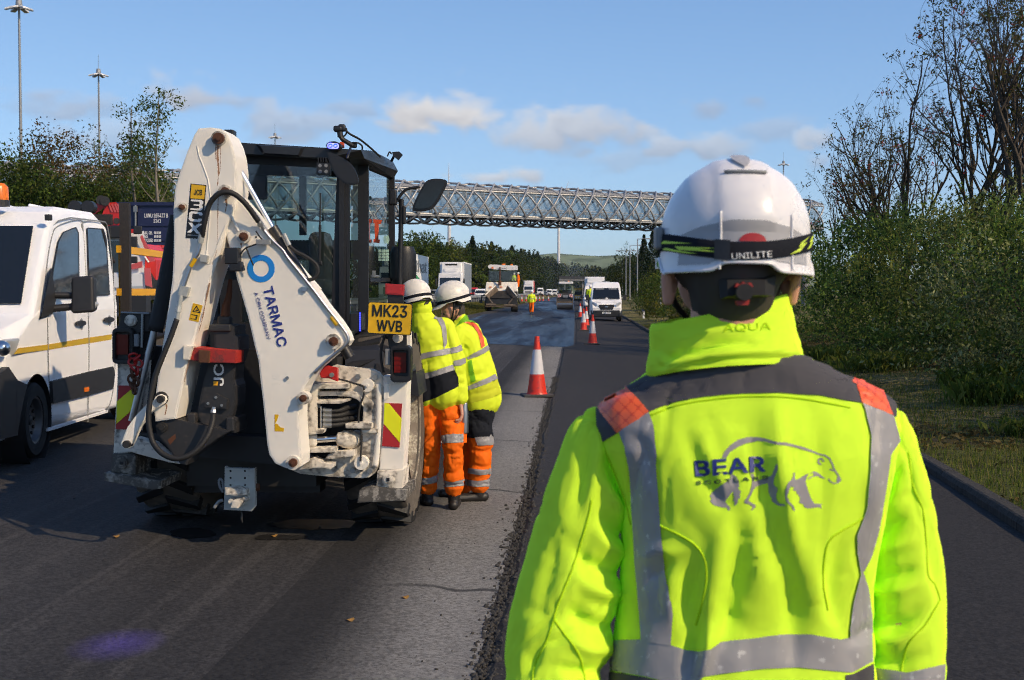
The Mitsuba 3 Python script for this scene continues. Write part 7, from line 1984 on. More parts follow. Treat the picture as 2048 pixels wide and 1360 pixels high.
# concrete overbridge far off
Ob = thing('overbridge', 'low dark concrete road bridge far off across the carriageways', 'bridge')
d = 600.0
part(Ob, 'parapet', pl([(1118, 552), (1215, 553), (1215, 559), (1118, 558)], d, 9), 'bridge_dark')
part(Ob, 'deck_edge', pl([(1118, 558.3), (1215, 559.5), (1215, 562), (1118, 561)], d - .3, 9.5), 'bridge_deck')
for x in (1128, 1164, 1199):
    part(Ob, 'column', pl([(x, 560), (x + 3, 560), (x + 3, 590), (x, 590)], d + 1, 7), 'bridge_deck')


def blade(hub, ang, L, e):
    u = np.array([math.sin(ang), 0, math.cos(ang)])
    w = np.cross(u, [0, 1, 0])
    rings = []
    for t in np.linspace(0, 1, 9):
        c = (.9 if t < .06 else 1.9 * (1 - t) ** .8 + .25) * L / 40
        th = .5 * (1 - t) + .12
        rings.append([hub + u * L * t + w * (c * math.cos(a) + .3 * c) * .5 + np.array([0, 1, 0]) * th * math.sin(a) for a in np.arange(10) * 2 * np.pi / 10])
    return loft(rings)


for lab, hx, hy, d, L, angs, zb in (('wind turbine left of the road, one blade upright above the footbridge', 898, 395, 1460., 40., (0.0, 2.094, -2.63), 480), ('wind turbine right, its tower rising behind the middle of the footbridge', 1117.5, 418, 1900., 44., (.35, 2.45, -1.75), 515)):
    t = thing('wind_turbine', lab, 'wind turbine')
    hb_ = W(hx, hy, d)
    part(t, 'tower', tube([[hb_[0], hb_[1] + 3, -2], [hb_[0], hb_[1] + 3, hb_[2] * .5], [hb_[0], hb_[1] + 3, hb_[2] - 1]], [2.6, 2.2, 1.5], 20), 'turbine_white', 40)
    part(t, 'nacelle', rhull([hb_ + [a, b, c] for a in (-1, 1) for b in (0, 8) for c in (-1, 1)], .8), 'turbine_white', True)
    part(t, 'rotor_hub', trimesh.creation.icosphere(2, 1.9).apply_translation(hb_), 'turbine_white', True)
    for a in angs:
        part(t, 'blade', blade(hb_ - [0, .6, 0], a, L, 1), 'turbine_white', True)

# high masts with a crown of floodlights
for lab, hx, hy, d in (('tallest high mast light, farthest left, its lamp crown at the top edge', 38, 14, 153.), ('high mast light second from the left, above the brown tree', 197, 148, 215.), ('far high mast light whose crown shows just above the loader cab roof', 550, 273, 320.), ('far high mast light at the right, beside the foreground helmet', 1567, 328, 350.)):
    t = thing('high_mast_light', lab, 'street light', 'high mast lights around the service area')
    c_ = W(hx, hy, d)
    part(t, 'mast', tube([[c_[0], c_[1], 0], [c_[0], c_[1], c_[2] * .5], [c_[0], c_[1], c_[2] * .5 + .01], [c_[0], c_[1], c_[2]]], [.27, .22, .185, .13], 14), 'mast_grey', 40)
    part(t, 'finial', cat([lathe([(0, .9), (.32, .85), (.4, .3), (.4, .0), (0, 0)], 14, frame(c_, [1, 0, 0], [0, 1, 0], [0, 0, 1])), rod(c_, c_ + [0, 0, 3.2 if hx > 100 else .5], .035)]), 'mast_grey')
    part(t, 'head_ring', trimesh.creation.torus(.62, .07, 20, 8, transform=frame(c_ + [0, 0, -.1], [1, 0, 0], [0, 1, 0], [0, 0, 1])), 'mast_grey')
    for k in range(6):
        a = .3 + k * np.pi / 3
        u = np.array([math.cos(a), math.sin(a), 0])
        q = part(t, 'floodlight', hull([c_ + u * r_ + np.cross(u, [0, 0, 1]) * w + [0, 0, z] for r_, z in ((.55, .10), (.6, -.12), (1.55, -.22), (1.62, -.38)) for w in (-.3, .3)]), 'turbine_white')
        part(q, 'lens', hull([c_ + u * r_ + np.cross(u, [0, 0, 1]) * w + [0, 0, z] for r_, z in ((.7, -.17), (1.5, -.40), (.7, -.2), (1.5, -.42)) for w in (-.25, .25)]), 'lens_clear')

# street lamps along the right side
for k, (x, y, d, two) in enumerate(((1275, 478, 198., 0), (1260, 491, 226., 0), (1252, 502, 256., 1), (1245, 510, 284., 0))):
    t = thing('street_lamp', ('street lamp nearest and tallest of the row on the right', 'second street lamp of the row on the right', 'third street lamp, with two arms, on the right', 'farthest street lamp of the row on the right')[k], 'street light', 'street lamps on the right beyond the bushes')
    c_ = W(x, y, d)
    part(t, 'column', tube([[c_[0], c_[1], 0], [c_[0], c_[1], c_[2]]], [.12, .07], 10), 'galvanised', 40)
    part(t, 'arm', cat([rod(c_, c_ + [s_ * 1.4, 0, .05], .05) for s_ in ((1, -1) if two else (1,))]), 'galvanised')
    for s_ in ((1, -1) if two else (1,)):
        part(t, 'lantern', rhull([c_ + [s_ * a, 0, z] for a, z in ((1.3, .06), (2.0, .08), (1.95, -.02))], .07), 'galvanised', True)

# petrol station sign
t = thing('petrol_station_sign', 'white petrol station sign with green and yellow sunflower emblem above the bushes', 'sign')
d = 118.0
c_ = W(1322, 527, d)
part(t, 'board', bx(c_ + [0, .12, 0], (1.02, .2, 1.02), 0, .03), 'truck_white')
part(t, 'post', rod([c_[0], c_[1] + .12, 0], c_ + [0, .12, -.4], .07), 'truck_white')
for k, (ro_, ri, m) in enumerate(((.44, .25, 'livery_green'), (.35, .17, 'fresh_green'), (.25, .12, 'plate_yellow'), (.14, .07, 'matt_white'))):
    if m == 'fresh_green':
        mat(m, (.22, .48, .03), .4)
    pp = []
    for i in range(36):
        a = 2 * np.pi * i / 36 + k * .087
        pp.append(((ro_ if i % 2 == 0 else ro_ * .86) * math.cos(a), (ro_ if i % 2 == 0 else ro_ * .86) * math.sin(a)))
    part(t, 'petal_ring', ext(Polygon(pp), .006, frame(c_ + [0, -.004 - .006 * k, 0], [1, 0, 0], [0, 0, 1], [0, 1, 0])), m)
part(t, 'lettering', text('bp', c_ + [.16, -.03, .30], [1, 0, 0], [0, 0, 1], .13), 'livery_green')

# marker post on the verge
t = thing('marker_post', 'small white marker post with dark band, on the grass verge by the bushes', 'marker post')
c_ = on_verge(86, .9)
part(t, 'post', bx(c_ + [0, 0, .28], (.12, .08, .6), 0, .02), 'truck_white')
part(t, 'band', bx(c_ + [0, 0, .52], (.126, .086, .12)), 'ink_blue')

# crash barrier of the central reserve
t = thing('crash_barrier', 'long galvanised crash barrier along the central reserve', 'crash barrier')
prof_ = [(0, -.15), (.06, -.12), (.06, -.05), (0, -.02), (0, .02), (.06, .05), (.06, .12), (0, .15), (-.015, .15), (-.015, -.15)]
for v0 in np.arange(14, 420, 6.4 if True else 1):
    a, b = road(-11.0, v0, .60), road(-11.0, v0 + 6.38, .60)
    part(t, 'rail', ext(Polygon(prof_), float(np.linalg.norm(b - a)), frame(a, RX, [0, 0, 1], RD)), 'galvanised')
    for q in (0, 3.2):
        if v0 < 300:
            c_ = road(-11.1, v0 + q, .33)
            part(t, 'post', bx(c_, (.08, .1, .75)), 'galvanised')
# ================================================================ TREES, SHRUBS, GRASS
mat('bark', tex(lambda p, n, uv: mix((.035, .028, .022), (.085, .07, .055), fbm(p.x * 25, p.y * 25, p.z * 6, 3))), .85, spec=.2)
mat('pale_bark', (.17, .15, .12), .8)
DARK = [(.030, .050, .014), (.046, .072, .018), (.036, .058, .022)]
OLIVE = [(.072, .084, .022), (.098, .104, .028), (.056, .070, .020)]
GREEN = [(.050, .086, .018), (.078, .118, .024), (.105, .140, .030)]
LIME = [(.120, .150, .026), (.085, .115, .020), (.160, .165, .030)]
SILVER = [(.145, .165, .070), (.095, .112, .040), (.185, .195, .095)]
BROWN = [(.120, .070, .030), (.085, .068, .025), (.150, .088, .028)]
CONIFER = [(.018, .032, .014), (.026, .044, .017), (.034, .052, .020)]
YELLOW = [(.200, .180, .028), (.130, .140, .028), (.240, .200, .030)]
PINK = [(.200, .110, .080), (.160, .120, .060), (.120, .110, .050)]


def leaf_mesh(Pn, size, pal, r, asp=.5, updir=None, var=.35):
    """one small folded blade for each point"""
    n = len(Pn)
    u = r.randn(n, 3)
    if updir is not None:
        u += np.asarray(updir)
    u /= np.linalg.norm(u, axis=1, keepdims=True)
    w = np.cross(u, r.randn(n, 3))
    w /= np.linalg.norm(w, axis=1, keepdims=True) + 1e-9
    s = (size * (.6 + .8 * r.rand(n)))[:, None]
    v = np.stack([Pn - u * s * .5, Pn + w * s * asp * .5, Pn + u * s * .5, Pn - w * s * asp * .5], 1).reshape(-1, 3)
    i = np.arange(n)[:, None] * 4
    f = np.concatenate([i + [0, 1, 2], i + [0, 2, 3]], 1).reshape(-1, 3)
    pal = np.array(pal)
    c = pal[r.randint(len(pal), size=n)] * (1 - var + 2 * var * r.rand(n, 1))
    return v, f, np.repeat(c, 4, 0)


def merged(parts_):
    V_, F_, C_, n = [], [], [], 0
    for v, f, c in parts_:
        V_.append(v)
        F_.append(f + n)
        C_.append(c)
        n += len(v)
    return TM(np.vstack(V_), np.vstack(F_)), np.vstack(C_)


def clumps(c, rad, n_cl, n_leaf, size, pals, r, fill=.75, cl=.33, asp=.5, updir=(0, 0, .4), low=-1.0):
    """leaf clusters through an ellipsoid; each cluster has its own tone"""
    rad = np.array(rad, float)
    out, cen = [], []
    for k in range(n_cl):
        while True:
            q = r.randn(3)
            q /= np.linalg.norm(q)
            if q[2] > low:
                break
        q = q * (1 - fill * r.rand() ** 1.6 * .8)
        cc = c + q * rad
        cr = rad * cl * (.6 + .8 * r.rand())
        g = r.randn(n_leaf, 3)
        g = g / np.linalg.norm(g, axis=1, keepdims=True) * (.35 + .65 * r.rand(n_leaf, 1) ** .5)
        out.append(leaf_mesh(cc + g * cr, size * (.75 + .6 * r.rand()), np.array(pals[r.randint(len(pals))]) * (.5 + 1.0 * r.rand()), r, asp, updir))
        cen.append(cc)
    return out, cen


def limbs(base, top, cens, r, r0, n=7, pick=12):
    ms = [tube(curve([base, base * .6 + top * .4 + r.randn(3) * .04 * np.linalg.norm(top - base), top]), np.linspace(r0, r0 * .45, 13), n)]
    idx = r.permutation(len(cens))[:pick]
    for i in idx:
        t = .35 + .6 * r.rand()
        a = base + (top - base) * t
        b_ = cens[i]
        m = (a + b_) / 2 + np.array([0, 0, .12 * np.linalg.norm(b_ - a)])
        ms.append(tube(curve([a, m, b_], 4), np.linspace(r0 * .42 * (1.1 - t), r0 * .08, 9), 5))
    return cat(ms)


def tree(name, label, base, h, rad, pals, seed, n_cl=60, n_leaf=60, size=.16, trunk=.3, cat_='tree', group=None, cl=.33, zc=None, barkm='bark', fill=.75, asp=.55, low=-.8, part_='crown'):
    r = np.random.RandomState(seed)
    K = thing(name, label, cat_, group)
    base = np.array(base, float)
    c = base + [0, 0, h - rad[2] * 1.0 if zc is None else zc]
    lv, cen = clumps(c, rad, n_cl, n_leaf, size, pals, r, fill, cl, asp, low=low)
    m, col = merged(lv)
    part(K, part_, m, 'leaf', color=col)
    part(K, 'trunk' if cat_ == 'tree' else 'stem', limbs(base, c + [0, 0, rad[2] * .3], cen, r, trunk), barkm, True)
    return K


def conifer_pts(base, h, r0, n, r):
    t = r.rand(n) ** .8
    a = r.rand(n) * 2 * np.pi
    tier = .75 + .25 * np.abs(np.sin(t * h * 2.4))
    rr = r0 * (1 - t) ** .9 * tier * (.35 + .65 * r.rand(n) ** .5)
    return base + np.stack([rr * np.cos(a), rr * np.sin(a), h * (.06 + .94 * t) - .25 * rr], 1)


def conifer(label, base, h, r0, seed, n=2600, size=.34, group=None):
    r = np.random.RandomState(seed)
    K = thing('conifer_tree', label, 'tree', group)
    base = np.array(base, float)
    m, col = merged([leaf_mesh(conifer_pts(base, h, r0, n, r), size, CONIFER, r, .28, (0, 0, -.3))])
    part(K, 'crown', m, 'leaf', color=col)
    part(K, 'trunk', tube([base, base + [0, 0, h * .97]], [.16, .02], 7), 'bark')


# ---- open rowans on the right: many rising stems, few leaves, red berries
def rowan(label, base, h, spread, seed, stems=6, r0=.075, lean=(0, 0), leaves_n=9, name='rowan_tree', lim=2.0):
    r = np.random.RandomState(seed)
    K = thing(name, label, 'tree', 'thin leaved rowan trees above the hedge on the right')
    base = np.array(base, float)
    tubes, tips = [], []

    def grow(p, d, rad, L, lev):
        n = max(int(L / .28), 2)
        pts, rr = [p], [rad]
        for k in range(n):
            d = d + r.randn(3) * .13 + np.array([0, 0, .085])
            d /= np.linalg.norm(d)
            p = p + d * (L / n)
            rad2 = rad * (1 - .62 * (k + 1) / n)
            if math.hypot(p[0] - base[0], p[1] - base[1]) > lim * (.8 + .25 * r.rand()) * (1.1 - .45 * max((p[2] - base[2]) / h - .55, 0)):
                pts.append(p)
                rr.append(rad2 * .6)
                break
            pts.append(p)
            rr.append(rad2)
            if lev < 4 and (k >= 1 if lev else k >= .30 * n) and r.rand() < (.44, .42, .30, .12)[lev]:
                q = np.cross(d, r.randn(3))
                q /= np.linalg.norm(q)
                e = d * math.cos(.55) + q * math.sin(.62)
                grow(p, e / np.linalg.norm(e), rad2 * .68, L * (.62 + .25 * r.rand()) * (1 - .5 * k / n), lev + 1)
        if lev >= 1:
            tips.append((pts[-1], lev))
            if len(pts) > 3:
                tips.append((pts[-3], lev))
        tubes.append(tube(np.array(pts), np.maximum(rr, .0045), 4 if lev > 1 else 6, False))

    for k in range(stems):
        a = 2 * np.pi * (k + .5 * r.rand()) / stems
        sp = spread * (.35 + .75 * r.rand())
        d = np.array([math.cos(a) * sp + lean[0], math.sin(a) * sp + lean[1], 1.0])
        grow(base + np.array([math.cos(a), math.sin(a), 0]) * .12, d / np.linalg.norm(d), r0 * (.7 + .5 * r.rand()), h * (.72 + .25 * r.rand()), 0)
    part(K, 'branches', cat(tubes), 'bark', True)
    T_ = np.array([t[0] for t in tips])
    keep = r.rand(len(T_)) < .6
    Pn = np.repeat(T_[keep], leaves_n, 0)
    Pn = Pn + r.randn(*Pn.shape) * .09
    m, col = merged([leaf_mesh(Pn, .10, OLIVE + BROWN[:2], r, .42)])
    part(K, 'leaves', m, 'leaf', color=col)
    bq = T_[r.rand(len(T_)) < .05]
    part(K, 'berries', cat([trimesh.creation.icosphere(1, .018).apply_translation(q + r.randn(3) * .035) for q in bq for _ in range(7)]), 'berry_red', True, kind='stuff')


mat('berry_red', (.40, .03, .02), .4)
for x_, d_, args in ((1935, 35.0, ('tallest thin leaved rowan tree with red berries at the right edge, above the hedge', 8.9, .17, 3, 5, .085, (.02, 0), 17)), (1800, 42.0, ('lower spreading rowan tree, second from the right, above the hedge', 6.4, .32, 8, 5, .075, (-.03, 0), 13)),
                     (1690, 50.0, ('smallest thin leaved rowan tree, nearest the helmet, its twigs over the footbridge end', 5.8, .45, 15, 5, .065, (-.04, 0), 14)), (2045, 32.0, ('rowan tree cut by the right edge of the picture', 8.3, .20, 23, 3, .09, (.02, 0), 15))):
    b_ = W(x_, 585, d_)
    lab, h_, sp_, sd_, st_, r_, ln_, nl_ = args
    rowan(lab, [b_[0], b_[1], .4], h_, sp_, sd_, st_, r_, ln_, nl_, lim={1935: 1.95, 1800: 2.5, 1690: 2.4, 2045: 2.2}[x_])

# ---- the hedge on the right, shrub by shrub: (s along the kerb, w from it, height, radius, tones, what it looks like)
HEDGE = [(13.5, 5.6, 3.3, 1.7, [DARK, GREEN], 'dark shrub at the right edge, nearest of the hedge'), (16.8, 5.2, 3.3, 1.7, [DARK, DARK, GREEN], 'dark glossy shrub in the hedge, second from the right edge'),
         (20.0, 5.0, 3.5, 1.8, [DARK, OLIVE, GREEN], 'olive and dark shrub in the hedge, behind the grass tuft'), (23.4, 4.6, 2.9, 1.7, [SILVER, DARK, GREEN], 'silvery leaved shrub in the hedge, right of the foreground shoulder'),
         (26.8, 4.9, 3.3, 1.9, [DARK, SILVER, OLIVE], 'grey green shrub low in the hedge beside the foreground helmet strap'), (31.0, 5.0, 3.4, 2.1, [GREEN, OLIVE, DARK], 'mid green bushy shrub with pale stalks right of the helmet'),
         (35.5, 5.0, 3.5, 2.2, [GREEN, LIME, DARK], 'bright green topped shrub just right of the helmet'), (41.0, 4.6, 3.6, 2.2, [GREEN, DARK], 'green shrub hidden behind the helmet'),
         (47.0, 4.0, 3.5, 2.1, [DARK, GREEN], 'dark shrub behind the helmet, left part of the hedge'), (53.0, 3.6, 3.0, 1.9, [DARK, OLIVE], 'dark olive shrub at the narrow end of the verge'),
         (17.5, 8.2, 4.6, 2.2, [DARK, GREEN], 'tall dark shrub in the back row at the right edge'), (22.5, 8.6, 4.4, 2.3, [OLIVE, GREEN, BROWN], 'olive brown shrub in the back row below the tall rowan'),
         (28.0, 8.6, 4.1, 2.3, [GREEN, DARK, OLIVE], 'green shrub in the back row below the second rowan'), (34.0, 8.8, 3.9, 2.4, [LIME, GREEN], 'yellow green shrub in the back row left of the rowans'),
         (40.5, 8.6, 4.0, 2.6, [GREEN, DARK], 'rounded green shrub in the back row by the helmet'), (14.0, 9.0, 4.6, 2.2, [DARK, DARK], 'tall dark shrub filling the back row outside the right edge')]
for i, (s, w, h, R_, pals, lab) in enumerate(HEDGE):
    pals = [np.array(q_) * 1.75 for q_ in pals]
    b_ = on_verge(s, w)
    near = s < 40
    r = np.random.RandomState(100 + i)
    K = thing('hedge_shrub', lab, 'shrub', 'shrubs of the hedge on the right')
    lv, cen = clumps(b_ + [0, 0, h * .47], (R_ * 1.08, R_ * 1.1, h * .53), 110 if near else 70, 95 if near else 70, .085 if s < 28 else .11, pals, r, .5, .26, .42, (0, 0, .5))
    # trailing skirt down to the grass and shoots above the top
    n_ = 2600 if near else 1200
    g_ = np.stack([r.randn(n_) * R_ * .75, r.randn(n_) * R_ * .75, r.rand(n_) ** 1.5 * h * .5], 1)
    lv.append(leaf_mesh(b_ + g_, .09, pals[0], r, .4))
    for k in range(26):
        a = r.rand() * 6.28
        q0 = b_ + [R_ * .9 * math.cos(a) * r.rand() ** .5, R_ * .9 * math.sin(a) * r.rand() ** .5, h * (.75 + .15 * r.rand())]
        t = r.rand(30, 1)
        lv.append(leaf_mesh(q0 + t * (np.array([0, 0, .75]) + r.randn(3) * .18) * (.6 + .7 * r.rand()) + r.randn(30, 3) * .05, .08, pals[-1], r, .4, (0, 0, 1.0)))
    m, col = merged(lv)
    part(K, 'foliage', m, 'leaf', color=col)
    st = []
    for k in range(9):
        a = r.rand() * 6.28
        e = b_ + [R_ * .7 * math.cos(a), R_ * .7 * math.sin(a), h * (.55 + .4 * r.rand())]
        st.append(tube(curve([b_ + r.randn(3) * [.25, .25, 0], (b_ + e) / 2 + [0, 0, .3], e], 4), np.linspace(.03, .006, 9), 5))
    part(K, 'stem', cat(st), 'bark', True)

# small bushes where the verge narrows, beyond the van
for i, (s, w, h, R_, pals, lab) in enumerate([(63, 3.2, 2.6, 1.6, [DARK, GREEN], 'dark low bush right of the white van'), (70, 2.9, 3.3, 1.7, [LIME, YELLOW, GREEN], 'yellow flowering bush below the petrol station sign'), (78, 2.3, 3.2, 1.9, [LIME, GREEN, YELLOW], 'yellow green bush right of the white van roof'),
                                              (90, 2.8, 3.0, 2.2, [GREEN, OLIVE], 'olive bush behind the white van on the right'), (104, 3.2, 3.2, 2.6, [OLIVE, GREEN], 'olive bush beyond the second white van'), (58, 3.0, 1.6, 1.0, [DARK, OLIVE], 'low dark bush beside the jacket collar')]):
    b_ = on_verge(s, w)
    tree('verge_bush', lab, b_, h, (R_, R_, h * .55), pals, 300 + i, 60, 70, .13, .05, 'bush', 'bushes along the verge beyond the van', .3, fill=.5, part_='foliage')
r = np.random.RandomState(31)
q = np.array([on_verge(64 + 3 * r.rand(), 1.6 + 1.2 * r.rand()) for _ in range(420)])
t = r.rand(420, 1) ** .6
single('dry_willowherb', merged([leaf_mesh(q + t * [0, 0, 1.5] + r.randn(420, 3) * .04, .24, PINK, r, .16, (0, 0, 3.0))])[0], 'leaf', 'stand of pinkish brown dry willowherb stalks in front of the verge bushes', 'weeds', None, False, 'stuff', merged([leaf_mesh(q, .2, PINK, np.random.RandomState(31))])[1])

# right background: dark conifers and broadleaf trees sloping up behind the bushes
for i, (x, y, d, rr) in enumerate(((1236, 540, 330, 4.5), (1252, 524, 300, 4.5), (1268, 500, 270, 4.5), (1288, 470, 240, 4.2), (1308, 446, 210, 4.0), (1332, 432, 190, 4.0), (1362, 430, 175, 4))):
    top_ = W(x, y, d)
    if i in (3, 4, 5, 6):
        conifer(('first dark conifer on the right, below the footbridge', 'second dark conifer on the right, below the footbridge', 'third dark conifer beside the helmet', 'dark conifer hidden behind the helmet')[i - 3], [top_[0], d, 0], top_[2], rr * .8, 400 + i, 4200, .5, 'dark conifers on the right below the footbridge')
    else:
        tree('roadside_tree', ('farthest roadside tree on the right, by the overbridge', 'middle roadside tree on the right behind the street lamps', 'near roadside tree on the right behind the street lamps')[i], [top_[0], d, 0], top_[2], (rr, rr, top_[2] * .5), [DARK, OLIVE], 410 + i, 70, 60, .4, .3, 'tree', 'trees on the right behind the street lamps')

# ---- left background behind the pickup
LG = 'trees and hedge behind the pickup and the container'
for i, (x, yt, d, rx, pals, nm, lab) in enumerate(((20, 322, 42, 1.7, [GREEN, DARK], 'dense_tree', 'dense green tree at the left edge behind the pickup'), (95, 345, 40, 1.6, [GREEN, DARK, OLIVE], 'dense_tree', 'dense green tree behind the pickup roof, second from left'), (170, 366, 41, 1.5, [GREEN, OLIVE], 'dense_tree', 'green tree below the brown tree, behind the pickup beacon lamps'),
                                                   (120, 266, 50, 1.9, [BROWN, OLIVE, BROWN], 'brown_tree', 'brown leaved round tree between the two high masts'), (252, 288, 48, 1.5, [BROWN, OLIVE, GREEN], 'brown_tree', 'brown leaved tree behind the slender ash trees'), (235, 368, 42, 1.4, [OLIVE, GREEN, DARK], 'dense_tree', 'olive green tree right above the container'),
                                                   (310, 372, 43, 1.5, [GREEN, OLIVE], 'dense_tree', 'green tree behind the container, left of the loader arm'), (380, 380, 46, 1.6, [GREEN, DARK], 'dense_tree', 'dark green tree behind the loader arm'), (-60, 310, 43, 1.8, [DARK, GREEN], 'dense_tree', 'dark tree outside the left edge'))):
    p_ = W(x, yt, d)
    h = p_[2] - .3
    tree(nm, lab, [p_[0], d, .3], h, (rx * 1.25, rx * 1.2, h * .52), pals, 500 + i, 170, 110, .10, .14, 'tree', LG, .25, fill=.45)


def slender(label, x, y, xb, d, seed, n_side, R_):
    r = np.random.RandomState(seed)
    K = thing('slender_ash', label, 'tree', 'slender ash trees left of the loader arm')
    top_, b_ = W(x, y, d), W(xb, 585, d)
    b_[2] = .3
    h = top_[2] - b_[2]
    st = curve([b_, b_ * .6 + top_ * .4 + [.12, 0, 0], b_ * .3 + top_ * .7 + [-.05, 0, 0], top_], 8)
    ms = [tube(st, np.linspace(.085, .012, len(st)), 6)]
    lv = []
    for k in range(n_side):
        t = .30 + .70 * k / n_side
        a = st[min(int(t * (len(st) - 1)), len(st) - 1)]
        g = r.rand() * 6.28
        L = R_ * (1.15 - t) * (.6 + .8 * r.rand()) + .3
        e = a + np.array([math.cos(g) * L * .7, math.sin(g) * L * .7, L * (.75 + .5 * r.rand())])
        ms.append(tube(curve([a, (a + e) / 2 + [0, 0, -.08], e], 4), np.linspace(.026 * (1.2 - t), .006, 9), 4))
        for q_ in range(3 if t > .35 else 1):
            c = a + (e - a) * (.35 + .75 * r.rand()) + r.randn(3) * .14
            n_ = 30
            lv.append(leaf_mesh(c + r.randn(n_, 3) * [.13, .13, .11], .10, [GREEN, SILVER, GREEN][r.randint(3)], r, .4, (0, 0, -.3)))
    part(K, 'trunk', cat(ms), 'pale_bark', True)
    m, col = merged(lv)
    part(K, 'crown', m, 'leaf', color=col)


slender('left one of two slender ash trees with open crowns, left of the loader arm', 262, 214, 280, 38.0, 61, 18, .85)
slender('right and taller one of two slender ash trees, left of the loader arm', 318, 192, 308, 37.0, 62, 24, .95)

def beyond(x, d=0.0):
    """the distance at which something seen at pixel column x stands outside the carriageways"""
    q = .0484 - (x - 1024) / F
    need = 24.5 / q if q > 0 else 13 / max(-q, 1e-4)
    return float(np.clip(max(d, need), 60, 2600))


# ---- woods on the left of the road: near trees one by one, the far wood as one mass
WG = 'trees at the near edge of the wood beyond the far carriageway'
for i, (x, yt, d, rx, pals, lab) in enumerate(((815, 486, 150, 3.2, [DARK, GREEN], 'round dark tree right behind the loader mirror'), (838, 470, 158, 3.6, [DARK, GREEN, GREEN], 'tall round tree left of the first turbine'), (868, 482, 160, 3.0, [GREEN, OLIVE, LIME], 'yellowish round tree left of the first turbine tower'), (892, 478, 165, 2.9, [GREEN, OLIVE], 'round green tree below the first turbine tower'),
                                               (845, 532, 140, 3.0, [OLIVE, BROWN, OLIVE], 'olive bush left of the refrigerated lorry'), (925, 540, 150, 3.2, [OLIVE, GREEN], 'olive tree right of the refrigerated lorry'), (955, 532, 158, 3.2, [OLIVE, OLIVE, GREEN], 'olive tree left of the paver roof'), (880, 535, 147, 3.4, [OLIVE, GREEN], 'olive green tree behind the refrigerated lorry'),
                                               (790, 500, 150, 3.4, [GREEN, DARK], 'dark tree hidden behind the loader cab'), (985, 515, 190, 3.6, [DARK, OLIVE], 'dark green tree above the paver roof'), (1015, 508, 205, 3.6, [DARK, GREEN], 'dark tree right of the paver roof'))):
    k_ = beyond(x, d) / d
    d *= k_
    p_ = W(x, yt, d)
    tree('wood_edge_tree', lab, [p_[0], d, .6], p_[2] - .6, (rx * k_, rx * k_, (p_[2] - .6) * .5), pals, 600 + i, 90, 60, .30 * k_, .2 * k_, 'tree', WG, .28, fill=.5)
for i, (x, yt, d) in enumerate(((945, 473, 190), (983, 484, 205), (1024, 492, 225), (1076, 508, 260))):
    k_ = beyond(x, d) / d
    d *= k_
    p_ = W(x, yt, d)
    conifer(('tallest pointed conifer right of the first turbine', 'pointed conifer above the paver canopy', 'pointed conifer right of the paver', 'conifer nearest the second turbine')[i],
            [p_[0], d, .5], p_[2] - .5, (3.6 if i else 3.0) * k_, 700 + i, 3400, .5 * k_, 'conifers at the edge of the wood')
for i, (x, yt, d) in enumerate(((930, 494, 186), (962, 494, 195), (1003, 498, 215), (1048, 502, 238), (1092, 516, 300))):
    k_ = beyond(x, d) / d
    d *= k_
    p_ = W(x, yt, d)
    tree('wood_edge_tree', ('dark round tree left of the tallest conifer', 'dark round tree between the two tallest conifers', 'dark round tree above the paver, between conifers', 'dark round tree left of the second turbine', 'dark round tree below the second turbine')[i], [p_[0], d, .6], p_[2] - .6, (4.2 * k_, 4.0 * k_, (p_[2] - .6) * .5), [DARK, DARK, OLIVE], 720 + i, 90, 60, .36 * k_, .2 * k_, 'tree', WG, .28, fill=.5)
r = np.random.RandomState(77)
pieces = []
for k in range(560):
    x = 780 + 480 * r.rand() if k < 330 else 1100 + 150 * r.rand() if k < 430 else 200 + 590 * r.rand()
    d = max(beyond(x) * (1.04 + .8 * r.rand() ** 1.3), 190 + 60 * r.rand())
    if x > 1148:
        d = max(d, 640 + 160 * r.rand())
    d = min(d, 2600 + 300 * r.rand())
    yt = np.interp(x, [780, 900, 950, 1000, 1050, 1100, 1120, 1140, 1200, 1260], [495, 492, 496, 500, 504, 518, 533, 538, 542, 536]) + r.randn() * 6 + 3
    p_ = W(x, yt, d)
    h = max(p_[2], 5)
    n_, k_ = 500, d / 400
    if r.rand() < .6:
        pts = conifer_pts(np.array([p_[0], d, 0]), h, (2.6 + 1.6 * r.rand()) * k_, n_, r)
        pieces.append(leaf_mesh(pts, .9 * k_, CONIFER + DARK[:1], r, .35, (0, 0, -.3)))
    else:
        g_ = r.randn(n_, 3)
        g_ = g_ / np.linalg.norm(g_, axis=1, keepdims=True) * (.6 + .4 * r.rand(n_, 1)) * [4.2 * k_, 4.2 * k_, h * .5]
        pieces.append(leaf_mesh(np.array([p_[0], d, h * .5]) + g_, 1.0 * k_, DARK if r.rand() < .6 else OLIVE, r, .55))
m, col = merged(pieces)
labels['far_woodland'] = {'label': 'dark far woodland that closes the view down the road', 'category': 'woodland', 'kind': 'stuff'}
scene['far_woodland'] = mikit.ply(m, 'leaf', color=col)


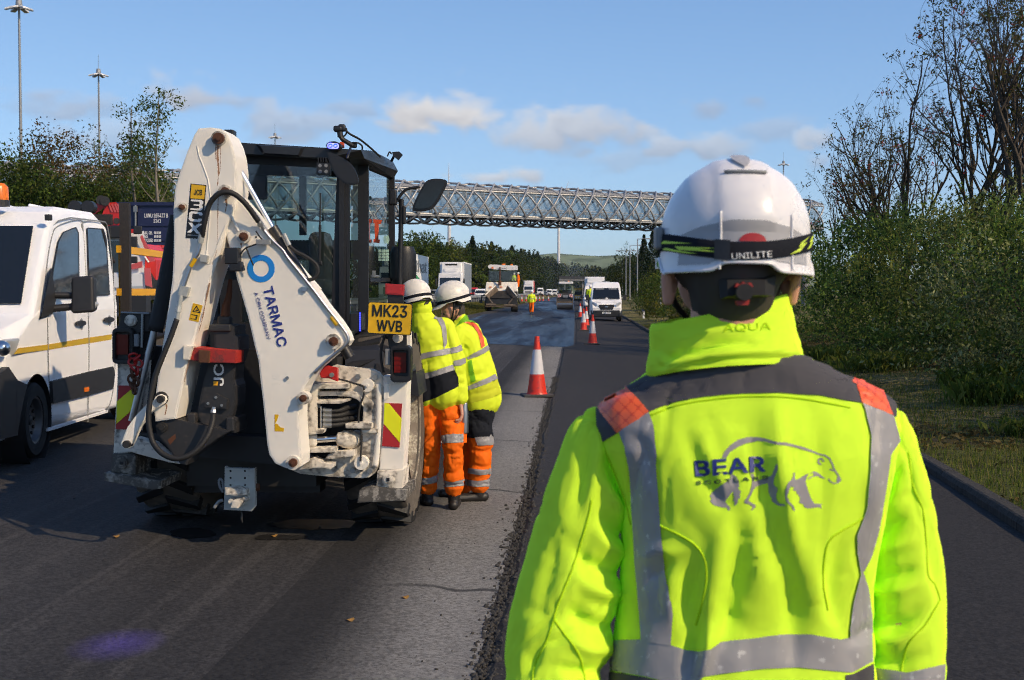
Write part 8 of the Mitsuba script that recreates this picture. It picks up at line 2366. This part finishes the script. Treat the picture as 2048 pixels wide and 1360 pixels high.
# ---- grass
def blades(Pn, L, wd, pal, r, lean=.35):
    n = len(Pn)
    a = r.rand(n) * 6.283
    d = np.stack([np.cos(a), np.sin(a), np.zeros(n)], 1)
    s = np.stack([-np.sin(a), np.cos(a), np.zeros(n)], 1)
    l = (L * (.5 + .8 * r.rand(n)))[:, None] if np.isscalar(L) else (L * (.5 + .8 * r.rand(n)))[:, None]
    q = lean * r.rand(n, 1)
    v = np.stack([Pn - s * wd * .5, Pn + s * wd * .5, Pn + d * l * q * .35 + [0, 0, 1] * l * .6, Pn + d * l * q + [0, 0, 1] * l * (1 - .4 * q)], 1).reshape(-1, 3)
    i = np.arange(n)[:, None] * 4
    f = np.concatenate([i + [0, 1, 2], i + [2, 1, 3]], 1).reshape(-1, 3)
    pal = np.array(pal)
    c = pal[r.randint(len(pal), size=n)] * (.65 + .7 * r.rand(n, 1))
    return v, f, np.repeat(c, 4, 0)


GRASS = [(.125, .165, .030), (.105, .150, .026), (.16, .18, .042), (.20, .18, .06)]
STRAW = [(.20, .16, .07), (.15, .115, .045), (.10, .075, .03), (.085, .08, .025)]
r = np.random.RandomState(91)
gp = []
n_ = 70000
s_ = 8 + 62 * r.rand(n_) ** 1.8
w_ = .02 + 6.0 * r.rand(n_)
sp = np.array([on_verge(a, b_) for a, b_ in zip(s_, w_)])
patchy = meshkit.fbm(sp * [.55, .55, 0], 3, 5)
straw = (patchy + .06 * np.clip(w_ - 2.2, -1, 2.5) + .05 * r.randn(n_)) > .60
gp.append(blades(sp[~straw], .075 + .16 * np.clip(patchy[~straw] - .35, 0, .5), .012, GRASS, r))
gp.append(blades(sp[straw], .07, .010, STRAW, r, 1.6))
# taller tufts
for s0_, w0_, R_, n2, L_ in ((17.5, 3.3, .5, 900, .45), (14.2, 2.3, .35, 500, .32), (15.5, 1.6, .3, 420, .25), (12.8, 3.4, .3, 380, .34), (20, 2.6, .5, 700, .40), (19, 3.9, .6, 900, .5), (23, 3.4, .6, 800, .4), (13.2, 1.2, .25, 260, .2), (28, 2.9, .7, 800, .4), (33, 2.5, .8, 700, .35), (46, 2.2, .8, 600, .4), (60, 2.0, .9, 600, .5)):
    q_ = np.array([on_verge(s0_ + R_ * r.randn() * .5, w0_ + R_ * r.randn() * .5) for _ in range(n2)])
    gp.append(blades(q_, L_, .014, GRASS[:3], r, .7))
m, col = merged(gp)
labels['verge_grass'] = {'label': 'rough green and straw coloured grass on the verge', 'category': 'grass', 'kind': 'stuff'}
scene['verge_grass'] = mikit.ply(m, 'leaf', color=col)
n_ = 26000
v_ = 35 + 150 * r.rand(n_) ** 1.4
u_ = np.array([LEFT(a) for a in v_]) - .05 - (3.2 * r.rand(n_))
sp = np.array([road(a, b_, -.03) for a, b_ in zip(u_, v_)])
m, col = merged([blades(sp, .22, .05, [(.13, .125, .03), (.16, .14, .045), (.10, .105, .025)], r, .6)])
labels['central_reserve_grass'] = {'label': 'yellowing grass of the central reserve left of the paver', 'category': 'grass', 'kind': 'stuff'}
scene['central_reserve_grass'] = mikit.ply(m, 'leaf', color=col)
# ---------------------------------------------------------------- thin haze
scene['air'] = {'type': 'homogeneous', 'albedo': {'type': 'rgb', 'value': [.94, .95, .96]}, 'sigma_t': {'type': 'rgb', 'value': [.00004, .000046, .000056]}}
scene['haze'] = {'type': 'cube', 'to_world': T().translate([0, 6200, 84]).scale([11000, 6600, 92]), 'bsdf': {'type': 'null'}, 'interior': {'type': 'ref', 'id': 'air'}}
labels['haze'] = {'label': 'thin daylight haze over the whole place', 'category': 'haze', 'kind': 'stuff'}
scene['camera']['medium'] = {'type': 'ref', 'id': 'air'}
